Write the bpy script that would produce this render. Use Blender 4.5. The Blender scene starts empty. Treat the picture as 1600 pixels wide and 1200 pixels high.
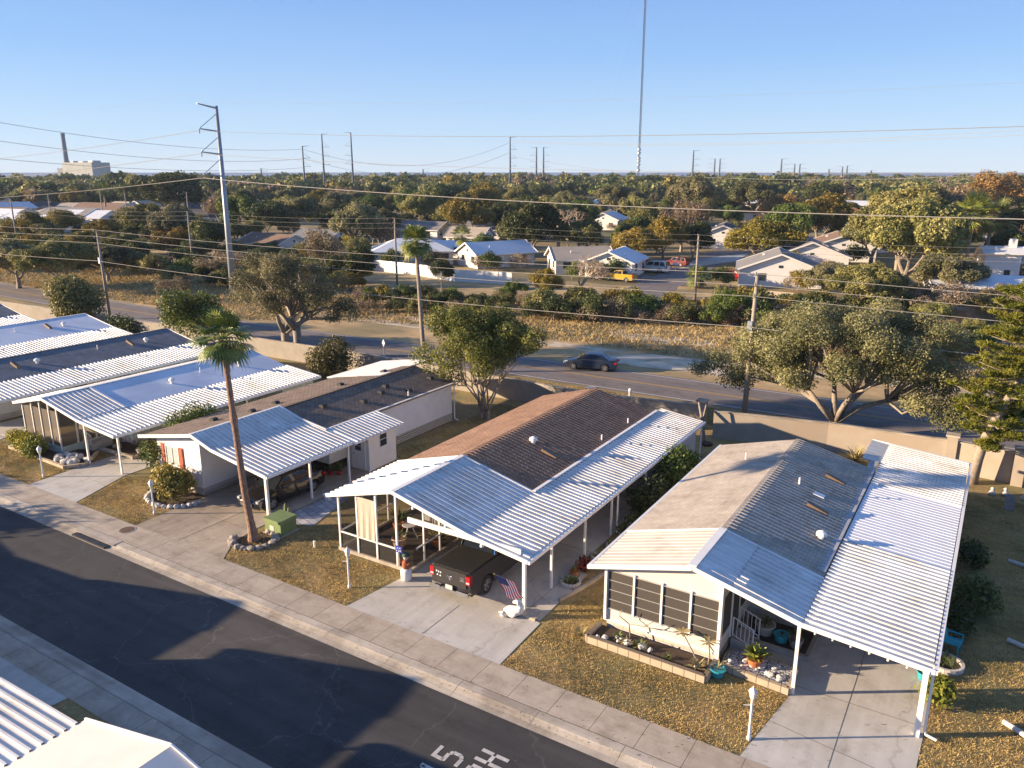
import bpy, bmesh, math, random
import numpy as np
from mathutils import Vector, Matrix, noise
random.seed(7)
R = math.radians
SC = bpy.context.scene
COL = SC.collection

# ------------------------------------------------------------------ camera
# World: X runs along the near street, Y away from it along the houses; camera stands over (0,0) at 17 m.
CAM_H, FOC, HZ, YAW = 17.0, 1228.0, 268.0, 32.0
PITCH = math.atan((600-HZ)/FOC)
cam_d = bpy.data.cameras.new('camera')
cam = bpy.data.objects.new('camera', cam_d); COL.objects.link(cam)
cam_d.sensor_width = 36; cam_d.lens = FOC/1600*36; cam_d.clip_start = .5; cam_d.clip_end = 20000
cam.location = (0, 0, CAM_H); cam.rotation_euler = (R(90)-PITCH, 0, R(YAW))
SC.camera = cam

# ------------------------------------------------------------------ sky, sun, exposure
SUN_EL, SUN_AZ = 12.8, 213.5          # azimuth of the sun counted from +X towards +Y
world = bpy.data.worlds.new('World'); SC.world = world; world.use_nodes = True
wn = world.node_tree
sky = wn.nodes.new('ShaderNodeTexSky'); sky.sky_type = 'NISHITA'; sky.sun_disc = False
sky.sun_elevation = R(SUN_EL); sky.sun_rotation = R(90-SUN_AZ)
sky.air_density = 1.0; sky.dust_density = 0.35; sky.ozone_density = 2.2; sky.altitude = 10
bg = wn.nodes['Background']; bg.inputs[1].default_value = 0.070
# clear winter air: the low-sun sky model is pulled towards clean blue, its unseen zenith made paler as added fill for the shadows
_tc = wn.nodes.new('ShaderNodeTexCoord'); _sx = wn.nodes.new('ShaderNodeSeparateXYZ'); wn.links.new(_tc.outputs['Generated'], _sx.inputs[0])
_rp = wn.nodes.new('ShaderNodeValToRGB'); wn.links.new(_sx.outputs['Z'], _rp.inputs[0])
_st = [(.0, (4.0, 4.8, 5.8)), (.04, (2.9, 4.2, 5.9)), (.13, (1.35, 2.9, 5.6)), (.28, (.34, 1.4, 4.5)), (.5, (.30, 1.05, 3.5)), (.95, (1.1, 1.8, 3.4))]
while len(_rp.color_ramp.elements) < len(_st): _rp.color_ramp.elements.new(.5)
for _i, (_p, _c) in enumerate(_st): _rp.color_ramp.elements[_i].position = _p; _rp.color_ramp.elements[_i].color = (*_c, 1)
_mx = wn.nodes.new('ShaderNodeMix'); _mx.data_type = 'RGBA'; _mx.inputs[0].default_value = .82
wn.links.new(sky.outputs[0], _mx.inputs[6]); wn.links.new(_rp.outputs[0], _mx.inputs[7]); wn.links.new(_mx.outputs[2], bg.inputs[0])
sd = bpy.data.lights.new('sun', 'SUN'); sd.energy = 5.0; sd.angle = R(.55); sd.color = (1.0, .77, .52)
sun = bpy.data.objects.new('sun', sd); COL.objects.link(sun)
_v = Vector((-math.cos(R(SUN_EL))*math.cos(R(SUN_AZ)), -math.cos(R(SUN_EL))*math.sin(R(SUN_AZ)), -math.sin(R(SUN_EL))))
sun.rotation_euler = _v.to_track_quat('-Z', 'Y').to_euler()
SC.view_settings.view_transform = 'Standard'; SC.view_settings.look = 'None'
SC.view_settings.exposure = 1.4; SC.view_settings.gamma = 1.0
SC.render.engine = 'CYCLES'

# survey helper: where a sight line through photo pixel (1600x1200) meets the level z
def at(px, py, z=0.0):
    x = (px-800)/FOC; u = -(py-600)/FOC; ya = R(YAW)
    fh = math.cos(PITCH)+u*math.sin(PITCH); dz = -math.sin(PITCH)+u*math.cos(PITCH)
    t = (z-CAM_H)/dz
    return ((-math.sin(ya)*fh+math.cos(ya)*x)*t, (math.cos(ya)*fh+math.sin(ya)*x)*t)
def hgt(py, X, Y):      # height over (X,Y) that shows at row py
    ya = R(YAW); fh = -math.sin(ya)*X+math.cos(ya)*Y; u = -(py-600)/FOC
    return CAM_H + fh*(u*math.cos(PITCH)-math.sin(PITCH))/(math.cos(PITCH)+u*math.sin(PITCH))

# ------------------------------------------------------------------ materials
def nt(name):
    m = bpy.data.materials.new(name); m.use_nodes = True
    t = m.node_tree; return m, t, t.nodes['Principled BSDF']
def nd(t, kind, **kw):
    n = t.nodes.new(kind)
    for k, v in kw.items():
        if isinstance(k, str) and k in n.inputs: n.inputs[k].default_value = v
        else: setattr(n, k, v)
    return n
def rgba(c): return (c[0], c[1], c[2], 1)
def ramp(t, stops):
    r = t.nodes.new('ShaderNodeValToRGB'); e = r.color_ramp.elements
    while len(e) < len(stops): e.new(.5)
    for i, (p, c) in enumerate(stops): e[i].position = p; e[i].color = rgba(c)
    return r
def coord(t, kind='Object'):
    return t.nodes.new('ShaderNodeTexCoord').outputs[kind]
def mat(name, c1, c2=None, scale=3.0, rough=.8, metal=0., bump=0., bscale=None, detail=5., stops=None, spec=None, scale2=None, c3=None):
    """noise-mixed Principled; c3 adds a second, larger-scale patchiness"""
    m, t, b = nt(name)
    b.inputs['Roughness'].default_value = rough; b.inputs['Metallic'].default_value = metal
    if spec is not None: b.inputs['Specular IOR Level'].default_value = spec
    c2 = c2 or tuple(x*.85 for x in c1)
    co = coord(t)
    n = nd(t, 'ShaderNodeTexNoise', Scale=scale, Detail=detail, Roughness=.6); t.links.new(co, n.inputs['Vector'])
    r = ramp(t, stops or [(.3, c1), (.7, c2)]); t.links.new(n.outputs[0], r.inputs[0]); out = r.outputs[0]
    if c3:
        n2 = nd(t, 'ShaderNodeTexNoise', Scale=scale2 or scale*.12, Detail=4.); t.links.new(co, n2.inputs['Vector'])
        r2 = ramp(t, [(.45, (0, 0, 0)), (.62, (1, 1, 1))]); t.links.new(n2.outputs[0], r2.inputs[0])
        mx = t.nodes.new('ShaderNodeMix'); mx.data_type = 'RGBA'
        t.links.new(r2.outputs[0], mx.inputs[0]); t.links.new(out, mx.inputs[6]); mx.inputs[7].default_value = rgba(c3)
        out = mx.outputs[2]
    t.links.new(out, b.inputs['Base Color'])
    if bump:
        nb = nd(t, 'ShaderNodeTexNoise', Scale=bscale or scale*4, Detail=4.); t.links.new(co, nb.inputs['Vector'])
        bp = nd(t, 'ShaderNodeBump', Strength=bump, Distance=.02); t.links.new(nb.outputs[0], bp.inputs['Height'])
        t.links.new(bp.outputs[0], b.inputs['Normal'])
    return m
def weather(m, axis='x', amt=.5, lo=.55, cracks=False, sc=.25, stains=True, across=1.4, crack_c=.45):
    """lay streaks that follow one axis, blotchy stains and optional hairline cracks over a material's own colour"""
    t = m.node_tree; b = t.nodes['Principled BSDF']; src = b.inputs['Base Color'].links[0].from_socket; co = coord(t)
    def mul(a, fac_socket, c0, c1, p0, p1, k):
        r = ramp(t, [(p0, c0), (p1, c1)]); t.links.new(fac_socket, r.inputs[0])
        mx = t.nodes.new('ShaderNodeMix'); mx.data_type = 'RGBA'; mx.blend_type = 'MULTIPLY'; mx.inputs[0].default_value = k
        t.links.new(a, mx.inputs[6]); t.links.new(r.outputs[0], mx.inputs[7]); return mx.outputs[2]
    mp = t.nodes.new('ShaderNodeMapping'); mp.inputs['Scale'].default_value = (.06, across, 1) if axis == 'x' else (across, .06, 1); t.links.new(co, mp.inputs[0])
    n = nd(t, 'ShaderNodeTexNoise', Scale=1.6, Detail=7., Roughness=.65); t.links.new(mp.outputs[0], n.inputs['Vector'])
    out = mul(src, n.outputs[0], (lo, lo*.97, lo*.93), (1.08, 1.08, 1.08), .30, .62, amt)
    if stains:
        n2 = nd(t, 'ShaderNodeTexNoise', Scale=.9, Detail=9., Roughness=.75); t.links.new(co, n2.inputs['Vector'])
        out = mul(out, n2.outputs[0], (.58, .55, .50), (1, 1, 1), .34, .50, amt)
    if cracks:
        nn = nd(t, 'ShaderNodeTexNoise', Scale=1.3, Detail=6.); t.links.new(co, nn.inputs['Vector'])
        ad = t.nodes.new('ShaderNodeMix'); ad.data_type = 'RGBA'; ad.blend_type = 'ADD'; ad.inputs[0].default_value = .9; t.links.new(co, ad.inputs[6]); t.links.new(nn.outputs[1], ad.inputs[7])
        v = nd(t, 'ShaderNodeTexVoronoi', Scale=sc); v.feature = 'DISTANCE_TO_EDGE'; t.links.new(ad.outputs[2], v.inputs['Vector'])
        out = mul(out, v.outputs['Distance'], (crack_c,)*3, (1, 1, 1), .0, .006, .9)
    t.links.new(out, b.inputs['Base Color']); return m
def tile_mat(name, c1, c2, mortar, bw, bh, ms=.012, rot=0., rough=.9, offset=.5, bump=.3, noise_c=None, bias=0.):
    m, t, b = nt(name); b.inputs['Roughness'].default_value = rough
    mp = t.nodes.new('ShaderNodeMapping'); mp.inputs['Rotation'].default_value = rot if isinstance(rot, tuple) else (0, 0, rot)
    t.links.new(coord(t), mp.inputs[0])
    br = nd(t, 'ShaderNodeTexBrick', Scale=1.0); br.offset = offset
    br.inputs['Brick Width'].default_value = bw; br.inputs['Row Height'].default_value = bh
    br.inputs['Mortar Size'].default_value = ms; br.inputs['Mortar Smooth'].default_value = .2; br.inputs['Bias'].default_value = bias
    br.inputs['Color1'].default_value = rgba(c1); br.inputs['Color2'].default_value = rgba(c2); br.inputs['Mortar'].default_value = rgba(mortar)
    t.links.new(mp.outputs[0], br.inputs['Vector'])
    n = nd(t, 'ShaderNodeTexNoise', Scale=1.3, Detail=8., Roughness=.7); t.links.new(mp.outputs[0], n.inputs['Vector'])
    r = ramp(t, [(.3, (.72, .70, .68)), (.7, (1.15, 1.15, 1.15))]); t.links.new(n.outputs[0], r.inputs[0])
    mx = t.nodes.new('ShaderNodeMix'); mx.data_type = 'RGBA'; mx.blend_type = 'MULTIPLY'; mx.inputs[0].default_value = .8
    t.links.new(br.outputs[0], mx.inputs[6]); t.links.new(r.outputs[0], mx.inputs[7]); t.links.new(mx.outputs[2], b.inputs['Base Color'])
    bp = nd(t, 'ShaderNodeBump', Strength=bump, Distance=.01); bp.invert = True
    t.links.new(br.outputs['Fac'], bp.inputs['Height']); t.links.new(bp.outputs[0], b.inputs['Normal'])
    return m
def leaf_mat(name, stops, rough=.55, trans=.25):
    m, t, b = nt(name); b.inputs['Roughness'].default_value = rough; b.inputs['Specular IOR Level'].default_value = .3
    a = t.nodes.new('ShaderNodeAttribute'); a.attribute_name = 'tint'
    oi = t.nodes.new('ShaderNodeObjectInfo')
    r = ramp(t, stops); t.links.new(a.outputs['Fac'], r.inputs[0])
    hs = nd(t, 'ShaderNodeHueSaturation'); t.links.new(r.outputs[0], hs.inputs['Color'])
    mr = nd(t, 'ShaderNodeMapRange'); mr.inputs[3].default_value = .487; mr.inputs[4].default_value = .515
    t.links.new(oi.outputs['Random'], mr.inputs[0]); t.links.new(mr.outputs[0], hs.inputs['Hue'])
    mr2 = nd(t, 'ShaderNodeMapRange'); mr2.inputs[3].default_value = .75; mr2.inputs[4].default_value = 1.3
    mu = nd(t, 'ShaderNodeMath', operation='FRACT'); mm = nd(t, 'ShaderNodeMath', operation='MULTIPLY'); mm.inputs[1].default_value = 7.31
    t.links.new(oi.outputs['Random'], mm.inputs[0]); t.links.new(mm.outputs[0], mu.inputs[0]); t.links.new(mu.outputs[0], mr2.inputs[0])
    t.links.new(mr2.outputs[0], hs.inputs['Value'])
    t.links.new(hs.outputs[0], b.inputs['Base Color'])
    if trans:
        tr = t.nodes.new('ShaderNodeBsdfTranslucent'); t.links.new(hs.outputs[0], tr.inputs[0])
        ms = t.nodes.new('ShaderNodeMixShader'); ms.inputs[0].default_value = trans
        t.links.new(b.outputs[0], ms.inputs[1]); t.links.new(tr.outputs[0], ms.inputs[2])
        t.links.new(ms.outputs[0], t.nodes['Material Output'].inputs[0])
    return m
def screen_mat(name, c, alpha):
    m, t, b = nt(name); b.inputs['Base Color'].default_value = rgba(c); b.inputs['Alpha'].default_value = alpha
    b.inputs['Roughness'].default_value = .8
    return m

white_metal = mat('white_painted_metal', (.80, .79, .76), (.70, .69, .66), .7, .42, bump=.04, bscale=9, c3=(.66, .64, .60), scale2=.35)
cream_metal = mat('cream_painted_metal', (.66, .60, .51), (.58, .52, .44), .9, .5, bump=.04, bscale=9, c3=(.54, .49, .42), scale2=.5)
new_metal = mat('newer_white_metal', (.80, .81, .82), (.74, .75, .77), .8, .32)
trim_white = mat('white_trim_paint', (.82, .80, .77), (.74, .72, .68), 2., .5)
wall_white = mat('white_siding_paint', (.80, .78, .74), (.72, .70, .67), 1.2, .6, bump=.05, bscale=30)
wall_cream = mat('cream_wall_paint', (.68, .625, .55), (.62, .565, .49), 1.1, .7, bump=.06, bscale=30)
wall_mint = mat('pale_green_siding', (.50, .58, .52), (.46, .53, .48), 1.1, .6)
wall_lilac = mat('pale_grey_siding', (.62, .58, .60), (.56, .53, .55), 1.1, .6)
wall_brown = mat('weathered_brown_siding', (.40, .27, .20), (.30, .2, .15), 4., .8)
steel_white = mat('whitewashed_flat_metal', (.76, .77, .79), (.68, .70, .73), .5, .55, c3=(.60, .62, .66), scale2=.3)
RZ = math.pi/2
sh_grey = tile_mat('grey_shingle', (.50, .44, .365), (.44, .385, .32), (.36, .315, .265), .30, .14, .010, RZ, bump=.35)
sh_brown = tile_mat('brown_shingle', (.42, .245, .15), (.31, .18, .115), (.16, .10, .065), .30, .14, .012, RZ, bump=.35)
sh_taupe = tile_mat('taupe_shingle', (.30, .215, .155), (.19, .14, .105), (.10, .075, .06), .34, .17, .02, RZ, bump=.5)
sh_blue = tile_mat('slate_grey_shingle', (.21, .225, .24), (.17, .18, .20), (.11, .12, .135), .3, .14, .012, RZ)
sh_dark = tile_mat('charcoal_shingle', (.075, .07, .07), (.055, .052, .055), (.03, .03, .03), .5, .25, .02, RZ)
block_wall = tile_mat('painted_block', (.62, .57, .50), (.57, .52, .45), (.40, .36, .31), .4, .2, .012, (RZ, 0, 0))
edging_block = tile_mat('buff_edging_block', (.50, .41, .29), (.44, .36, .26), (.20, .16, .12), .42, .3, .018, (RZ, 0, 0), noise_c=1)
concrete = mat('driveway_concrete', (.56, .535, .49), (.50, .475, .43), 1.1, .85, bump=.15, bscale=40, c3=(.45, .42, .365), scale2=.22)
concrete_warm = mat('old_driveway_concrete', (.50, .42, .32), (.40, .33, .25), .9, .9, bump=.2, bscale=30, c3=(.33, .27, .21), scale2=.25)
kerb_conc = mat('kerb_concrete', (.52, .46, .38), (.42, .37, .30), 1.6, .9, bump=.2, bscale=30, c3=(.33, .285, .23), scale2=.5)
walk_mat = tile_mat('pavement_concrete', (.48, .41, .325), (.43, .365, .29), (.20, .17, .13), 1.52, 50., .014, 0, offset=0., bump=.5)
asphalt = mat('street_asphalt', (.043, .041, .041), (.060, .056, .054), .5, .85, bump=.35, bscale=60, detail=9., c3=(.078, .070, .064), scale2=.10)
asphalt_far = mat('road_asphalt', (.20, .17, .155), (.165, .14, .13), .3, .9, bump=.2, bscale=40, detail=8.)
paint_w = mat('road_paint_white', (.62, .60, .56), (.36, .35, .33), 5., .8)
paint_y = mat('road_paint_yellow', (.48, .30, .08), (.36, .23, .08), 4., .8)
soil = mat('bed_soil', (.085, .055, .035), (.04, .028, .02), 6., .95, bump=.6, bscale=25)
lawn = mat('dry_lawn', (.46, .31, .135), (.20, .15, .055), 5.5, .95, bump=.7, bscale=24, detail=9., c3=(.25, .21, .085), scale2=.28)
rough_land = mat('rough_grassland', (.32, .22, .10), (.18, .14, .06), .22, .95, bump=.5, bscale=3, detail=10., c3=(.12, .11, .045), scale2=.03)
field = mat('dry_field', (.58, .40, .19), (.40, .28, .13), .55, .95, bump=.7, bscale=9, detail=9., c3=(.27, .21, .10), scale2=.11)
sand = mat('pale_sand', (.70, .60, .46), (.55, .45, .32), 1.2, .95, bump=.3, bscale=14, detail=8., c3=(.38, .29, .16), scale2=.4)
bark = mat('grey_bark', (.34, .29, .235), (.19, .155, .12), 5., .9, bump=.8, bscale=24)
bark_pale = mat('pale_bark', (.36, .30, .24), (.20, .16, .12), 5., .9, bump=.7, bscale=24)
palm_bark = mat('palm_bark', (.34, .21, .14), (.16, .09, .06), 7., .9, bump=.9, bscale=30)
wood_pole = mat('weathered_pole_wood', (.34, .29, .23), (.24, .20, .16), 6., .85)
galv = mat('galvanised_steel', (.36, .39, .42), (.28, .31, .35), 3., .45, metal=.35)
wire_m = mat('cable_aluminium', (.46, .42, .36), (.38, .35, .31), 2., .4, metal=.2)
glass_dark = mat('window_glass', (.035, .045, .055), (.05, .06, .07), 1., .08)
screen_dark = mat('insect_screen', (.050, .043, .036), (.066, .057, .048), 20., .7, bump=.1, bscale=90)
black_m = mat('black_metal', (.018, .018, .02), (.03, .03, .03), 4., .5)
rubber = mat('tyre_rubber', (.018, .018, .018), (.028, .027, .026), 9., .8)
chrome = mat('chrome', (.7, .7, .7), (.6, .6, .6), 2., .12, metal=1.)
alloy = mat('alloy_rim', (.55, .56, .58), (.42, .43, .45), 3., .3, metal=.7)
teal_paint = mat('teal_plastic', (.03, .36, .42), (.03, .30, .36), 3., .5)
terracotta = mat('terracotta', (.50, .17, .06), (.40, .13, .05), 5., .7)
red_pot_m = mat('red_glaze', (.42, .03, .03), (.3, .03, .03), 5., .4)
stone_w = mat('white_stone', (.62, .59, .55), (.40, .37, .34), 7., .8, bump=.4)
stone_g = mat('grey_stone', (.36, .32, .28), (.20, .18, .16), 5., .85, bump=.5)
gravel_m = mat('gravel', (.62, .62, .64), (.12, .13, .16), 14., .8, stops=[(.42, (.04, .045, .06)), (.5, (.40, .40, .42)), (.58, (.75, .75, .76))], bump=.8, bscale=18)
beige_shade = mat('beige_shade_cloth', (.50, .43, .34), (.44, .38, .30), 2.5, .8)
green_box_m = mat('green_enamel', (.20, .27, .11), (.16, .22, .09), 3., .5)
shutter_m = mat('rust_orange_shutter', (.42, .10, .035), (.30, .07, .03), 8., .6)

weather(white_metal, 'x', .55, .74, across=2.2); weather(cream_metal, 'x', .5, .72, across=2.2); weather(new_metal, 'x', .2, .85)
weather(asphalt, 'x', .75, .62, True, .22, across=1.1, crack_c=1.9); weather(asphalt_far, 'x', .7, .72, True, .12, across=.9, crack_c=.5)
weather(concrete, 'y', .5, .78, True, .10, crack_c=.78); weather(concrete_warm, 'y', .75, .68, True, .16, crack_c=.72); weather(kerb_conc, 'x', .7, .68); weather(walk_mat, 'x', .55, .76)
weather(stucco, 'x', .7, .7, across=.8) if 'stucco' in globals() else None
for _m in (sh_grey, sh_brown, sh_taupe, sh_blue): weather(_m, 'x', .5, .74, across=1.2)
weather(lawn, 'x', .6, .62, across=.35); weather(field, 'x', .6, .66, across=.25)
# ------------------------------------------------------------------ object helpers
def tag(o, label=None, cat=None, group=None, kind=None):
    if label: o['label'] = label
    if cat: o['category'] = cat
    if group: o['group'] = group
    if kind: o['kind'] = kind
    return o
def thing(name, label, cat, loc=(0, 0, 0), rz=0., group=None):
    o = bpy.data.objects.new(name, None); COL.objects.link(o); o.location = loc; o.rotation_euler = (0, 0, rz)
    o.empty_display_size = .3
    return tag(o, label, cat, group)
def copy_thing(root, loc, rz=0., label=None, group=None, scale=None):
    def rec(o, par):
        c = o.copy(); COL.objects.link(c)
        if par: c.parent = par
        for ch in o.children: rec(ch, c)
        return c
    c = rec(root, None); c.location = loc; c.rotation_euler = (0, 0, rz)
    if label: c['label'] = label
    if group: c['group'] = group
    if scale is not None: c.scale = scale if hasattr(scale, '__len__') else (scale,)*3
    return c
def root_off(p):
    v = Vector((0, 0, 0))
    while p is not None: v += p.location; p = p.parent
    return v
class MB:
    def __init__(s): s.v = []; s.f = []; s.mi = []; s.cur = 0
    def quad(s, *p):
        n = len(s.v); s.v += [tuple(q) for q in p]; s.f.append(tuple(range(n, n+len(p)))); s.mi.append(s.cur); return s
    poly = quad
    def box(s, x0, y0, z0, x1, y1, z1):
        n = len(s.v)
        s.v += [(x0, y0, z0), (x1, y0, z0), (x1, y1, z0), (x0, y1, z0), (x0, y0, z1), (x1, y0, z1), (x1, y1, z1), (x0, y1, z1)]
        for q in ((0, 3, 2, 1), (4, 5, 6, 7), (0, 1, 5, 4), (1, 2, 6, 5), (2, 3, 7, 6), (3, 0, 4, 7)):
            s.f.append(tuple(n+i for i in q)); s.mi.append(s.cur)
        return s
    def beam(s, a, b, w, h=None, up=(0, 0, 1)):
        a = Vector(a); b = Vector(b); d = (b-a).normalized(); h = h or w
        u = Vector(up)
        if abs(d.dot(u)) > .95: u = Vector((0, 1, 0))
        sx = d.cross(u).normalized()*w/2; sz = sx.cross(d).normalized()*h/2
        n = len(s.v)
        for p in (a, b): s.v += [tuple(p-sx-sz), tuple(p+sx-sz), tuple(p+sx+sz), tuple(p-sx+sz)]
        for q in ((0, 1, 2, 3), (7, 6, 5, 4), (0, 4, 5, 1), (1, 5, 6, 2), (2, 6, 7, 3), (3, 7, 4, 0)):
            s.f.append(tuple(n+i for i in q)); s.mi.append(s.cur)
        return s
    def tube(s, path, rad, k=8, cap=True):
        P = [Vector(p) for p in path]; n0 = len(s.v)
        rad = rad if hasattr(rad, '__len__') else [rad]*len(P)
        ref = None
        for i, p in enumerate(P):
            d = (P[min(i+1, len(P)-1)]-P[max(i-1, 0)])
            if d.length < 1e-6: d = Vector((0, 0, 1))
            d.normalize()
            if ref is None: ref = Vector((1, 0, 0)) if abs(d.x) < .8 else Vector((0, 1, 0))
            a = d.cross(ref).normalized(); b = a.cross(d); ref = b
            b = d.cross(a).normalized(); ref = -b if False else ref
            for j in range(k):
                th = 2*math.pi*j/k; s.v.append(tuple(p+(a*math.cos(th)+b*math.sin(th))*rad[i]))
        for i in range(len(P)-1):
            for j in range(k):
                j2 = (j+1) % k
                s.f.append((n0+i*k+j, n0+(i+1)*k+j, n0+(i+1)*k+j2, n0+i*k+j2)); s.mi.append(s.cur)
        if cap:
            s.f.append(tuple(n0+j for j in range(k))); s.mi.append(s.cur)
            s.f.append(tuple(n0+(len(P)-1)*k+j for j in reversed(range(k)))); s.mi.append(s.cur)
        return s
    def cyl(s, a, b, r, k=10, r2=None): return s.tube([a, b], [r, r if r2 is None else r2], k)
    def lathe(s, prof, c=(0, 0, 0), k=16):
        n0 = len(s.v)
        for r, z in prof:
            for j in range(k):
                th = 2*math.pi*j/k; s.v.append((c[0]+r*math.cos(th), c[1]+r*math.sin(th), c[2]+z))
        for i in range(len(prof)-1):
            for j in range(k):
                j2 = (j+1) % k; s.f.append((n0+i*k+j, n0+i*k+j2, n0+(i+1)*k+j2, n0+(i+1)*k+j)); s.mi.append(s.cur)
        s.f.append(tuple(n0+j for j in reversed(range(k)))); s.mi.append(s.cur)
        s.f.append(tuple(n0+(len(prof)-1)*k+j for j in range(k))); s.mi.append(s.cur)
        return s
    def rock(s, c, r, seed=0, flat=.7):
        bm = bmesh.new(); bmesh.ops.create_icosphere(bm, subdivisions=2 if r > .12 else 1, radius=1.)
        n = len(s.v)
        for v in bm.verts:
            k = 1+.45*noise.noise(v.co*1.1+Vector((seed*3.7, seed*1.3, c[0])))
            s.v.append((c[0]+v.co.x*r*k, c[1]+v.co.y*r*k, c[2]+v.co.z*r*k*flat))
        for f in bm.faces: s.f.append(tuple(n+v.index for v in f.verts)); s.mi.append(s.cur)
        bm.free(); return s
    def prism(s, pts, y0, y1):          # outline in XZ extruded along Y
        n = len(pts); n0 = len(s.v)
        s.v += [(x, y0, z) for x, z in pts]+[(x, y1, z) for x, z in pts]
        s.f.append(tuple(n0+i for i in range(n))); s.mi.append(s.cur)
        s.f.append(tuple(n0+n+i for i in reversed(range(n)))); s.mi.append(s.cur)
        for i in range(n):
            j = (i+1) % n; s.f.append((n0+i, n0+n+i, n0+n+j, n0+j)); s.mi.append(s.cur)
        return s
    def build(s, name, mats, parent=None, smooth=False, fixn=True):
        off = root_off(parent)
        me = bpy.data.meshes.new(name)
        me.from_pydata([(x-off.x, y-off.y, z-off.z) for x, y, z in s.v], [], s.f)
        mats = mats if isinstance(mats, (list, tuple)) else [mats]
        for m in mats: me.materials.append(m)
        if len(mats) > 1: me.polygons.foreach_set('material_index', s.mi)
        if fixn:
            bm = bmesh.new(); bm.from_mesh(me); bmesh.ops.recalc_face_normals(bm, faces=bm.faces); bm.to_mesh(me); bm.free()
        if smooth: me.polygons.foreach_set('use_smooth', [True]*len(me.polygons))
        me.update()
        o = bpy.data.objects.new(name, me); COL.objects.link(o)
        if parent is not None: o.parent = parent
        return o
def struct(name, mb, m): return tag(mb.build(name, m), kind='structure')
def flat(name, pts, z, m):
    return struct(name, MB().poly(*[(x, y, z) for x, y in pts]), m)

# ------------------------------------------------------------------ ground, streets, pavements
g = MB()
g.poly((-9000, 20.5, -.03), (3000, 20.5, -.03), (3000, 12000, -.03), (-9000, 12000, -.03))
sea = MB()
for k in range(16):
    a0, a1 = R(-75+k*6), R(-69+k*6); f = lambda a, r: (math.sin(a)*r, math.cos(a)*r, .05)
    sea.quad(f(a0, 1260+40*math.sin(k*1.7)), f(a1, 1260+40*math.sin(k*1.7+1.7)), f(a1, 15000), f(a0, 15000))
struct('sea', sea, mat('hazy_sea', (.20, .25, .36), (.17, .22, .33), .01, .75))
g.poly((-9000, -800, -.03), (3000, -800, -.03), (3000, 11.34, -.03), (-9000, 11.34, -.03))
struct('ground', g, rough_land)
flat('lawn_ground', [(-140, 20.52), (60, 20.52), (60, 54.5), (-140, 54.5)], -.022, lawn)
flat('lawn_across_street', [(-90, -30), (20, -30), (20, 11.34), (-90, 11.34)], -.022, lawn)
flat('street', [(-400, 12.0), (200, 12.0), (200, 19.4), (-400, 19.4)], -.10, asphalt)
def kerb(name, y_in, y_out):
    # rolled kerb: gutter lip, ramp, flat crown
    s = 1 if y_out > y_in else -1
    prof = [(y_in, -.12), (y_in, -.096), (y_in+s*.22, -.085), (y_in+s*.42, -.03), (y_in+s*.5, -.002), (y_out, .004), (y_out, -.12)]
    m = MB(); n = len(prof)
    X = np.arange(-400, 201, 3.04)
    for a, b in zip(X[:-1], X[1:]):
        a2, b2 = a+.008, b-.008
        for i in range(1, n-2):
            (ya, za), (yb, zb) = prof[i], prof[i+1]
            m.quad((a2, ya, za), (b2, ya, za), (b2, yb, zb), (a2, yb, zb))
        m.quad((a-.01, y_in, -.1), (b+.01, y_in, -.1), (b+.01, y_out, -.02), (a-.01, y_out, -.02))
    return struct(name, m, kerb_conc)
kerb('kerb', 18.28, 19.12); kerb('kerb_across_street', 12.82, 12.24)
flat('pavement', [(-400, 19.14), (200, 19.14), (200, 20.54), (-400, 20.54)], .004, walk_mat)
flat('pavement_across_street', [(-400, 12.22), (200, 12.22), (200, 11.32), (-400, 11.32)], .004, walk_mat)
flat('patched_asphalt', [(-44.6, 16.6), (-42.6, 16.5), (-42.4, 17.4), (-44.5, 17.5)], -.094, mat('asphalt_patch', (.03, .03, .033), (.038, .037, .04), 3., .9))
# driveways
def drive(name, pts, m): return flat(name, pts, -.002, m)
drive('driveway', [(-4.75, 20.53), (-.25, 20.53), (-.15, 24.2), (-.15, 45), (-4.0, 45), (-4.0, 28.4), (-6.7, 28.4), (-6.7, 25.6), (-4.1, 24.6)], concrete)
drive('driveway', [(-20.75, 20.53), (-13.35, 20.53), (-13.45, 23.6), (-14.35, 23.9), (-14.35, 44.5), (-20.25, 44.5), (-20.25, 23.95)], concrete)
drive('driveway', [(-34.9, 20.53), (-28.3, 20.53), (-29.3, 21.9), (-29.55, 23.4), (-29.5, 32.4), (-35.1, 32.4), (-35.1, 24.4)], concrete_warm)
drive('driveway', [(-44.9, 20.53), (-40.2, 20.53), (-41.6, 24.2), (-41.8, 40), (-45.4, 40), (-45.2, 24.2)], concrete)
drive('driveway', [(-58.0, 20.53), (-52.9, 20.53), (-54.6, 24.0), (-55, 40), (-58.3, 40), (-58.2, 24.2)], concrete)
jt = MB()   # control joints and cracks sawn across the driveways
for a, b in (((-16.9, 20.6), (-16.9, 23.0)), ((-2.4, 20.6), (-2.4, 30)), ((-31.7, 20.6), (-31.7, 25)), ((-4.2, 24.9), (-.2, 24.9)), ((-35, 23.2), (-29.5, 23.2)), ((-4.3, 22.6), (-.3, 22.0)), ((-17, 30), (-14.4, 30))):
    jt.beam((a[0], a[1], .002), (b[0], b[1], .002), .014, .006)
struct('driveway_joints', jt, mat('joint_dark', (.20, .18, .15), (.15, .13, .11), 4.))
drive('paved_strip', [(-29.45, 24.3), (-27.4, 25.2), (-28.3, 28.6), (-29.45, 29.0)], tile_mat('pale_patchwork_paver', (.50, .50, .52), (.30, .31, .34), (.18, .17, .16), .55, .4, .02, .3))
drive('side_path', [(-14.33, 24.1), (-13.55, 23.7), (-13.6, 28.0), (-14.33, 28.3)], concrete)
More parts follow.
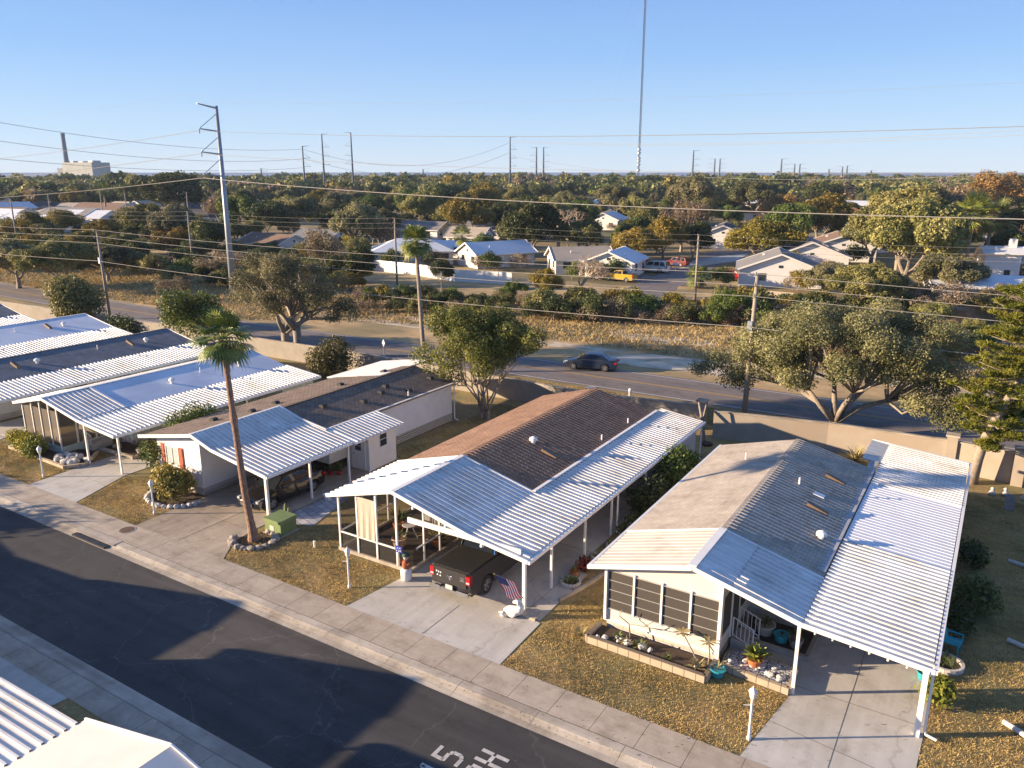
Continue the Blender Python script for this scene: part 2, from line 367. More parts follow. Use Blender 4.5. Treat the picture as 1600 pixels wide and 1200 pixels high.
drive('driveway_across_street', [(-34, 2), (-25.6, 2), (-24.6, 11.33), (-34.4, 11.33)], concrete)
# storm inlet in the kerb and manhole lid
inl = thing('storm_inlet', 'concrete storm drain inlet with dark mouth in the kerb', 'storm drain', (-35.4, 19.0, 0))
MB().box(-36.9, 18.60, .006, -33.8, 19.14, .02).build('slab', kerb_conc, inl)
MB().box(-36.7, 18.32, -.115, -34.0, 18.597, -.02).build('opening', black_m, inl)
mh = thing('manhole_cover', 'round rusty manhole cover set in the pavement', 'manhole cover', (-34.8, 20.0, 0))
MB().lathe([(.42, 0), (.42, .014), (.36, .016)], (-34.8, 20.0, 0), 24).build('ring', kerb_conc, mh)
MB().lathe([(.35, .0), (.35, .021), (.30, .024), (.0, .024)], (-34.8, 20.0, 0), 24).build('lid', mat('rusty_iron', (.16, .09, .06), (.09, .06, .045), 9., .8), mh)
# painted legend on the street: 15 / MPH in stencil strokes, read along +Y with its top towards -X
leg = MB()
def stroke(X0, Y0, pts, w=.13):
    for (a, b), (c, d) in pts:
        leg.beam((X0+a, Y0+b, -.0955), (X0+c, Y0+d, -.0955), w, .005)
def glyph(ch, X0, Y0):      # cell .95 (X, top first) by .52 (Y)
    S = {'1': [((.0, .26), (.95, .26)), ((.05, .24), (.22, .10))],
         '5': [((.05, .0), (.05, .52)), ((.12, .06), (.40, .06)), ((.42, .02), (.42, .36)), ((.45, .38), (.52, .47)), ((.52, .47), (.78, .47)), ((.78, .47), (.88, .36)), ((.89, .36), (.89, .02))],
         'M': [((0, .06), (.95, .06)), ((0, .46), (.95, .46)), ((.05, .1), (.45, .26)), ((.45, .26), (.05, .42))],
         'P': [((0, .06), (.95, .06)), ((.06, .1), (.06, .40)), ((.09, .46), (.42, .46)), ((.46, .10), (.46, .42))],
         'H': [((0, .06), (.42, .06)), ((.50, .06), (.95, .06)), ((0, .46), (.42, .46)), ((.50, .46), (.95, .46)), ((.46, .12), (.46, .40))]}
    stroke(X0, Y0, S[ch])
glyph('1', -12.75, 15.02); glyph('5', -12.72, 15.72)
glyph('M', -11.52, 14.9); glyph('P', -11.52, 15.6); glyph('H', -11.54, 16.3)
struct('road_marking_15_mph', leg, paint_w)

# far road, verges, sandy path, field, wall
near_e = [(-400, 62), (-150, 56.6), (-108, 54.9), (-75, 54.2), (-55, 54.6), (-35, 56.0), (-10, 56.3), (8, 56.7), (150, 58.5)]
def off(pts, d): return [(x, y+d) for x, y in pts]
def ribbon(name, lo, hi, z, m, z2=None):
    r = MB()
    for (a, b), (c, d) in zip(zip(lo[:-1], lo[1:]), zip(hi[:-1], hi[1:])):
        r.quad((*a, z), (*b, z), (*d, z), (*c, z))
    return struct(name, r, m)
ribbon('field', off(near_e, 5.9), [(x, 112 if x < 60 else 100) for x, y in near_e], -.02, field)
ribbon('road', near_e, off(near_e, 6.5), -.012, asphalt_far)
ribbon('road_edge_line', off(near_e, .25), off(near_e, .37), -.007, paint_w)
ribbon('road_edge_line', off(near_e, 6.05), off(near_e, 6.17), -.007, paint_w)
ribbon('road_centre_line', off(near_e, 3.05), off(near_e, 3.17), -.007, paint_y)
ribbon('road_centre_line', off(near_e, 3.28), off(near_e, 3.40), -.007, paint_y)
_sp = [(-72, 67.9), (-64, 68.0), (-45, 68.2), (-30, 67.6), (-18, 68.6), (0, 70), (60, 72)]
ribbon('sandy_path', _sp, off(_sp, 2.0), -.014, sand)
for nm, cx, cy, rx, ry in (('sand_patch', -24, 66.4, 9, 1.6), ('sand_patch', -30, 77, 7, 1.6), ('sand_patch', -14, 75.5, 6, 1.3), ('sand_patch', -58, 72.8, 5, 1.1)):
    flat(nm, [(cx+rx*math.cos(a)*(1+.25*math.sin(3*a+cx)), cy+ry*math.sin(a)*(1+.3*math.cos(5*a+cy))) for a in np.linspace(0, 6.28, 28)[:-1]], -.010 if nm else 0, sand)
# ------------------------------------------------------------------ roofs and houses
def yprof(kind, y0, y1):
    L = y1-y0; out = []
    if kind == 'pan':
        n = max(1, round(L/.3)); p = L/n
        for i in range(n):
            a = y0+i*p
            out += [(a, 0), (a+p-.105, 0), (a+p-.092, .064), (a+p-.018, .064)]
        out.append((y1, 0))
    elif kind == 'ribbed':
        n = max(1, round(L/.3)); p = L/n
        for i in range(n):
            a = y0+i*p
            out += [(a, 0), (a+p*.34, .0), (a+p*.64, .060), (a+p*.80, .060)]
        out.append((y1, 0))
    elif kind == 'flute':
        n = max(1, round(L/.3)); p = L/n
        for i in range(n):
            a = y0+i*p
            out += [(a, 0), (a+p-.03, 0), (a+p-.018, .018)]
        out.append((y1, 0))
    else:
        n = max(1, int(L/1.2)); out = [(y0+L*i/n, 0) for i in range(n+1)]
    return out
def sheet(path, y0, y1, kind='plain', th=.09, seed=0):
    """roof sheet: path of (x,z) at the top surface, swept from y0 to y1"""
    m = MB(); P = path
    if kind == 'plain':
        Q = []
        for (xa, za), (xb, zb) in zip(P[:-1], P[1:]):
            k = max(1, int(abs(xb-xa)/1.2)); Q += [(xa+(xb-xa)*i/k, za+(zb-za)*i/k) for i in range(k)]
        P = Q+[P[-1]]
    yp = yprof(kind, y0, y1); n = len(yp)
    for i, (x, z) in enumerate(P):
        for (y, d) in yp:
            w = .010*noise.noise(Vector((x*.5+seed, y*.45, seed))) if kind in ('plain', 'ribbed') and 0 < i < len(P)-1 else 0
            m.v.append((x, y, z+d+w))
    for i in range(len(P)-1):
        for j in range(n-1):
            m.f.append((i*n+j, (i+1)*n+j, (i+1)*n+j+1, i*n+j+1)); m.mi.append(0)
    # underside and edges
    for (xa, za), (xb, zb) in zip(path[:-1], path[1:]):
        m.quad((xa, y0, za-th), (xa, y1, za-th), (xb, y1, zb-th), (xb, y0, zb-th))
        m.quad((xa, y0, za-th), (xb, y0, zb-th), (xb, y0, zb), (xa, y0, za))
        m.quad((xa, y1, za-th), (xa, y1, za), (xb, y1, zb), (xb, y1, zb-th))
    for (x, z) in (path[0], path[-1]):
        m.quad((x, y0, z-th), (x, y0, z), (x, y1, z), (x, y1, z-th))
    return m
def roof_part(name, path, y0, y1, kind, m, parent, th=.09):
    return sheet(path, y0, y1, kind, th, seed=path[0][0]).build(name, m, parent, fixn=False)
def interp(path, x):
    for (xa, za), (xb, zb) in zip(path[:-1], path[1:]):
        if min(xa, xb)-1e-6 <= x <= max(xa, xb)+1e-6: return za+(zb-za)*(x-xa)/(xb-xa)
    return path[-1][1]
def fascia(path, y, parent, m=None, h=.17, t=.05):
    b = MB()
    for (xa, za), (xb, zb) in zip(path[:-1], path[1:]):
        b.beam((xa, y, za-h/2+.05), (xb, y, zb-h/2+.05), t, h)
    return b.build('fascia', m or trim_white, parent)
def gutter(x, z, y0, y1, parent, m=None):
    return MB().box(x-.06, y0, z-.15, x+.06, y1, z-.005).build('gutter', m or trim_white, parent)
def post(x, y, z, parent, r=.05, m=None):
    return MB().box(x-r, y-r, 0, x+r, y+r, z).box(x-r-.015, y-r-.015, z-.1, x+r+.015, y+r+.015, z-.02).build('post', m or trim_white, parent)
def body(x0, x1, y0, y1, top, parent, m, name='wall', gap=.1, skirt=.45, skm=None, und=.0):
    """wall block whose top follows the roof path"""
    xs = sorted({x0, x1, *[x for x, z in top if x0 < x < x1]})
    pts = [(x0, skirt), (x1, skirt)]+[(x, interp(top, x)-gap) for x in reversed(xs)]
    MB().prism(pts, y0, y1).build(name, m, parent)
    if skirt > .02:
        MB().box(x0+.04, y0+.04, 0, x1-.04, y1-.04, skirt).build('skirting', skm or block_wall, parent)
def window(parent, o, u, w, h, cols=1, rows=1, fm=None, pm=None, fw=.05, out=(0, -1, 0), name='window', mw=.03):
    """o: lower corner on the wall, u: unit vector along the wall, out: outward normal"""
    o = Vector(o); u = Vector(u); n = Vector(out); z = Vector((0, 0, 1)); f = MB()
    c = lambda a, b, d: tuple(o+u*a+z*b+n*d)
    for a, b in ((0, 0), (0, h-fw)): f.beam(c(0, b+fw/2, .015), c(w, b+fw/2, .015), .05, fw)
    for a in (0, w-fw): f.beam(c(a+fw/2, fw, .015), c(a+fw/2, h-fw, .015), fw, .05, up=tuple(n))
    for i in range(1, cols): f.beam(c(w*i/cols, fw, .017), c(w*i/cols, h-fw, .017), mw, .04, up=tuple(n))
    for i in range(1, rows): f.beam(c(fw, h*i/rows, .017), c(w-fw, h*i/rows, .017), .04, mw)
    fr = f.build(name, fm or trim_white, parent)
    MB().quad(c(fw*.6, fw*.6, .008), c(w-fw*.6, fw*.6, .008), c(w-fw*.6, h-fw*.6, .008), c(fw*.6, h-fw*.6, .008)).build('pane', pm or glass_dark, fr)
    return fr
def door(parent, o, u, out, w=.9, h=2., m=None, lite=True):
    o = Vector(o); u = Vector(u); n = Vector(out); z = Vector((0, 0, 1)); c = lambda a, b, d: tuple(o+u*a+z*b+n*d)
    d = MB()
    d.beam(c(w/2, 0, .02), c(w/2, h, .02), w, .04, up=tuple(n))
    dd = d.build('door', m or wall_white, parent)
    f = MB()
    for a in (-.04, w+.04): f.beam(c(a, 0, .02), c(a, h+.06, .02), .07, .07, up=tuple(n))
    f.beam(c(-.07, h+.03, .02), c(w+.07, h+.03, .02), .07, .07); f.build('frame', trim_white, dd)
    if lite:
        MB().quad(c(w*.25, h*.6, .046), c(w*.75, h*.6, .046), c(w*.75, h*.9, .046), c(w*.25, h*.9, .046)).build('pane', glass_dark, dd)
        MB().beam(c(w*.25, h*.75, .05), c(w*.75, h*.75, .05), .02, .03).build('glazing_bar', trim_white, dd)
    MB().cyl(c(w*.1, h*.48, .04), c(w*.1, h*.48, .10), .03, 6).build('handle', black_m, dd)
    return dd
def roof_vent(x, y, z, kind, parent, slope=0.):
    if kind == 'box':       # low hooded ridge vent, long side across the slope
        b = MB(); b.prism([(x-.45, z+.12), (x+.45, z-slope*.9+.02), (x+.43, z+.20-slope*.85), (x-.40, z+.30)], y-.13, y+.13)
        return b.build('vent', mat_vent, parent)
    if kind == 'pipe':
        return MB().cyl((x, y, z-.1), (x, y, z+.32), .045, 8).build('vent', trim_white, parent)
    if kind == 'cap':
        return MB().lathe([(.11, -.12), (.11, .14), (.22, .16), (.20, .28), (.05, .36)], (x, y, z), 12).build('vent', trim_white, parent)
    if kind == 'black':
        return MB().prism([(x-.18, z), (x+.2, z-.06), (x+.2, z+.14), (x+.02, z+.17), (x-.16, z+.1)], y-.17, y+.17).build('vent', black_m, parent)
mat_vent = mat('bronze_vent', (.20, .13, .08), (.14, .09, .06), 5., .5)
def downspout(x, y, z, parent):
    MB().tube([(x, y, z), (x, y, .22), (x+.05, y-.02, .12), (x+.35, y-.05, .06)], .045, 6).build('downspout', trim_white, parent)

grey_frame = mat('aluminium_frame', (.42, .41, .39), (.36, .35, .33), 3., .5)
# ---- house 4: cream porch with screened windows, grey shingles, wide white carport on its right
h4 = thing('mobile_home', 'rightmost home, grey shingle roof, cream front with four dark screened windows and wide white carport', 'mobile home', (-7.8, 34, 0))
T4 = [(-11.7, 2.65), (-7.78, 3.70), (-4.0, 2.72)]
roof_part('roof', [(-11.72, 2.65), (-7.78, 3.70)], 27.75, 40.3, 'plain', sh_grey, h4)
roof_part('roof', [(-7.775, 3.702), (-4.02, 2.722)], 27.75, 40.3, 'ribbed', sh_grey, h4)
MB().beam((-7.80, 27.75, 3.704), (-7.80, 40.3, 3.704), .22, .02).build('ridge_cap', sh_grey, h4)
roof_part('awning_roof', [(-11.7, 2.65), (-7.9, 3.72)], 24.35, 27.73, 'flute', cream_metal, h4)
roof_part('awning_roof', [(-7.68, 3.72), (-6.4, 3.38)], 24.35, 27.73, 'flute', white_metal, h4)
roof_part('awning_roof', [(-6.38, 3.37), (-4.0, 2.72)], 24.35, 27.73, 'pan', white_metal, h4)
MB().beam((-7.79, 24.3, 3.765), (-7.79, 27.8, 3.765), .30, .05).build('ridge_cap', trim_white, h4)
MB().beam((-11.7, 27.74, 2.68), (-7.8, 27.74, 3.77), .10, .04).build('flashing', trim_white, h4)
MB().beam((-7.76, 27.74, 3.77), (-4.0, 27.74, 2.76), .10, .05).build('flashing', trim_white, h4)
cp = [(-3.98, 2.74), (-.17, 2.40)]
roof_part('carport_roof', cp, 24.35, 31.5, 'pan', white_metal, h4)
roof_part('carport_roof', [(-3.98, 2.765), (-.17, 2.425)], 31.52, 38.3, 'flute', new_metal, h4)
roof_part('carport_roof', cp, 38.32, 44.9, 'pan', white_metal, h4)
MB().beam((-4.25, 28.2, 2.80), (-4.25, 41.6, 2.80), .42, .03).build('flashing', mat('worn_silver_flashing', (.46, .47, .48), (.30, .31, .33), 1.5, .5), h4)
roof_part('carport_roof', [(-4.85, 2.86), (-3.99, 2.75)], 41.7, 44.9, 'plain', white_metal, h4)
fascia([(-11.74, 2.65), (-7.78, 3.70), (-4.0, 2.72), (-.1, 2.40)], 24.31, h4)
fascia([(-4.85, 2.84), (-.1, 2.40)], 44.95, h4)
gutter(-.08, 2.44, 24.3, 44.95, h4); gutter(-11.78, 2.66, 24.3, 40.3, h4)
body(-11.15, -6.75, 24.62, 28.4, T4, h4, wall_cream, skirt=.42, gap=.1)
body(-11.15, -4.25, 28.4, 40.1, T4, h4, wall_cream, skirt=.42)
MB().box(-11.19, 24.57, .40, -6.71, 24.62, .46).build('trim', trim_white, h4)
for i in range(4):
    window(h4, (-11.09+i*1.09, 24.62, .92), (1, 0, 0), 1.05, 1.62, 1, 4, fm=grey_frame, pm=screen_dark, fw=.035, mw=.016)
    if i < 3: MB().box(-10.055+i*1.09, 24.55, .90, -9.985+i*1.09, 24.62, 2.62).build('mullion', trim_white, h4)
MB().box(-11.2, 24.52, .46, -11.1, 24.62, 2.68).build('post', trim_white, h4)
MB().box(-6.82, 24.52, .0, -6.7, 24.62, 3.3).build('post', trim_white, h4)
window(h4, (-6.75, 24.75, .95), (0, 1, 0), 1.15, 1.7, 1, 1, pm=screen_dark, out=(1, 0, 0))
door(h4, (-6.75, 25.95, .45), (0, 1, 0), (1, 0, 0), .85, 2., m=screen_dark, lite=False)
window(h4, (-6.75, 26.95, .95), (0, 1, 0), 1.3, 1.6, 1, 1, pm=screen_dark, out=(1, 0, 0))
for y, x in ((31, 0), (35.5, 0), (38.5, 0)): window(h4, (-4.25, y, 1.1), (0, 1, 0), 1.0, 1.0, 1, 2, out=(1, 0, 0))
MB().box(-6.7, 25.95, 0, -6.15, 26.85, .36).box(-6.15, 25.95, 0, -5.85, 26.85, .18).build('steps', concrete, h4)
for y in (25.97, 26.83):
    rl = MB(); rl.beam((-6.65, y, 1.25), (-5.9, y, .95), .035, .035); rl.beam((-6.65, y, .55), (-5.9, y, .25), .03, .03)
    for k in range(6):
        f = k/5; x = -6.65+.75*f; rl.beam((x, y, .5-.3*f), (x, y, 1.25-.3*f), .02 if 0 < k < 5 else .045)
    rl.build('railing', trim_white, h4)
post(-4.1, 24.42, 2.7, h4, .055); post(-.33, 24.35, 2.38, h4, .08); downspout(-.13, 24.4, 2.35, h4)
for y in (29.5, 34.5, 39.5, 44.6): post(-.33, y, 2.36, h4, .05)
for k in range(6): MB().rock((-3.6+k*.55, 24.40, 2.46-k*.048), .045, k, 1.).build('bulb', mat('frosted_bulb', (.8, .78, .7)) if k == 0 else bpy.data.materials['frosted_bulb'], h4)
roof_vent(-5.35, 33.1, 3.08, 'box', h4, .27); roof_vent(-5.35, 37.0, 3.08, 'box', h4, .27)
roof_vent(-4.7, 30.7, 2.92, 'cap', h4); roof_vent(-6.5, 34.8, 3.42, 'pipe', h4); roof_vent(-9.6, 37.3, 3.22, 'pipe', h4)
MB().prism([(-5.8, 3.215), (-5.35, 3.10), (-5.35, 3.16), (-5.8, 3.27)], 34.4, 34.75).build('vent', new_metal, h4)

# ---- house 3: brown shingles, open screened porch, carport over the pickup
h3 = thing('mobile_home', 'brown shingle home with open white screened porch and long carport over the pickup', 'mobile home', (-20.9, 34, 0))
T3 = [(-24.9, 2.68), (-20.95, 3.75), (-16.95, 2.74)]
roof_part('roof', [(-24.75, 2.70), (-20.95, 3.75)], 29.0, 43.5, 'plain', sh_brown, h3)
roof_part('roof', [(-20.945, 3.752), (-16.97, 2.742)], 29.0, 43.5, 'ribbed', sh_brown, h3)
MB().beam((-20.97, 29, 3.750), (-20.97, 43.5, 3.750), .22, .02).build('ridge_cap', sh_brown, h3)
roof_part('awning_roof', [(-24.98, 2.68), (-21.05, 3.72)], 23.95, 28.98, 'pan', trim_white, h3)
roof_part('awning_roof', [(-20.85, 3.73), (-16.95, 2.74)], 23.85, 28.98, 'pan', white_metal, h3)
MB().beam((-20.95, 23.8, 3.775), (-20.95, 29.05, 3.775), .24, .05).build('ridge_cap', trim_white, h3)
MB().beam((-20.9, 28.99, 3.79), (-16.95, 28.99, 2.80), .10, .05).build('flashing', trim_white, h3)
MB().beam((-16.93, 29, 2.83), (-16.93, 43.9, 2.83), .16, .05).build('flashing', trim_white, h3)
roof_part('carport_roof', [(-16.93, 2.745), (-14.2, 2.36)], 23.85, 44.6, 'pan', white_metal, h3)
fascia([(-25.02, 2.68), (-20.95, 3.76)], 23.90, h3); fascia([(-20.95, 3.76), (-16.95, 2.76), (-14.16, 2.36)], 23.81, h3)
gutter(-14.12, 2.38, 23.8, 44.65, h3)
body(-24.3, -20.25, 29.6, 43.3, T3, h3, wall_cream, skirt=.45); body(-20.25, -17.2, 30.9, 43.3, T3, h3, wall_cream, skirt=.45)
MB().box(-24.5, 23.98, 0, -20.25, 24.12, .16).box(-20.35, 24.12, 0, -20.2, 30.0, .16).box(-24.5, 24.12, 0, -24.36, 29.5, .16).build('porch_kerb', kerb_conc, h3)
MB().box(-24.36, 24.12, 0, -20.35, 29.6, .04).build('porch_floor', mat('dark_porch_mulch', (.085, .07, .055), (.05, .042, .035), 9., .9), h3)
for x in (-24.4, -23.28, -22.14, -20.98): post(x, 24.05, interp(T3, x)-.1, h3, .042)
for x, y in ((-20.28, 25.05), (-20.28, 26.2), (-20.28, 27.6), (-24.4, 25.6), (-24.4, 27.4)): post(x, y, interp(T3, x)-.1, h3, .035)
rr = MB()
for (a, c) in (((-24.35, 24.05), (-21.0, 24.05)), ((-24.4, 24.1), (-24.4, 29.5)), ((-20.28, 24.5), (-20.28, 29.5))):
    rr.beam((*a, .95), (*c, .95), .05, .07)
rr.build('knee_rail', trim_white, h3)
MB().box(-20.3, 24.0, 2.42, -14.6, 24.07, 2.66).build('beam', trim_white, h3)
MB().box(-20.25, 27.6, .16, -20.2, 30.85, 2.4).build('side_wall', wall_brown, h3)
sh = MB()
for k in range(14):
    x0 = -23.2+k*.0715; x1 = x0+.0715; d0 = .02*math.sin(k*1.3); d1 = .02*math.sin((k+1)*1.3)
    sh.quad((x0, 24.0+d0, 1.0), (x1, 24.0+d1, 1.0), (x1, 24.02, 2.95), (x0, 24.02, 2.95))
sh.build('roller_shade', beige_shade, h3)
scr = screen_mat('porch_screen', (.022, .020, .018), .55)
MB().quad((-24.35, 24.06, .16), (-21.0, 24.06, .16), (-21.0, 24.06, .92), (-24.35, 24.06, .92)).build('screen', scr, h3)
MB().quad((-24.4, 24.1, .16), (-24.4, 29.5, .16), (-24.4, 29.5, 2.5), (-24.4, 24.1, 2.5)).build('screen', scr, h3)
MB().quad((-20.3, 24.3, .16), (-20.3, 27.6, .16), (-20.3, 27.6, .92), (-20.3, 24.3, .92)).build('screen', scr, h3)
door(h3, (-22.9, 29.6, .45), (1, 0, 0), (0, -1, 0), .9, 2.); window(h3, (-21.7, 29.6, 1.2), (1, 0, 0), 1.1, 1.1, 2, 1)
MB().box(-23.2, 28.6, .04, -21.6, 29.6, .36).build('steps', concrete, h3)
r2 = MB()
for (x0, y0, x1, y1) in ((-23.2, 28.6, -21.6, 28.6), (-23.2, 28.6, -23.2, 29.6), (-21.6, 27.2, -20.4, 27.2), (-21.6, 27.2, -21.6, 28.6)):
    L = math.hypot(x1-x0, y1-y0); k = max(2, int(L/.13))
    r2.beam((x0, y0, 1.2), (x1, y1, 1.2), .04, .04); r2.beam((x0, y0, .45), (x1, y1, .45), .03, .03)
    for i in range(k+1): r2.beam((x0+(x1-x0)*i/k, y0+(y1-y0)*i/k, .4), (x0+(x1-x0)*i/k, y0+(y1-y0)*i/k, 1.2), .018)
r2.build('railing', trim_white, h3)
for y in (24.0, 26.2, 29.3, 32.1, 36.2, 40.4): post(-14.42, y, 2.32, h3, .065 if y < 25 else .045)
downspout(-14.2, 32.3, 2.3, h3); downspout(-14.2, 44.3, 2.3, h3)
body(-17.1, -14.55, 41.3, 44.4, [(-17.2, 2.72), (-14.3, 2.38)], h3, wall_lilac, name='shed_wall', skirt=0.0)
door(h3, (-16.6, 41.3, 0), (1, 0, 0), (0, -1, 0), .9, 2.)
for y in (33, 37): window(h3, (-17.2, y, 1.1), (0, 1, 0), 1.0, 1.0, 1, 2, out=(1, 0, 0))
roof_vent(-19.5, 33.3, 3.40, 'cap', h3); roof_vent(-18.3, 32.9, 3.1, 'box', h3, .25)
for y in (37.0, 40.5): roof_vent(-17.35, y, 2.85, 'pipe', h3)
for x in (-19.9, -18.2, -16.4): MB().lathe([(.03, 0), (.07, -.06), (.09, -.16), (.02, -.18)], (x, 23.95, interp(T3, x)-.16 if x < -17 else 2.5), 10).build('lamp', trim_white, h3)

# ---- house 2: taupe shingles, white front with orange shutters, carport over the black car
h2 = thing('mobile_home', 'white home with orange shutters, taupe shingle roof and blue tinted carport beside the tall palm', 'mobile home', (-35.2, 34, 0))
T2 = [(-39.8, 2.72), (-35.15, 3.5), (-31.55, 2.72)]
roof_part('roof', [(-39.85, 2.72), (-35.16, 3.50)], 24.35, 39.6, 'plain', sh_taupe, h2)
roof_part('roof', [(-37.6, 3.10), (-35.165, 3.50)], 39.6, 42.9, 'plain', sh_taupe, h2)
roof_part('roof', [(-35.14, 3.50), (-31.55, 2.72)], 30.42, 43.0, 'plain', sh_taupe, h2)
roof_part('rear_awning_roof', [(-40.6, 2.62), (-35.4, 3.46)], 39.65, 45.6, 'plain', mat('bright_white_membrane', (.85, .82, .76), (.78, .75, .70), 1., .6), h2)
MB().beam((-35.15, 30.4, 3.52), (-35.15, 43.0, 3.52), .24, .03).build('ridge_cap', sh_taupe, h2)
roof_part('carport_roof', [(-35.13, 3.60), (-33.6, 3.09), (-29.6, 2.44)], 24.35, 30.4, 'pan', white_metal, h2)
roof_part('carport_roof', [(-31.5, 2.80), (-29.3, 2.40)], 30.43, 34.7, 'pan', white_metal, h2)
MB().beam((-35.2, 24.3, 3.63), (-35.2, 30.45, 3.63), .16, .06).build('ridge_cap', trim_white, h2)
MB().beam((-35.1, 30.42, 3.64), (-33.6, 30.42, 3.18), .10, .05).beam((-33.6, 30.42, 3.18), (-31.5, 30.42, 2.87), .10, .05).build('flashing', trim_white, h2)
MB().beam((-31.52, 30.4, 2.83), (-31.52, 43.0, 2.76), .12, .05).build('flashing', trim_white, h2)
fascia([(-39.9, 2.72), (-35.15, 3.60), (-33.6, 3.09), (-29.55, 2.44)], 24.31, h2, h=.18)
gutter(-29.52, 2.46, 24.3, 30.5, h2)
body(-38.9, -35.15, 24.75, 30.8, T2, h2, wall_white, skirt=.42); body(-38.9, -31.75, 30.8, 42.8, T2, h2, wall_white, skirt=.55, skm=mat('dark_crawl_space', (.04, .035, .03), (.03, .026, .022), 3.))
wv = window(h2, (-38.15, 24.75, 1.25), (1, 0, 0), 1.15, 1.15, 2, 1, pm=mat('pale_window', (.45, .52, .50), (.35, .42, .42), 1., .15))
for x in (-38.52, -36.92):
    s = MB().box(x, 24.70, 1.22, x+.32, 24.745, 2.45); s.box(x+.04, 24.685, 1.3, x+.28, 24.70, 1.78); s.box(x+.04, 24.685, 1.88, x+.28, 24.70, 2.38); s.build('shutter', shutter_m, h2)
window(h2, (-33.6, 30.8, 1.1), (1, 0, 0), 1.5, 1.0, 2, 1); 
for x, y, r in ((-30.2, 24.85, .07), (-29.95, 27.6, .05), (-29.9, 30.45, .05)): post(x, y, 2.45, h2, r)
body(-31.7, -29.95, 32.2, 34.6, [(-31.8, 2.82), (-29.6, 2.45)], h2, wall_white, name='shed_wall', skirt=0.)
door(h2, (-31.2, 32.2, .02), (1, 0, 0), (0, -1, 0), .9, 1.95); window(h2, (-29.95, 33.1, 1.2), (0, 1, 0), .7, .95, 1, 2, pm=glass_dark, out=(1, 0, 0))
downspout(-31.6, 42.9, 2.6, h2)
lt_ = MB()
for k in range(4): lt_.box(-31.73, 34.8, .03+k*.16, -31.67, 42.7, .09+k*.16)
for k in range(44):
    for q in range(3): yy = 34.8+k*.18+(.09 if q % 2 else 0); lt_.box(-31.725, yy, .09+q*.16, -31.675, yy+.055, .19+q*.16)
lt_.build('pierced_skirting', mat('cream_breeze_block', (.62, .55, .44), (.52, .46, .37), 4.), h2)
for x, y in ((-37.6, 27.6), (-36.7, 29.6), (-36.9, 31.6), (-36.3, 36.6), (-36.2, 40.8)): roof_vent(x, y, interp(T2, x)+.02, 'black', h2)
for x, y in ((-33.9, 32.6), (-33.3, 37.2), (-33.8, 38.2), (-32.5, 39.0), (-33.0, 35.2), (-33.0, 42.0)): roof_vent(x, y, interp(T2, x)+.02, 'black', h2)
roof_vent(-37.9, 29.2, 3.0, 'pipe', h2); roof_vent(-32.0, 38.4, 2.8, 'pipe', h2)

# ---- house 1: flat pale metal roof, screened porch on the left
h1 = thing('mobile_home', 'home with smooth pale metal roof, ribbed white awning and screened corner porch behind yellow shrubs', 'mobile home', (-49, 34, 0))
T1 = [(-52.6, 2.78), (-49.1, 3.55), (-45.3, 2.78)]
roof_part('roof', [(-52.6, 2.78), (-49.11, 3.55)], 27.02, 40.1, 'plain', white_metal, h1); roof_part('roof', [(-49.09, 3.55), (-45.32, 2.78)], 27.02, 40.1, 'plain', steel_white, h1)
roof_part('awning_roof', [(-52.6, 2.78), (-49.15, 3.54)], 24.0, 27.0, 'pan', white_metal, h1)
roof_part('awning_roof', [(-49.05, 3.54), (-45.3, 2.79)], 24.0, 27.0, 'pan', white_metal, h1)
MB().beam((-49.1, 23.95, 3.58), (-49.1, 40.15, 3.58), .22, .05).build('ridge_cap', trim_white, h1)
MB().beam((-49.0, 27.01, 3.58), (-45.3, 27.01, 2.84), .12, .05).build('flashing', trim_white, h1)
roof_part('carport_roof', [(-45.28, 2.76), (-41.8, 2.42)], 24.0, 40.1, 'pan', white_metal, h1)
fascia([(-52.65, 2.78), (-49.1, 3.56), (-45.3, 2.78), (-41.75, 2.42)], 23.96, h1); fascia([(-45.3, 2.78), (-41.75, 2.42)], 40.14, h1); gutter(-41.75, 2.44, 24, 40.15, h1)
body(-52.2, -45.6, 27.6, 39.9, T1, h1, wall_mint, skirt=.45); body(-47.4, -42.2, 36.8, 39.8, [(-47.5, 2.9), (-45.3, 2.76), (-41.8, 2.42)], h1, wall_mint, name='shed_wall', skirt=0)
scr2 = screen_mat('brown_screen', (.13, .105, .08), .72)
MB().box(-52.0, 24.15, 0, -48.0, 24.3, .5).box(-48.15, 24.3, 0, -48.0, 27.6, .5).build('porch_wall', wall_mint, h1)
for x in (-52.0, -50.9, -49.9, -48.9, -48.0): post(x, 24.2, interp(T1, x)-.1, h1, .035)
for y in (25.3, 26.5): post(-48.05, y, 3.2, h1, .04)
MB().quad((-52, 24.22, .5), (-48, 24.22, .5), (-48, 24.22, 2.8), (-52, 24.22, 2.7)).build('screen', scr2, h1)
MB().quad((-48.05, 24.3, .5), (-48.05, 27.5, .5), (-48.05, 27.5, 3.1), (-48.05, 24.3, 3.1)).build('screen', scr2, h1); MB().quad((-52, 24.3, .5), (-52, 27.5, .5), (-52, 27.5, 2.7), (-52, 24.3, 2.7)).build('screen', scr2, h1)
MB().box(-51.9, 24.3, 0, -48.15, 27.6, .06).build('porch_floor', bpy.data.materials['dark_porch_mulch'], h1)
for x, y in ((-45.1, 24.2), (-41.95, 24.3), (-41.95, 29), (-41.95, 33.5)): post(x, y, interp([(-45.3, 2.76), (-41.8, 2.42)], x)-.05, h1, .05)
MB().box(-48.0, 25.6, 0, -47.2, 27.0, .4).build('steps', concrete, h1)
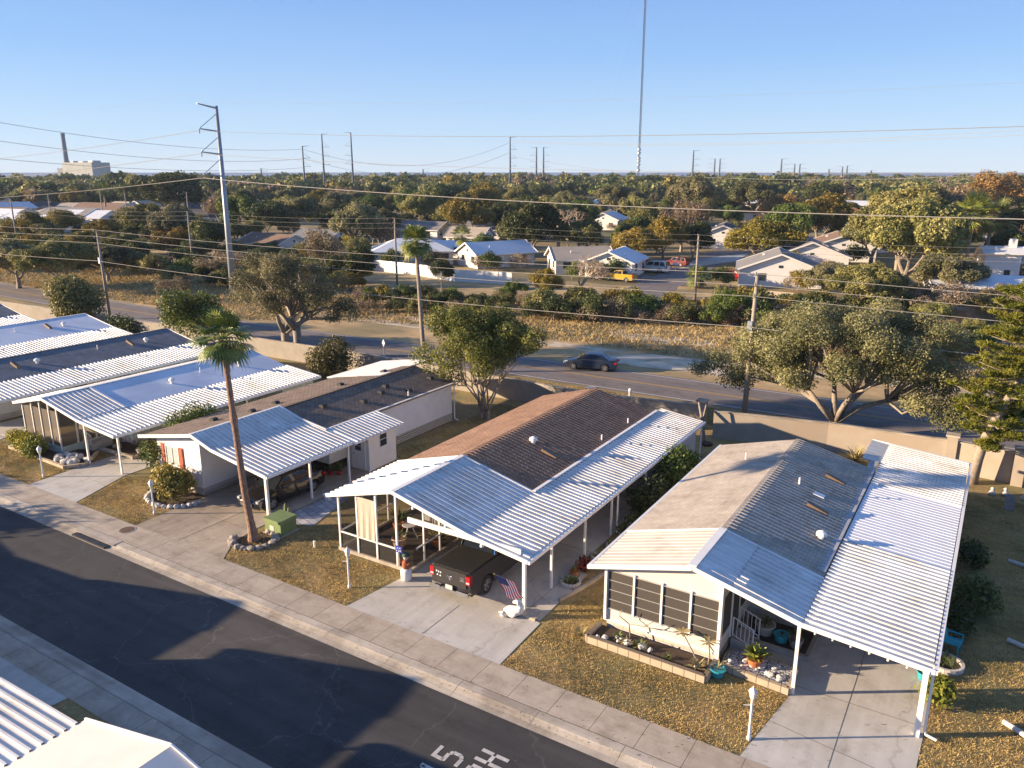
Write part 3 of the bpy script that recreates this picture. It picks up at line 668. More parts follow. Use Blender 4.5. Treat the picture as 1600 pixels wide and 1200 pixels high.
for y in (25.6, 27.0):
    r3 = MB(); r3.beam((-48, y, 1.3), (-47.1, y, 1.0), .04); [r3.beam((-48+.15*k, y, .4), (-48+.15*k, y, 1.28-.05*k), .02) for k in range(7)]; r3.build('railing', trim_white, h1)
roof_vent(-46.9, 31.5, 3.15, 'cap', h1); roof_vent(-47.5, 34.2, 3.25, 'pipe', h1); roof_vent(-47.0, 37.2, 3.15, 'cap', h1)

# ---- the homes further along the row, simpler but whole
def row_home(label, xc, zr, hw, ze, y0, ya, y1, m_roof, cw, m_wall, left_aw=0., kind='plain', m_r2=None):
    h = thing('mobile_home', label, 'mobile home', (xc, (y0+y1)/2, 0))
    T = [(xc-hw, ze), (xc, zr), (xc+hw, ze)]
    roof_part('roof', [(xc-hw, ze), (xc-.01, zr)], ya, y1, kind, m_roof, h); roof_part('roof', [(xc+.01, zr), (xc+hw-.02, ze)], ya, y1, kind, m_r2 or m_roof, h)
    if ya > y0+.2:
        roof_part('awning_roof', [(xc-hw, ze), (xc-.02, zr)], y0, ya-.02, 'pan', white_metal, h); roof_part('awning_roof', [(xc+.02, zr), (xc+hw-.02, ze)], y0, ya-.02, 'pan', white_metal, h)
    MB().beam((xc, y0, zr+.02), (xc, y1, zr+.02), .22, .03).build('ridge_cap', m_roof, h)
    if cw: roof_part('carport_roof', [(xc+hw, ze-.02), (xc+hw+cw, ze-.42)], y0, y1, 'pan', white_metal, h); gutter(xc+hw+cw+.04, ze-.40, y0, y1, h)
    path = T+([(xc+hw+cw, ze-.42)] if cw else [])
    fascia(path, y0-.04, h); fascia(path, y1+.04, h)
    body(xc-hw+.4, xc+hw-.3, max(ya, y0+.4), y1-.2, T, h, m_wall, skirt=.45)
    if cw:
        for k in range(6): post(xc+hw+cw-.15, y0+.2+(y1-y0-.4)*k/5, ze-.46, h, .05)
    for k in range(3): window(h, (xc+hw-.3, y0+4+k*3.6, 1.15), (0, 1, 0), 1., 1., 1, 2, out=(1, 0, 0))
    s = -1 if y0 < 0 else 1
    for k, (dx, yy, kd) in enumerate(((.45, .25, 'box'), (.5, .33, 'cap'), (.4, .6, 'pipe'), (.45, .75, 'box'), (.5, .82, 'cap'))):
        roof_vent(xc+hw*dx, y0+(y1-y0)*yy, zr-(zr-ze)*dx+.02, kd, h, (zr-ze)/hw)
    return h
row_home('home with long slate blue shingle slope left of the screened corner porch', -62.2, 3.6, 3.85, 2.8, 23.6, 24.1, 41.8, sh_blue, 3.3, wall_white)
row_home('home under a broad seamed pale blue metal roof near the left edge', -75.6, 3.6, 4.6, 2.75, 23.6, 24.0, 42.2, steel_white, 3.6, wall_cream)
row_home('second last home at the far left, grey shingles above a ribbed white awning', -89.3, 3.6, 4.1, 2.8, 23.6, 24.1, 41.0, sh_blue, 3.4, wall_white)
row_home('leftmost home of the row, its grey roof end just inside the left edge', -103, 3.6, 4.1, 2.8, 23.6, 24.1, 41.0, sh_grey, 3.4, wall_white)
# ---- homes across the street (front gables face the street at Y = 9.3)
def across(label, xc, zr, hw, ze, front, m_lit, cw_l=0., cw_r=0., zcw=2.45):
    h = thing('mobile_home', label, 'mobile home', (xc, front-8, 0))
    T = [(xc-hw, ze), (xc, zr), (xc+hw, ze)]
    roof_part('roof', [(xc-hw, ze), (xc-.01, zr)], front-16, front, 'plain', m_lit, h); roof_part('roof', [(xc+.01, zr), (xc+hw, ze)], front-16, front, 'plain', m_lit, h)
    if cw_l: roof_part('carport_roof', [(xc-hw-cw_l, zcw), (xc-hw-.02, ze-.03)], front-14, front-.15, 'pan', white_metal, h); post(xc-hw-cw_l+.1, front-.3, zcw-.1, h); gutter(xc-hw-cw_l-.05, zcw+.02, front-14, front-.15, h)
    if cw_r: roof_part('carport_roof', [(xc+hw+.02, ze-.03), (xc+hw+cw_r, zcw)], front-14, front-.1, 'pan', white_metal, h); post(xc+hw+cw_r-.1, front-.3, zcw-.1, h)
    fascia(T, front+.03, h)
    body(xc-hw+.3, xc+hw-.3, front-15.7, front-.5, T, h, wall_white, skirt=.4)
    window(h, (xc+1.2, front-.5, 1.1), (-1, 0, 0), 1.4, 1.2, 2, 1, out=(0, 1, 0))
    return h
across('home across the street at the lower left corner, smooth cream metal roof and ribbed awning', -15.6, 3.5, 3.9, 2.62, 9.3, mat('cream_flat_metal', (.74, .69, .62), (.66, .61, .54), .8, .5), 4.1)
across('home across the street hidden below the lower left frame edge', -29.0, 3.6, 3.6, 2.7, 9.4, white_metal)
across('home across the street left of the frame with wide carport', -38.2, 3.6, 3.7, 2.7, 9.6, white_metal, 4.5)
across('farther home across the street left of the frame', -54.5, 3.6, 3.8, 2.7, 9.6, white_metal, 0, 4.2)

# ---- estate wall along the back of the lots
def wall_run(name, label, pts, h, m, caps=()):
    w = thing(name, label, 'wall', (pts[0][0], pts[0][1], 0))
    for i, ((x0, y0), (x1, y1)) in enumerate(zip(pts[:-1], pts[1:])):
        b = MB(); b.beam((x0, y0, h/2-.02), (x1, y1, h/2-.02), .18, h); b.build('panel', m, w)
    c = MB()
    for (x0, y0), (x1, y1) in zip(pts[:-1], pts[1:]): c.beam((x0, y0, h+.02), (x1, y1, h+.02), .26, .07)
    c.build('coping', kerb_conc, w)
    for x, y in caps:
        p = MB().box(x-.28, y-.28, 0, x+.28, y+.28, h+.32).build('pillar', m, w)
        MB().box(x-.36, y-.36, h+.322, x+.36, y+.36, h+.42).build('cap', kerb_conc, p)
    return w
stucco = mat('buff_stucco', (.40, .34, .27), (.33, .28, .22), 1.2, .9, bump=.15, bscale=20, c3=(.36, .29, .22), scale2=.3)
wall_run('boundary_wall', 'buff stucco wall with pillar behind the brown shingle home and the seamed roof homes', [(-112, 47.6), (-80, 49.0), (-46, 50.0), (-24, 49.2), (-16.2, 50.4)], 1.6, mat('shaded_stucco', (.34, .30, .25), (.27, .24, .2), 1.2, .9, bump=.15, bscale=20), [(-24, 49.2), (-16.2, 50.4)])  # greyer, darker stucco: the shade on this wall is put into its colour
wall_run('boundary_wall', 'buff stucco wall behind the grey shingle home at the foot of the big oak, running to the right edge', [(-14.9, 48.9), (-8.0, 50.2), (-1.2, 50.5), (4, 49.8), (16, 49.8)], 1.8, stucco, [(-1.2, 50.5), (2.2, 49.9)])
# ------------------------------------------------------------------ foliage
def leaves_mesh(name, P, N, size, tint, asp=.55, mats=None, jitter=.35, rng=None):
    """one rhombus per leaf at P with normal N"""
    rng = rng or np.random.default_rng(1); n = len(P)
    N = N/np.linalg.norm(N, axis=1, keepdims=True)
    r = rng.normal(size=(n, 3)); U = np.cross(N, r); U /= np.linalg.norm(U, axis=1, keepdims=True)+1e-9
    V = np.cross(N, U); s = (size*(1+jitter*rng.uniform(-1, 1, n)))[:, None] if not hasattr(size, '__len__') else size[:, None]
    q = np.stack([P-U*s, P-V*s*asp+N*s*.15, P+U*s, P+V*s*asp+N*s*.15], 1).reshape(-1, 3)
    return quads_mesh(name, q, tint, mats)
def quads_mesh(name, q, tint, mats):
    me = bpy.data.meshes.new(name); nv = len(q); nf = nv//4
    me.vertices.add(nv); me.vertices.foreach_set('co', q.astype(np.float32).ravel())
    me.loops.add(nv); me.loops.foreach_set('vertex_index', np.arange(nv, dtype=np.int32))
    me.polygons.add(nf); me.polygons.foreach_set('loop_start', np.arange(0, nv, 4, dtype=np.int32))
    a = me.attributes.new('tint', 'FLOAT', 'FACE'); a.data.foreach_set('value', np.asarray(tint, dtype=np.float32))
    for m in (mats if isinstance(mats, (list, tuple)) else [mats]): me.materials.append(m)
    me.update(calc_edges=True); me.validate(); return me
def crown_points(centres, radii, n_per, rng, flat=.75, shell=.45, up=.35):
    P = []; N = []; T = []
    for c, r in zip(centres, radii):
        n = int(n_per*(r**2)); u = rng.normal(size=(n, 3)); u /= np.linalg.norm(u, axis=1, keepdims=True)
        d = (shell+(1-shell)*rng.random(n)**.6)[:, None]
        lump = 1+.25*np.sin(u[:, :1]*5+c[0])*np.cos(u[:, 1:2]*4+c[1])
        p = np.array(c)+u*d*r*lump*np.array([1, 1, flat]); P.append(p)
        N.append(u*.6+rng.normal(size=(n, 3))*.55+np.array([0, 0, up])); T.append(np.clip(rng.random()*.6+rng.normal(size=n)*.13+.2, 0, 1))
    return np.concatenate(P), np.concatenate(N), np.concatenate(T)
def limb_mesh(mb, base, centres, trunk_r, fork_h, rng, n_main=4, k=7, wig=.25, twig=.05, spread=.5):
    """tapered trunk, main limbs towards groups of clumps, branches to every clump"""
    base = np.array(base, float); C = np.array(centres); fork = base+np.array([0, 0, fork_h])
    mb.tube([base-np.array([0, 0, .1]), base+[0, 0, .15], base+np.array([.03, .02, fork_h*.5]), fork], [trunk_r*1.5, trunk_r*1.1, trunk_r*.95, trunk_r*.9], k)
    ang = np.arctan2(C[:, 1]-fork[1], C[:, 0]-fork[0]); order = np.argsort(ang); groups = np.array_split(order, n_main)
    for g in groups:
        if not len(g): continue
        ctr = C[g].mean(0); mid = fork+(ctr-fork)*spread
        mid[2] = max(mid[2]-abs(ctr[2]-fork[2])*.12, fork_h*.8+base[2])
        j = lambda s: rng.normal(size=3)*s
        h1 = fork+(mid-fork)*.5+j(wig)*.6
        mb.tube([fork-[0, 0, .1], h1, mid], [trunk_r*.62, trunk_r*.5, trunk_r*.38], k)
        for i in g:
            c = C[i]; m2 = mid+(c-mid)*.5+j(wig)
            mb.tube([mid, m2, c+(c-mid)*.15], [trunk_r*.32, trunk_r*.2, twig*.4], max(4, k-2))
def ell_centres(n, c, rad, rng, rmin=.55, zcut=-.5):
    out = []
    while len(out) < n:
        u = rng.normal(size=3); u /= np.linalg.norm(u)
        if u[2] < zcut: continue
        out.append(np.array(c)+u*np.array(rad)*(rmin+(1-rmin)*rng.random()**.5))
    return out
OLIVE = [(.0, (.088, .092, .028)), (.35, (.175, .172, .052)), (.7, (.27, .25, .082)), (1., (.37, .33, .13))]
GREEN = [(.0, (.035, .062, .012)), (.4, (.080, .120, .022)), (.75, (.150, .180, .034)), (1., (.23, .24, .05))]
GOLD = [(.0, (.11, .095, .020)), (.4, (.22, .175, .030)), (.75, (.33, .24, .036)), (1., (.42, .29, .045))]
BROWN = [(.0, (.13, .095, .055)), (.4, (.24, .175, .105)), (.8, (.34, .255, .165)), (1., (.42, .33, .23))]
RUST = [(.0, (.14, .085, .025)), (.5, (.27, .165, .05)), (1., (.38, .24, .08))]
DARK = [(.0, (.032, .045, .013)), (.5, (.075, .092, .026)), (1., (.13, .145, .045))]
PINE = [(.0, (.055, .085, .010)), (.4, (.14, .17, .018)), (.8, (.25, .26, .03)), (1., (.34, .31, .045))]
YEL = [(.0, (.12, .13, .012)), (.5, (.32, .30, .03)), (1., (.50, .42, .06))]
m_olive = leaf_mat('olive_leaves', OLIVE); m_green = leaf_mat('green_leaves', GREEN); m_greyolive = leaf_mat('grey_olive_leaves', [(.0, (.095, .10, .035)), (.35, (.175, .170, .075)), (.7, (.26, .24, .115)), (1., (.38, .34, .15))]); m_gold = leaf_mat('golden_leaves', GOLD)
m_brown = leaf_mat('dry_brown_leaves', BROWN); m_rust = leaf_mat('rust_leaves', RUST); m_dark = leaf_mat('dark_leaves', DARK)
m_pine = leaf_mat('pine_needles', PINE); m_yel = leaf_mat('yellow_leaves', YEL)
m_grass = leaf_mat('dry_grass_blades', [(.0, (.15, .12, .045)), (.4, (.42, .29, .115)), (.8, (.62, .44, .18)), (1., (.20, .20, .055))], rough=.9, trans=.1)
m_field = leaf_mat('tall_dry_grass', [(.0, (.32, .22, .09)), (.5, (.62, .42, .20)), (1., (.78, .58, .30))], rough=.9, trans=.1)
def mesh_obj(name, me, parent=None, loc=(0, 0, 0)):
    o = bpy.data.objects.new(name, me); COL.objects.link(o); o.location = loc
    if parent is not None: o.parent = parent
    return o
def tree(name, label, cat, loc, centres, radii, leafm, n_per=260, leaf=.11, trunk_r=.2, fork_h=1.5, barkm=None, n_main=4, seed=1, group=None, flat=.75, wig=.2, shell=.45, trunks=((0, 0),), asp=.55, spread=.5):
    """centres are relative to loc"""
    rng = np.random.default_rng(seed); t = thing(name, label, cat, (loc[0], loc[1], 0), group=group)
    P, N, T = crown_points(centres, radii, n_per, rng, flat, shell)
    mesh_obj('crown', leaves_mesh('crown', P, N, leaf, T, asp, leafm, rng=rng), t)
    mb = MB(); C = np.array(centres)
    for i, (dx, dy) in enumerate(trunks):
        sel = C if len(trunks) == 1 else C[i::len(trunks)]
        limb_mesh(mb, (dx, dy, 0), sel, trunk_r, fork_h*(1+.15*i), rng, n_main, wig=wig, spread=spread)
    off = root_off(t); mb.v = [(x+off.x, y+off.y, z) for x, y, z in mb.v]
    mb.build('trunk', barkm or bark, t, smooth=True)
    return t
rng = np.random.default_rng(11)
# big live oak by the right of the far road verge
c = ell_centres(78, (.1, .6, 5.6), (7.6, 4.8, 3.2), rng, .3, -.65); c += [np.array(p) for p in ((-8.3, .5, 4.1), (-9.4, .2, 3.4), (7.6, -.4, 3.5), (6.8, -1.0, 2.8), (8.0, 1, 4.6), (-6.6, .2, 3.2), (5.0, -1.5, 3.4))]
tree('oak_tree', 'sprawling olive grey oak with wide low limbs behind the rightmost home', 'tree', (-8.2, 53.6), c, [.7+.95*rng.random() for _ in c], m_greyolive, 1150, .072, .36, 1.0, bark, 6, 3, shell=.15, flat=.7, wig=.35, spread=.55)
# twin trunk oak on the left of the road
c = ell_centres(44, (0, 0, 6.7), (6.3, 4.2, 2.9), rng, .45, -.5); c += [np.array(p) for p in ((6.2, .5, 5.3), (7.3, .4, 5.6), (5.5, .5, 4.3), (-6.4, 0, 5.4), (7.9, .2, 4.9))]
tree('oak_tree', 'spreading oak with two thick trunks left of the slim palm, across the wall', 'tree', (-56.4, 50.6), c, [.65+.8*rng.random() for _ in c], m_greyolive, 760, .078, .42, 2.3, bark, 4, 5, shell=.2, flat=.7, wig=.3, trunks=((-.6, 0), (.7, .3)))
# bright green tree between the taupe and the brown homes
c = ell_centres(44, (-.4, .2, 5.5), (3.8, 3.3, 2.3), rng, .35, -.6); c += [np.array(p) for p in ((-3.9, -1.2, 2.9), (-3.3, -1, 2.2), (-4.6, -.5, 4.2), (3.7, .3, 5.9), (4.3, .2, 6.3), (-2.4, -.6, 3.0))]
tree('ficus_tree', 'leafy green tree on slim pale stems between the taupe and the brown shingle homes', 'tree', (-30.2, 44.3), c, [.75+.5*rng.random() for _ in c], leaf_mat('fresh_olive_leaves', [(.0, (.065, .085, .016)), (.4, (.13, .145, .027)), (.75, (.21, .21, .042)), (1., (.29, .26, .06))]), 900, .08, .12, .5, bark_pale, 3, 8, flat=.85, wig=.15, trunks=((0, 0), (.35, .1), (-.3, .2), (.6, -.1)))
# bushes and small trees round the lots
def bush(name, label, loc, rad, leafm, n=12, n_per=420, leaf=.08, seed=0, group=None, stem=.05, cat='shrub', rc=None, zc=None, asp=.55):
    r = np.random.default_rng(seed+50); z0 = zc if zc is not None else rad[2]
    c = ell_centres(n, (0, 0, z0), (rad[0]*.7, rad[1]*.7, rad[2]*.7), r, .35, -.7)
    rr = rc or min(rad)*.5
    return tree(name, label, cat, loc, c, [rr*(.8+.5*r.random()) for _ in c], leafm, n_per, leaf, stem, max(.15, z0*.35), bark, 3, seed, group, .9, .08, asp=asp)
bush('green_tree', 'bright green bushy tree behind the slate blue roof at the bend of the wall', (-70.0, 49.4), (4.2, 3.2, 2.6), m_green, 18, 300, .13, 3, cat='tree', zc=3.0, rc=1.4)
bush('round_shrub', 'large rounded brown green shrub behind the white rear awning, near the road sign', (-47.6, 47.2), (2.4, 2.0, 1.5), leaf_mat('bronze_leaves', [(.0, (.045, .048, .015)), (.5, (.11, .095, .03)), (1., (.18, .13, .055))]), 16, 420, .10, 4, rc=1.0)
bush('bushy_tree', 'pale olive bushy tree at the left edge above the ribbed awning', (-87.5, 48.0), (3.6, 3, 2.9), m_olive, 18, 260, .15, 5, cat='tree', zc=3.0, rc=1.4)
bush('hedge_shrub', 'low tangled vines on the wall left of the seamed roof', (-79.5, 48.2), (3.2, 1.0, .9), m_dark, 12, 260, .12, 6, rc=.8)
bush('hedge_shrub', 'tall dark shrub beside the brown home carport, farther of the pair near the grey roof', (-13.5, 38.7), (1.1, 1.9, 1.35), m_green, 16, 520, .09, 7, rc=.75)
bush('hedge_shrub', 'dark leafy shrub beside the brown home carport, nearer of the pair', (-13.4, 35.0), (.9, 1.6, 1.1), m_dark, 14, 520, .09, 8, rc=.65)
bush('hedge_shrub', 'low shrub at the carport post in front of the dark leafy shrub', (-13.3, 32.3), (.7, 1.0, .6), m_dark, 9, 520, .08, 9, rc=.45)
bush('shrub', 'yellow green shrub with whorled leaves beside the right carport post', (.15, 26.5), (.55, .7, .5), leaf_mat('lime_leaves', [(.0, (.08, .12, .015)), (.5, (.2, .24, .03)), (1., (.42, .38, .07))]), 10, 700, .08, 12, rc=.34)
bush('shrub', 'dark round shrub right of the wide carport roof, beyond the teal chair', (.75, 33.3), (.85, 1.1, .8), m_dark, 12, 520, .08, 13, rc=.55)
bush('shrub', 'small dark shrub under the right eave, farther from the street', (.45, 37.5), (.6, .8, .6), m_dark, 9, 500, .08, 14, rc=.45)
bush('shrub', 'low dark shrub between the teal chair and the dark round shrub', (.35, 31.2), (.6, .7, .55), m_dark, 9, 500, .08, 15, rc=.42)
bush('bushy_tree', 'small leafy tree growing between the pale metal roof and the taupe roof', (-40.6, 28.4), (.8, 1.9, 1.2), m_green, 14, 480, .09, 16, cat='tree', zc=2.3, rc=.6)
bush('bushy_tree', 'small light green tree at the left corner of the white front wall', (-39.3, 24.8), (.85, .85, 1.15), leaf_mat('light_leaves', [(.0, (.06, .09, .015)), (.5, (.14, .16, .03)), (1., (.28, .26, .06))]), 10, 420, .09, 17, cat='tree', zc=1.7, rc=.45)
bush('shrub', 'broad leafed dark shrub with bright leaf edges in the stone ringed bed below the shutters', (-36.2, 23.6), (1.45, .85, .95), leaf_mat('croton_leaves', [(.0, (.05, .055, .014)), (.45, (.14, .13, .03)), (.8, (.34, .26, .06)), (1., (.62, .48, .16))]), 20, 560, .12, 18, rc=.5, asp=.45)
bush('shrub', 'thin small shrub at the left end of the stone ringed bed', (-37.6, 23.5), (.4, .4, .4), m_green, 6, 400, .09, 19, rc=.25)
for i, (x, y) in enumerate(((-51.6, 23.5), (-50.7, 23.35), (-49.8, 23.2), (-48.9, 23.1))):
    bush('shrub', 'yellow shrub in the bed before the screened corner porch, '+('leftmost of four', 'second from left', 'third from left', 'rightmost and greenest')[i], (x, y), (.72, .6, .62), m_yel if i < 3 else leaf_mat('yellow_green_leaves', [(.0, (.09, .13, .015)), (1., (.3, .3, .05))]), 11, 760, .07, 20+i, 'yellow shrubs before the porch', rc=.42)
bush('red_plant', 'red leafed plant beside the brown home driveway edge', (-13.95, 28.3), (.35, .4, .35), leaf_mat('red_leaves', [(.0, (.10, .03, .02)), (1., (.35, .08, .05))]), 6, 700, .08, 30, rc=.24, cat='plant')
bush('young_tree', 'small lime sapling behind the taupe home near the wall', (-26.6, 46.6), (.5, .5, .5), m_yel, 6, 300, .12, 31, rc=.35, zc=.9, cat='tree')
# leaning bare stump tree by the wall
lt = thing('bare_tree', 'leaning dark bare stem against the wall behind the brown home', 'tree', (-14.9, 47.4, 0))
MB().tube([(-14.9, 47.4, 0), (-15.3, 47.9, 1.2), (-15.8, 48.4, 2.4)], [.12, .09, .07], 7).tube([(-15.3, 47.9, 1.3), (-15.2, 48.1, 2.4)], [.07, .05], 6).build('trunk', bark, lt, smooth=True)
MB().rock((-14.7, 47.2, .1), .35, 4, .4).build('root_mound', soil, lt)
# spiky grass clump on the wall
def spiky(name, label, loc, n, L, m, width=.035, cat='plant', seed=0, z0=0., group=None, upr=.9, tilt=.9):
    r = np.random.default_rng(seed); mb = MB()
    t = thing(name, label, cat, (loc[0], loc[1], z0), group=group)
    for i in range(n):
        a = r.random()*6.283; e = upr-tilt*r.random()*.8; l = L*(.6+.5*r.random())
        d = Vector((math.cos(a)*math.cos(e*1.4), math.sin(a)*math.cos(e*1.4), math.sin(e*1.4))); s = Vector((-math.sin(a), math.cos(a), 0))*width
        b = Vector((loc[0], loc[1], z0)); m1 = b+d*l*.55; tp = b+d*l+Vector((0, 0, -l*.18))
        mb.quad(b-s*.5, b+s*.5, m1+s, m1-s); mb.quad(m1-s, m1+s, tp)
    mb.build('leaf_blades', m, t, fixn=False); return t
blade_m = mat('blade_green', (.16, .19, .05), (.09, .12, .03), 5., .6)
blade_y = mat('blade_straw', (.42, .33, .15), (.28, .24, .10), 5., .7)
spiky('grass_clump', 'spiky straw green grass clump before the lit wall behind the grey roof', (-6.1, 49.2), 70, 1.3, blade_y, .04, seed=2)

# conifer at the right edge with layered sprays
def conifer(loc):
    r = np.random.default_rng(77); t = thing('pine_tree', 'tall leaning conifer at the right edge with flat sprays of yellow green needles', 'tree', (loc[0], loc[1], 0))
    path = [Vector(p) for p in ((0, 0, -.1), (.15, 0, 1.4), (.35, 0, 2.8), (.95, 0, 4.8), (1.5, .1, 6.2), (1.9, .2, 8.4), (2.1, .2, 11), (2.2, .2, 12.8))]
    rad = [.34, .27, .24, .20, .17, .13, .08, .03]; mb = MB()
    mb.tube([p+Vector(loc+(0,)) for p in path], rad, 10); P = []; U = []; T = []
    def tr(z):
        for a, b in zip(path[:-1], path[1:]):
            if a.z <= z <= b.z: return a.lerp(b, (z-a.z)/(b.z-a.z))
        return path[-1]
    for k in range(104):
        z = 2.3+10.2*(k/104)**.92; a = r.random()*6.283; L = (2.6 if z < 8 else 2.6*(13.2-z)/5.2+.5)*(.65+.5*r.random())
        if z < 4.2: L *= .8
        o = tr(z); d = Vector((math.cos(a), math.sin(a), .05+.18*r.random()))
        m1 = o+d*L*.55+Vector((0, 0, -.12)); e = o+d*L+Vector((0, 0, .18))
        mb.tube([o+Vector(loc+(0,)), m1+Vector(loc+(0,)), e+Vector(loc+(0,))], [.055, .035, .012], 4)
        s = Vector((-math.sin(a), math.cos(a), 0)); shade = r.random()
        for j in range(20):
            f = .25+.78*r.random(); w = (r.random()-.5)*1.7*(1.15-f)
            c = np.array(o.lerp(e, f)+s*w+Vector((0, 0, .05*r.normal())))
            n = 34; u = r.normal(size=(n, 3)); u[:, 2] = np.abs(u[:, 2])*.8+.1; u /= np.linalg.norm(u, axis=1, keepdims=True)
            P.append(c+u*.04+r.normal(size=(n, 3))*[.10, .10, .03]); U.append(u); T.append(np.clip(shade*.6+.25*r.normal(size=n)*.6+.25, 0, 1))
    P = np.concatenate(P); U = np.concatenate(U); T = np.concatenate(T); n = len(P)
    W = np.cross(U, r.normal(size=(n, 3))); W /= np.linalg.norm(W, axis=1, keepdims=True)
    L = .20; w = .022
    q = np.stack([P-W*w, P+W*w, P+U*L+W*w*.4, P+U*L-W*w*.4], 1).reshape(-1, 3)
    mesh_obj('crown', quads_mesh('crown', q, T, m_pine), t); mb.build('trunk', bark_pale, t, smooth=True)
    return t
conifer((.05, 49.0))

# fan palms
def fan_crown(parent, c, nf, Lp, Lf, r, m_live, m_dead, nskirt=10):
    mb = MB(); dd = MB()
    def frond(a, e, mbx, lp, lf, droop):
        d = Vector((math.cos(a)*math.cos(e), math.sin(a)*math.cos(e), math.sin(e))); b = Vector(c); k = b+d*lp
        mbx.beam(b, k, .03, .02); side = Vector((-math.sin(a), math.cos(a), 0)); upv = d.cross(side)
        nn = 15
        for i in range(nn):
            th = (i/(nn-1)-.5)*3.3; v = (d*math.cos(th)+side*math.sin(th)).normalized(); L = lf*(.78+.22*math.cos(th))*(.9+.2*r.random())
            wv = v.cross(upv).normalized()*.042*(lf+.3)
            m1 = k+v*L*.6+Vector((0, 0, -droop*.15)); tp = k+v*L+Vector((0, 0, -droop*(.45+.3*r.random())))
            mbx.quad(k, m1-wv, tp, m1+wv)
    for i in range(nf):
        e = 1.35-2.0*(i/nf)**.85+.15*r.normal(); frond(i*2.399+.3*r.normal(), e, mb, Lp*(.8+.4*r.random()), Lf, .25+.5*max(0, .6-e))
    for i in range(nskirt): frond(r.random()*6.28, -.9-.4*r.random(), dd, Lp*.5, Lf*.8, .6)
    mb.build('fronds', m_live, parent, fixn=False)
    if nskirt: dd.build('dead_fronds', m_dead, parent, fixn=False)
frond_m = mat('palm_frond', (.16, .21, .04), (.09, .13, .026), 1.6, .5, c3=(.28, .28, .06), scale2=.9)
frond_dead = mat('dead_frond', (.30, .20, .10), (.2, .13, .07), 3., .8)
def palm(label, path, r0, r1, nf, Lp, Lf, seed, group=None, nsk=10, rough=True):
    r = np.random.default_rng(seed); t = thing('palm_tree', label, 'palm tree', (path[0][0], path[0][1], 0), group=group)
    P = [Vector(p) for p in path]; pts = []; rad = []; n = 54
    for i in range(n+1):
        f = i/n*(len(P)-1); k = min(int(f), len(P)-2); p = P[k].lerp(P[k+1], f-k); g = i/n
        pts.append(p); flare = .75*max(0, 1-g*7)**2
        rad.append((r0+(r1-r0)*g)*(1+flare)*(1+(.07 if i % 2 else -.03)*rough)*(1.25 if rough and abs(g-.62) < .015 else 1))
    mb = MB().tube(pts, rad, 12); mb.build('trunk', palm_bark if rough else bark_pale, t, smooth=False)
    fan_crown(t, tuple(P[-1]), nf, Lp, Lf, r, frond_m, frond_dead, nsk); return t
bx, by = -28.6, 22.55
palm('tall palm with rough reddish trunk in a ring of stones beside the black car', [(bx, by, 0), (-28.95, 22.55, 2.2), (-29.15, 22.55, 4.6), (-29.35, 22.55, 7.5), (-29.5, 22.55, 9.7)], .175, .115, 44, .74, .80, 4)
palm('slim tall palm with smooth pale trunk on the verge of the far road', [(-41.9, 52.7, 0), (-42.1, 52.7, 3), (-42.3, 52.7, 7), (-42.5, 52.7, hgt(378, -42.5, 52.7))], .21, .15, 58, .85, .85, 6, rough=False)
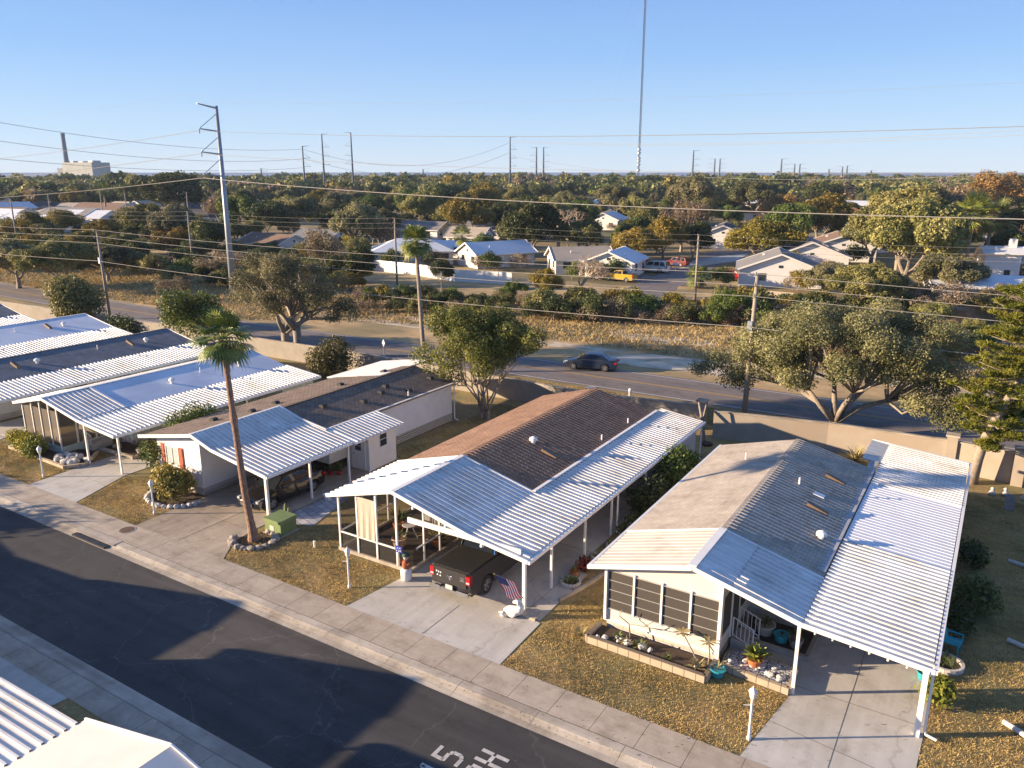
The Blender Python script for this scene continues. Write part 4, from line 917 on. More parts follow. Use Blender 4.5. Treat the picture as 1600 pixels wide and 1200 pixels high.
# ------------------------------------------------------------------ vehicles (built facing +X, rear bumper at x = 0)
def paint(name, c, flake=.02, rough=.28):
    m = mat(name, c, tuple(x*.85 for x in c), 2., rough); b = m.node_tree.nodes['Principled BSDF']
    b.inputs['Coat Weight'].default_value = .25; b.inputs['Coat Roughness'].default_value = .06; return m
car_glass = mat('tinted_car_glass', (.012, .016, .02), (.02, .024, .03), 1., .04)
tail_red = mat('tail_light_red', (.45, .01, .01), (.3, .01, .01), 3., .2)
head_clear = mat('headlight_glass', (.55, .57, .6), (.4, .42, .45), 6., .12)
plastic_blk = mat('black_plastic', (.02, .02, .022), (.03, .03, .032), 5., .6)
plate_m = mat('number_plate', (.62, .60, .52), (.5, .48, .42), 9., .5)
def vehicle(name, label, cat, loc, rz, kind, col, scale=1., group=None):
    K = dict(
     sedan=dict(L=4.85, W=1.84, ar=(1.02, 3.86), rw=.33, hull=[(.03, .34), (0, .55), (.02, .80), (.10, .97), (.35, 1.01), (.80, .99), (1.6, .95), (3.45, .93), (3.9, .88), (4.45, .76), (4.72, .66), (4.83, .52), (4.85, .34), (4.75, .22)],
           gh=[(.72, .97), (1.45, 1.40), (1.9, 1.45), (2.45, 1.45), (2.85, 1.40), (3.62, .93)]),
     suv=dict(L=5.3, W=2.0, ar=(1.2, 4.25), rw=.40, hull=[(.03, .42), (0, .6), (.02, 1.05), (.06, 1.14), (1.6, 1.14), (3.7, 1.13), (4.9, 1.06), (5.18, .95), (5.27, .7), (5.3, .45), (5.2, .34)],
           gh=[(.08, 1.14), (.38, 1.80), (1.2, 1.86), (2.6, 1.86), (3.15, 1.80), (3.85, 1.13)]),
     pickup=dict(L=5.9, W=2.05, ar=(1.22, 4.80), rw=.41, hull=[(.06, .50), (.02, .6), (.02, 1.34), (.05, 1.37), (1.95, 1.37), (2.0, 1.30), (4.2, 1.27), (5.3, 1.20), (5.72, 1.10), (5.86, .95), (5.9, .55), (5.8, .38)],
           gh=[(2.03, 1.30), (2.16, 1.86), (2.5, 1.94), (3.2, 1.94), (3.6, 1.86), (4.35, 1.27)]))[kind]
    t = thing(name, label, cat, (loc[0], loc[1], 0), rz, group); L, W, rw = K['L'], K['W'], K['rw']; hw = W/2
    zb = K['hull'][0][1]*.72
    # side outline with wheel arches cut
    pts = list(K['hull']); x_end = pts[-1][0]; under = [(x_end, zb)]
    for cx in reversed(K['ar']):
        ra = rw+.075; zc = rw
        a0 = math.asin(max(-1, (zb-zc)/ra))
        for k in range(11):
            a = a0+(math.pi-2*a0)*k/10; under.append((cx+ra*math.cos(a), zc+ra*math.sin(a)))
    under.append((.10, zb)); outl = pts+under
    bm = bmesh.new(); lays = []
    for y in (-hw, -hw*.93, -hw*.55, 0, hw*.55, hw*.93, hw):
        lays.append([bm.verts.new((x, y, z)) for x, z in outl])
    n = len(outl)
    for a, b in zip(lays[:-1], lays[1:]):
        for i in range(n): bm.faces.new((a[i], a[(i+1) % n], b[(i+1) % n], b[i]))
    bm.faces.new(list(reversed(lays[0]))); bm.faces.new(lays[-1])
    top = max(z for x, z in pts)
    for v in bm.verts:      # tumblehome, rounded shoulders and tapered ends
        f = max(0, (v.co.z-top*.62)/(top*.38)); e = max(0, 1-v.co.x/.5)**2*.10+max(0, (v.co.x-(L-.9))/.9)**2*.16
        if kind == 'pickup': f *= .35; e *= .45
        s = 1-.09*f*f-e
        ay = abs(v.co.y)/hw
        if ay > .99: v.co.z -= .05*f; s -= .012
        if f > .3 and kind != 'pickup': v.co.z += .03*(1-ay*ay)
        v.co.y *= s
        if v.co.x > L-.9 or v.co.x < .5: v.co.x += (-1 if v.co.x > 1 else 1)*.10*ay*ay*(1 if kind != 'pickup' else .35)
    bmesh.ops.triangulate(bm, faces=[f for f in bm.faces if len(f.verts) > 4])
    bmesh.ops.recalc_face_normals(bm, faces=bm.faces)
    me = bpy.data.meshes.new('body'); bm.to_mesh(me); bm.free(); me.materials.append(col); me.shade_smooth()
    try: me.set_sharp_from_angle(angle=R(34))
    except Exception: pass
    bo = mesh_obj('body', me, t)
    mb = MB().box(K['ar'][0]-rw-.2, -hw*.80, zb-.02, K['ar'][1]+rw+.2, hw*.80, zb+.35); mb.build('underbody', plastic_blk, None).parent = t
    def part(nm, m_, mat_, par=t, smooth=False):
        o = m_.build(nm, mat_, None, smooth=smooth); o.parent = par; return o
    # greenhouse
    G = K['gh']; zb0 = G[0][1]; zt = max(z for x, z in G)
    def gy(z): return hw*(.90-.20*(z-zb0)/(zt-zb0)) if kind != 'suv' else hw*(.92-.13*(z-zb0)/(zt-zb0))
    g_ = MB(); n = len(G)
    ring = [[(x, s*gy(z), z-(.03 if 0 < i < n-1 else 0)*0) for i, (x, z) in enumerate(G)] for s in (-1, 1)]
    for i in range(n-1):
        a, b = ring[0][i], ring[0][i+1]; c, d = ring[1][i+1], ring[1][i]
        ma = ((a[0]+d[0])/2, 0, a[2]+(.03 if i else 0)); mb_ = ((b[0]+c[0])/2, 0, b[2]+(.03 if i < n-2 else 0))
        g_.quad(a, b, mb_, ma); g_.quad(ma, mb_, c, d)
    g_.quad(*ring[0]); g_.quad(*reversed(ring[1]))
    part('cabin', g_, col)
    def pane(nm, q, o=.012):
        q = [Vector(p) for p in q]; nn = (q[1]-q[0]).cross(q[2]-q[0]).normalized(); cc = sum(q, Vector())/len(q)
        if nn.dot(cc-Vector((L*.45, 0, zb0))) < 0: nn = -nn
        part(nm, MB().quad(*[tuple(p+nn*o) for p in q]), car_glass)
    def inset(a, b, c, d, k=.08):
        cen = [(a[i]+b[i]+c[i]+d[i])/4 for i in range(3)]
        return [tuple(p[i]+(cen[i]-p[i])*k for i in range(3)) for p in (a, b, c, d)]
    pane('rear_window', inset(ring[0][0], ring[0][1], ring[1][1], ring[1][0], .13), .03)
    pane('windscreen', inset(ring[0][-1], ring[0][-2], ring[1][-2], ring[1][-1], .11), .03)
    for s in (0, 1):
        zlo, zhi = zb0+.05, zt-.09
        def xr(z, side):    # greenhouse outline x at height z
            seq = G[:n//2+1] if side == 'r' else list(reversed(G))[:n//2+1]
            for (x1, z1), (x2, z2) in zip(seq[:-1], seq[1:]):
                if min(z1, z2) <= z <= max(z1, z2) and z1 != z2: return x1+(x2-x1)*(z-z1)/(z2-z1)
            return seq[-1][0]
        sg = -1 if s == 0 else 1
        xa0, xa1 = xr(zlo, 'r')+.16, xr(zhi, 'r')+.12; xb0, xb1 = xr(zlo, 'f')-.14, xr(zhi, 'f')-.10; cuts = [0, .5, 1] if kind != 'suv' else [0, .30, .64, 1]
        for c0, c1 in zip(cuts[:-1], cuts[1:]):
            gp = .018
            q = [(xa0+(xb0-xa0)*(c0+gp), sg*gy(zlo), zlo), (xa0+(xb0-xa0)*(c1-gp), sg*gy(zlo), zlo), (xa1+(xb1-xa1)*(c1-gp), sg*gy(zhi), zhi), (xa1+(xb1-xa1)*(c0+gp), sg*gy(zhi), zhi)]
            pane('side_window', q)
        part('mirror', MB().box(xb0-.12, sg*(hw+.02)-.08, zb0+.02, xb0+.02, sg*(hw+.02)+.08, zb0+.17), plastic_blk if kind == 'pickup' else col)
    for cx in K['ar']:
        for sg in (-1, 1):
            y0, y1 = sg*(hw-.24), sg*(hw-.01)
            w = MB(); prof = [(rw*.62, 0), (rw*.94, .0), (rw, .04), (rw, .19), (rw*.94, .23), (rw*.62, .23)]; k = 22; ring_ = []
            for r_, d in prof:
                ring_.append([(cx+r_*math.cos(2*math.pi*j/k), y0+(y1-y0)*d/.23, rw+r_*math.sin(2*math.pi*j/k)) for j in range(k)])
            for i in range(len(prof)-1):
                for j in range(k): w.quad(ring_[i][j], ring_[i][(j+1) % k], ring_[i+1][(j+1) % k], ring_[i+1][j])
            wo = part('wheel', w, rubber)
            rm = MB(); ye = y1-sg*.03; ctr = (cx, ye+sg*.01, rw)
            rm.tube([(cx, y0, rw), (cx, ye-sg*.03, rw)], [rw*.62]*2, 20)
            for j in range(5):
                a = 2*math.pi*j/5+.3; rm.beam((cx, ye, rw), (cx+rw*.6*math.cos(a), ye-sg*.0, rw+rw*.6*math.sin(a)), rw*.2, .03, up=(0, 1, 0))
            rg = [[(cx+q*math.cos(2*math.pi*j/k), ye+sg*.012, rw+q*math.sin(2*math.pi*j/k)) for j in range(k)] for q in (rw*.54, rw*.66)]
            for j in range(k): rm.quad(rg[0][j], rg[0][(j+1) % k], rg[1][(j+1) % k], rg[1][j])
            part('rim', rm, alloy, wo)
            part('brake_disc', MB().cyl((cx, ye-sg*.02, rw), (cx, ye-sg*.012, rw), rw*.53, 20), plastic_blk, wo)
    if kind == 'sedan':
        for sg in (-1, 1):
            part('headlight', MB().quad((4.34, sg*.80, .80), (4.70, sg*.62, .70), (4.79, sg*.60, .56), (4.55, sg*.84, .60)).box(4.45, sg*.70-.1, .58, 4.74, sg*.70+.06, .70), head_clear)
            part('tail_light', MB().box(.0, sg*.70-.15, .68, .22, sg*.70+.15, .86), tail_red)
        part('grille', MB().box(4.74, -.42, .36, 4.865, .42, .56), chrome); part('number_plate', MB().box(-.02, -.16, .55, .02, .16, .68), plate_m)
        part('trim', MB().beam((1.1, hw*.905, .99), (3.3, hw*.905, .96), .015, .02).beam((1.1, -hw*.905, .99), (3.3, -hw*.905, .96), .015, .02), chrome)
    elif kind == 'suv':
        for sg in (-1, 1):
            part('headlight', MB().box(5.0, sg*.78-.16, .78, 5.22, sg*.78+.12, .96), head_clear)
            part('tail_light', MB().box(-.01, sg*.86-.08, .8, .12, sg*.86+.08, 1.2), tail_red)
        part('grille', MB().box(5.2, -.5, .6, 5.31, .5, .88), chrome)
        part('roof_rack', MB().beam((.9, .62, 1.93), (2.9, .62, 1.93), .04, .04).beam((.9, -.62, 1.93), (2.9, -.62, 1.93), .04, .04), plastic_blk)
    else:
        for sg in (-1, 1):
            tl = part('tail_light', MB().box(-.03, sg*.90-.10, .92, .16, sg*.90+.10, 1.30), tail_red)
            part('reverse_lamp', MB().box(-.036, sg*.90-.075, .98, -.02, sg*.90+.075, 1.05), head_clear, tl)
            part('headlight', MB().box(5.55, sg*.78-.16, .86, 5.86, sg*.78+.12, 1.06), head_clear)
        part('grille', MB().box(5.78, -.55, .6, 5.92, .55, 1.0), chrome)
        b = MB().box(-.14, -.98, .50, .10, .98, .56)
        b.box(-.16, -.98, .42, .02, -.42, .62).box(-.16, .42, .42, .02, .98, .62).box(-.12, -.42, .42, .02, .42, .50)
        part('bumper', b, chrome)
        part('number_plate', MB().box(-.10, -.17, .56, -.055, .17, .72), plate_m)
        part('tonneau_cover', MB().box(.10, -.90, 1.36, 1.96, .90, 1.405), mat('vinyl_cover', (.016, .015, .014), (.024, .022, .02), 3., .45))
        tg = MB().box(-.012, -.80, .72, .04, .80, 1.33); tg.box(-.02, -.84, 1.33, .10, .84, 1.372)
        to = part('tailgate', tg, col)
        em = MB()       # badges and the cluster of small round stickers
        for y, z in ((.66, 1.16), (.56, 1.14), (.46, 1.13), (.62, 1.0), (.48, .98)): em.cyl((-.014, y, z), (-.022, y, z), .035, 10)
        part('stickers', em, trim_white, to)
        rb = MB()       # horned head badge
        rb.quad((-.02, -.05, 1.02), (-.02, .05, 1.02), (-.02, .03, .90), (-.02, -.03, .90))
        for sg in (-1, 1): rb.tube([(-.02, sg*.03, 1.06), (-.02, sg*.10, 1.10), (-.02, sg*.14, 1.03), (-.02, sg*.10, .97)], [.022, .024, .018, .008], 6)
        rb.box(-.024, -.04, 1.02, -.015, .04, 1.08); part('badge', rb, chrome, to)
        rb = MB()
        for k in range(4): rb.box(-.022, -.72+k*.055, 1.13, -.014, -.69+k*.055, 1.19)
        rb.box(-.022, -.74, 1.01, -.014, -.5, 1.035).box(-.022, -.70, 1.05, -.014, -.54, 1.10); part('badge', rb, chrome, to)
        part('rack_bar', MB().beam((2.0, .86, 1.38), (2.12, .80, 1.75), .05).beam((2.0, -.86, 1.38), (2.12, -.80, 1.75), .05), chrome)
        for sg in (-1, 1):
            part('side_step', MB().box(2.3, sg*1.0-.08, .36, 3.9, sg*1.0+.08, .43), chrome)
            for x in (2.62, 3.45): part('door_handle', MB().box(x, sg*1.005-.02, 1.10, x+.2, sg*1.005+.02, 1.14), chrome)
    if scale != 1.: t.scale = (scale,)*3
    return t
vehicle('pickup_truck', 'dark grey pickup with black bed cover parked nose in under the carport', 'pickup truck', (-17.45, 23.15), R(90), 'pickup', paint('graphite_paint', (.042, .038, .036)))
vehicle('sedan_car', 'glossy black sedan under the ribbed carport behind the tall palm', 'car', (-31.45, 29.35), R(-90), 'sedan', paint('black_paint', (.012, .011, .012), rough=.2))
a = at(892, 573); b = at(964, 578); dx, dy = a[0]-b[0], a[1]-b[1]
vehicle('sedan_car', 'dark blue sedan driving left along the far road', 'car', (b[0]+.1, b[1]-.1), math.atan2(dy, dx), 'sedan', paint('navy_paint', (.018, .026, .045)), 1.0)

# ------------------------------------------------------------------ street lamps, boxes, figures, flag
def yard_lamp(x, y, label, arm=True, lantern=True):
    t = thing('yard_lamp', label, 'lamp post', (x, y, 0), group='white yard lamp posts')
    MB().lathe([(.07, 0), (.07, .12), (.045, .16), (.04, 1.42), (.055, 1.46)], (x, y, -.02), 10).build('post', trim_white, t)
    if arm: MB().cyl((x-.22, y-.1, 1.22), (x+.03, y+.02, 1.22), .014, 6).build('crossbar', trim_white, t)
    if lantern:
        l = MB().lathe([(.05, 1.44), (.09, 1.50), (.12, 1.68), (.10, 1.72)], (x, y, 0), 6).build('lantern', mat('lantern_glass', (.75, .74, .7), (.6, .6, .58), 2., .2), t)
        MB().lathe([(.14, 1.70), (.10, 1.78), (.03, 1.84), (.012, 1.90), (.0, 1.93)], (x, y, 0), 6).build('lantern_cap', trim_white, l)
    return t
yard_lamp(-4.72, 21.41, 'white lantern post on the dry lawn beside the rightmost driveway')
yard_lamp(-21.66, 21.68, 'white lantern post on the lawn before the open screened porch')
yard_lamp(-35.36, 21.88, 'white lamp post in front of the stone ringed bed and orange shutters')
yard_lamp(-45.37, 21.61, 'white post on the lawn by the yellow shrubs', arm=False)
yard_lamp(-17.1, 10.45, 'white lantern post beside the lower left home across the street', arm=False)
tr = thing('transformer_box', 'low green utility transformer box beside the palm', 'transformer', (-28.35, 24.0, 0))
MB().box(-28.85, 23.45, .02, -27.75, 24.45, .66).build('cabinet', green_box_m, tr)
MB().prism([(-28.9, .66), (-27.70, .66), (-27.74, .80), (-28.86, .80)], 23.38, 24.5).build('lid', green_box_m, tr)
MB().box(-28.5, 23.435, .22, -28.22, 23.446, .46).build('label', plate_m, tr)
MB().box(-28.95, 23.35, 0, -27.65, 24.55, .03).build('base', kerb_conc, tr)
rs = np.random.default_rng(5)
for i in range(13):     # stones round the palm
    a = -2.7+i*.36; x, y = bx+1.05*math.cos(a), by+.95*math.sin(a)
    o = MB().rock((x, y, .06), .17+.06*rs.random(), i, .75).build('edging_stone', stone_g); tag(o, 'rough grey stone in the ring round the tall palm', 'stone', 'stones round the tall palm')
for i in range(17):
    a = -3.3+i*.21; x, y = -36.3+1.75*math.cos(a), 23.9+1.35*math.sin(a)
    o = MB().rock((x, y, .06), .14+.05*rs.random(), i+40, .8).build('edging_stone', stone_w); tag(o, 'pale stone edging the bed under the orange shutters', 'stone', 'stones round the shutter bed')
flat('bed_soil', [(-36.3+1.7*math.cos(a), 23.9+1.3*math.sin(a)) for a in np.linspace(-3.4, .1, 16)]+[(-34.9, 24.7), (-38, 24.7)], -.012, soil)
flat('bed_soil', [(bx+1.0*math.cos(a), by+.9*math.sin(a)) for a in np.linspace(0, 6.1, 16)], -.012, soil)
# block planters
def planter(name, label, loops, h, fill, fz, cat='planter', m=None):
    t = thing(name, label, cat, (loops[0][0], loops[0][1], 0)); b = MB()
    for (x0, y0), (x1, y1) in zip(loops[:-1], loops[1:]): b.beam((x0, y0, h/2), (x1, y1, h/2), .16, h)
    b.build('edging', m or edging_block, t)
    MB().poly(*[(x, y, fz) for x, y in (loops if loops[0] != loops[-1] else loops[:-1])]).build('fill', fill, t); return t
planter('planter_bed', 'long block edged planter of soil and spiky plants below the four screened windows', [(-11.3, 24.5), (-11.35, 23.45), (-6.8, 23.4), (-6.78, 24.5)], .30, soil, .2)
planter('planter_bed', 'block edged bed of white and dark gravel beside the right driveway', [(-6.55, 25.2), (-6.5, 24.45), (-4.2, 24.28), (-4.25, 25.55), (-6.1, 25.75)], .26, gravel_m, .2)
planter('planter_bed', 'shaded soil bed with pots along the recessed wall', [(-6.7, 28.3), (-6.3, 26.6), (-4.1, 26.55), (-4.1, 28.3)], .2, soil, .14, m=kerb_conc)
planter('planter_bed', 'block edged wedge bed before the screened corner porch holding the yellow shrubs', [(-52.2, 24.1), (-52.1, 23.1), (-45.6, 22.95), (-44.95, 23.9), (-46.5, 25.6)], .2, soil, .1)
planter('planter_bed', 'dark rock bed inside the pale carport beside the entry steps', [(-47.0, 26.0), (-43.6, 26.1), (-43.4, 29.5), (-46.5, 29.8)], .2, soil, .1, m=kerb_conc)
for i in range(22):
    x, y = -47.9+2.6*rs.random(), 23.25+1.1*rs.random()
    o = MB().rock((x, y, .22), .15+.13*rs.random(), i+70, .75).build('rock', stone_w); tag(o, 'pale weathered rock heaped in the wedge bed by the corner porch', 'rock', 'rocks heaped in the wedge bed')
for i in range(7):
    x, y = -46.2+2.5*rs.random(), 26.6+2.3*rs.random()
    o = MB().rock((x, y, .2), .25+.15*rs.random(), i+90, .7).build('rock', stone_g); tag(o, 'brown rock lying in the shaded bed under the pale carport', 'rock', 'rocks in the shaded carport bed')
for i in range(22):
    x, y = -6.35+2.1*rs.random(), 24.55+.8*rs.random()
    o = MB().rock((x, y, .24), .06+.07*rs.random(), i+120, .8).build('white_stone', stone_w); tag(o, 'small white stone on the gravel bed beside the right driveway', 'stone', 'white stones on the gravel bed')
for i in range(9):
    x, y = -11.0+4.0*rs.random(), 23.6+.5*rs.random()
    o = MB().rock((x, y, .24), .07+.10*rs.random(), i+160, .8).build('white_stone', stone_w); tag(o, 'pale stone lying in the long window planter', 'stone', 'pale stones in the window planter')
def pot(x, y, z, r, h, m, label, plant=None, n=26, L=.5, seed=0, pm=None, cat='plant pot'):
    t = thing('plant_pot', label, cat, (x, y, z))
    MB().lathe([(r*.62, 0), (r*.75, h*.1), (r*.98, h*.85), (r*1.08, h*.88), (r*1.08, h), (r*.9, h), (r*.85, h*.88)], (x, y, z), 16).build('pot', m, t, smooth=False)
    if plant:
        rr_ = np.random.default_rng(seed); mb = MB()
        for i in range(n):
            a = rr_.random()*6.28; e = .35+1.1*rr_.random(); l = L*(.6+.5*rr_.random()); w = plant
            d = Vector((math.cos(a)*math.cos(e), math.sin(a)*math.cos(e), math.sin(e))); s = Vector((-math.sin(a), math.cos(a), 0))*w
            b = Vector((x, y, z+h*.88)); k = b+d*l*.6; tp = b+d*l+Vector((0, 0, -l*.2)); mb.quad(b, k-s, tp, k+s)
        mb.build('plant', pm or blade_m, t, fixn=False)
    return t
pot(-6.55, 24.0, 0, .27, .32, teal_paint, 'teal pot on the soil between the two block planters', .03, 12, .4, 1, pm=blade_y)
pot(-5.55, 25.0, .2, .27, .3, terracotta, 'terracotta pot with large yellow green leaves on the gravel bed', .09, 34, .75, 2, pm=mat('croton_blade', (.34, .36, .06), (.12, .16, .03), 3., .5))
pot(-5.8, 27.3, .14, .36, .44, mat('cream_glaze', (.5, .45, .38), (.42, .38, .32), 3., .5), 'big cream pot with spiky plant in the shaded bed', .03, 40, .5, 3)
pot(-5.15, 27.1, .14, .27, .32, teal_paint, 'teal pot in the shaded bed between two cream pots', .02, 8, .2, 4, pm=soil)
pot(-4.6, 27.0, .14, .25, .36, stone_g, 'grey cream pot with arching leaves nearest the wall corner of the shaded bed', .03, 40, .6, 5)
pot(-31.55, 30.6, 0, .16, .24, red_pot_m, 'red pot with upright plant under the carport, nearer the chair', .03, 26, .6, 6)
pot(-31.15, 30.9, 0, .16, .24, red_pot_m, 'red pot with wide arching plant under the carport, nearer the shed door', .04, 34, .85, 7)
pot(-29.1, 27.9, 0, .22, .34, trim_white, 'white pot beside the slim middle carport post', None)
pot(-.45, 27.6, 0, .2, .3, teal_paint, 'dark teal pot with small plant by the right carport post', .03, 16, .3, 8)
pot(-14.05, 27.6, 0, .2, .26, terracotta, 'terracotta pot on the kerb beside the brown carport', .03, 20, .4, 9)
pot(-22.2, 25.6, .04, .34, .5, mat('peach_glaze', (.62, .42, .30), (.5, .3, .22), 4., .5), 'peach ceramic urn inside the open screened porch', .05, 30, .7, 10)
pot(-20.8, 26.6, .04, .24, .36, terracotta, 'terracotta pot with tall grass inside the porch by the knee rail', .03, 50, 1.3, 11, pm=blade_y)
pot(-23.4, 27.0, .04, .28, .4, terracotta, 'terracotta pot with green palm leaves deep inside the screened porch', .05, 40, 1.0, 12)
pot(-20.6, 28.6, .04, .2, .32, stone_w, 'white pot with coral flowers by the porch railing', .05, 20, .4, 13, pm=mat('coral_petals', (.6, .2, .12), (.5, .3, .2), 8.))
tb = thing('patio_table', 'round white patio table inside the screened porch', 'table', (-22.4, 26.6, .04))
MB().lathe([(.33, .68), (.35, .70), (.33, .72)], (-22.4, 26.6, .04), 18).build('table_top', trim_white, tb)
for a in (0.5, 2.6, 4.7): MB().beam((-22.4+.1*math.cos(a), 26.6+.1*math.sin(a), .7), (-22.4+.4*math.cos(a), 26.6+.4*math.sin(a), .04), .03).build('leg', trim_white, tb)
# agaves and frangipani stems in the window planter
for i, (x, y, L, m_, lb) in enumerate(((-7.2, 23.75, .55, blade_y, 'yellow green spiky agave at the right end of the window planter'), (-9.4, 23.9, .42, blade_m, 'green spiky plant in the middle of the window planter'), (-9.9, 23.8, .38, blade_y, 'straw coloured spiky plant left of the middle of the planter'), (-10.3, 24.0, .38, blade_m, 'dark green tuft near the left end of the window planter'), (-11.7, 23.6, .6, blade_y, 'straggly grass tuft at the left corner of the window planter'), (-8.3, 23.75, .25, blade_m, 'small green sprout right of the middle of the planter'))):
    spiky('agave_plant', lb, (x, y), 34, L, m_, .03, seed=30+i, z0=.2 if x > -11.5 else 0)
def stemplant(x, y, z, top, label, seed):
    t = thing('frangipani_plant', label, 'plant', (x, y, z)); k = Vector((x, y, z)); tp = Vector(top)
    MB().tube([k, k.lerp(tp, .5)+Vector((.05, 0, -.05)), tp], [.03, .025, .02], 6).build('stem', bark_pale, t)
    mb = MB(); r = np.random.default_rng(seed)
    for i in range(13):
        a = i*2.4; e = .1+.5*r.random(); d = Vector((math.cos(a)*math.cos(e), math.sin(a)*math.cos(e), math.sin(e)-.25)); s = Vector((-math.sin(a), math.cos(a), 0))*.05; l = .36
        mb.quad(tp, tp+d*l*.6-s, tp+d*l, tp+d*l*.6+s)
    mb.build('leaves', blade_y if seed % 2 else blade_m, t, fixn=False)
stemplant(-7.3, 24.1, .2, (-7.95, 24.2, 1.15), 'frangipani stem leaning left before the third screened window', 3)
stemplant(-6.95, 24.2, .2, (-7.0, 24.2, 1.1), 'frangipani stem upright at the right porch corner', 5)
bt = thing('bare_plant', 'leafless crooked grey branches before the first screened window', 'plant', (-9.9, 24.15, .2))
MB().tube([(-9.9, 24.15, .2), (-10.0, 24.2, .8), (-10.4, 24.2, 1.0), (-10.3, 24.2, 1.3)], [.03, .025, .02, .012], 6).tube([(-10.0, 24.2, .8), (-9.4, 24.2, .9), (-9.0, 24.2, 1.25)], [.02, .018, .01], 5).tube([(-9.4, 24.2, .9), (-8.7, 24.2, .95)], [.018, .008], 5).build('stem', bark, bt, smooth=True)
# cactus, chair, flag, figures
ct = thing('cactus_plant', 'small clump of pale green cactus beside the transformer box', 'cactus', (-29.35, 25.2, 0))
m = MB()
for i, (dx, dy, h) in enumerate(((0, 0, .75), (.13, .05, .55), (-.12, .04, .6), (.05, -.12, .45), (-.05, .14, .5), (.18, -.08, .35))): m.tube([(-29.35+dx, 25.2+dy, 0), (-29.35+dx*1.3, 25.2+dy*1.3, h*.8), (-29.35+dx*1.3, 25.2+dy*1.3, h)], [.05, .055, .02], 7)
m.build('stems', mat('cactus_skin', (.26, .28, .12), (.18, .21, .09), 9., .7), ct)
def chair(x, y, rz, label, m_):
    t = thing('lawn_chair', label, 'chair', (x, y, 0), rz)
    def P(nm, b): o = b.build(nm, m_, None); o.parent = t
    P('seat', MB().box(-.27, -.25, .40, .27, .27, .44)); P('backrest', MB().beam((0, .26, .42), (0, .45, 1.02), .52, .04, up=(0, 1, 0)))
    for s in (-1, 1):
        P('armrest', MB().box(s*.28-.03, -.25, .62, s*.28+.03, .32, .65))
        for yy in (-.22, .28): P('leg', MB().box(s*.28-.02, yy-.02, 0, s*.28+.02, yy+.02, .63))
    return t
chair(-32.5, 30.0, R(150), 'dark blue chair under the carport beside the red pots', mat('dark_blue_sling', (.02, .035, .06), (.03, .045, .07), 4.))
chair(.3, 30.0, R(80), 'teal metal chair in the shade outside the wide carport', teal_paint)
fl = thing('flag_on_pole', 'striped flag with starred blue canton hung from the front carport post', 'flag', (-14.5, 23.9, 1.2))
MB().cyl((-14.5, 23.90, 1.22), (-15.10, 22.90, 1.96), .014, 6).build('pole', wood_pole, fl)
MB().lathe([(.03, 0), (.04, .03), (.0, .07)], (-15.11, 22.89, 1.96), 8).build('finial', mat('brass', (.5, .35, .1), metal=.9, rough=.3), fl)
fr_m = mat('flag_red', (.62, .02, .025), (.56, .02, .025), 3.); fb_m = mat('flag_blue', (.02, .035, .17), (.02, .03, .14), 3.)
A = Vector((-15.08, 22.93, 1.94)); Bp = Vector((-14.66, 23.63, 1.42)); U = (Bp-A); Dn = Vector((.38, .25, -1.0)).normalized()*.95
fm = MB(); ns, nl = 13, 12
def fp(u, v):  # u down the hoist along the pole, v along the fly, hanging with soft folds
    p = A+U*u+Dn*v; k = .09*math.sin(v*7+u*4)*v; return (p.x+k*.4, p.y-k, p.z-.05*v*math.sin(u*5))
for i in range(ns):
    for j in range(nl):
        u0, u1, v0, v1 = i/ns, (i+1)/ns, j/nl, (j+1)/nl
        fm.cur = 2 if (i < 7 and j < 5) else (0 if i % 2 == 0 else 1); fm.quad(fp(u0, v0), fp(u1, v0), fp(u1, v1), fp(u0, v1))
fm.build('cloth', [fr_m, trim_white, fb_m], fl, fixn=False)
st = MB()
for i in range(5):
    for j in range(6):
        u, v = (.3+i*1.25+.25)/ns, (.35+j*.75)/nl; p = Vector(fp(u, v)); st.quad(*[tuple(p+Vector((q*.013, -.012, w*.013))) for q, w in ((-1, 0), (0, -1), (1, 0), (0, 1))])
st.build('stars', trim_white, fl, fixn=False)
# lawn figure: white pedestal barrel, small carved captain holding a blue pennant
lf = thing('lawn_figure', 'white based lawn figure in green cap holding up a blue sign by the porch corner', 'lawn ornament', (-20.05, 23.5, 0))
fx, fy = -20.05, 23.5
MB().lathe([(.22, 0), (.24, .1), (.25, .45), (.20, .52), (.16, .54)], (fx, fy, 0), 16).build('base', trim_white, lf, smooth=True)
MB().lathe([(.13, .54), (.18, .66), (.17, .82), (.12, .92), (.07, .95)], (fx, fy, 0), 14).build('coat', mat('russet_coat', (.34, .10, .04), (.26, .08, .035), 6.), lf, smooth=True)
MB().lathe([(.06, .93), (.10, .99), (.115, 1.06), (.10, 1.13), (.05, 1.18)], (fx, fy, 0), 14).build('head', mat('pale_face', (.6, .5, .42), (.52, .42, .36), 5.), lf, smooth=True)
MB().lathe([(.17, 1.13), (.17, 1.16), (.13, 1.18), (.12, 1.26), (.05, 1.31)], (fx, fy, 0), 14).build('hat', mat('dark_green_felt', (.04, .09, .08), (.03, .07, .06), 5.), lf, smooth=True)
for s in (-1, 1): MB().tube([(fx+s*.15, fy, .86), (fx+s*.24, fy-.06, .76), (fx+s*.2, fy-.16, .84 if s > 0 else 1.0)], [.045, .04, .03], 7).build('arm', mat('russet_sleeve', (.34, .10, .04)), lf, smooth=True)
MB().cyl((fx-.24, fy-.16, .5), (fx-.24, fy-.16, 1.55), .012, 6).build('staff', trim_white, lf)
bs = MB().box(fx-.42, fy-.17, 1.28, fx-.06, fy-.15, 1.58).build('sign_board', mat('royal_blue', (.02, .05, .38), (.02, .045, .3), 3., .5), lf)
MB().lathe([(.06, 0), (.06, .0)], (fx, fy, 0), 3) if False else None
m = MB()
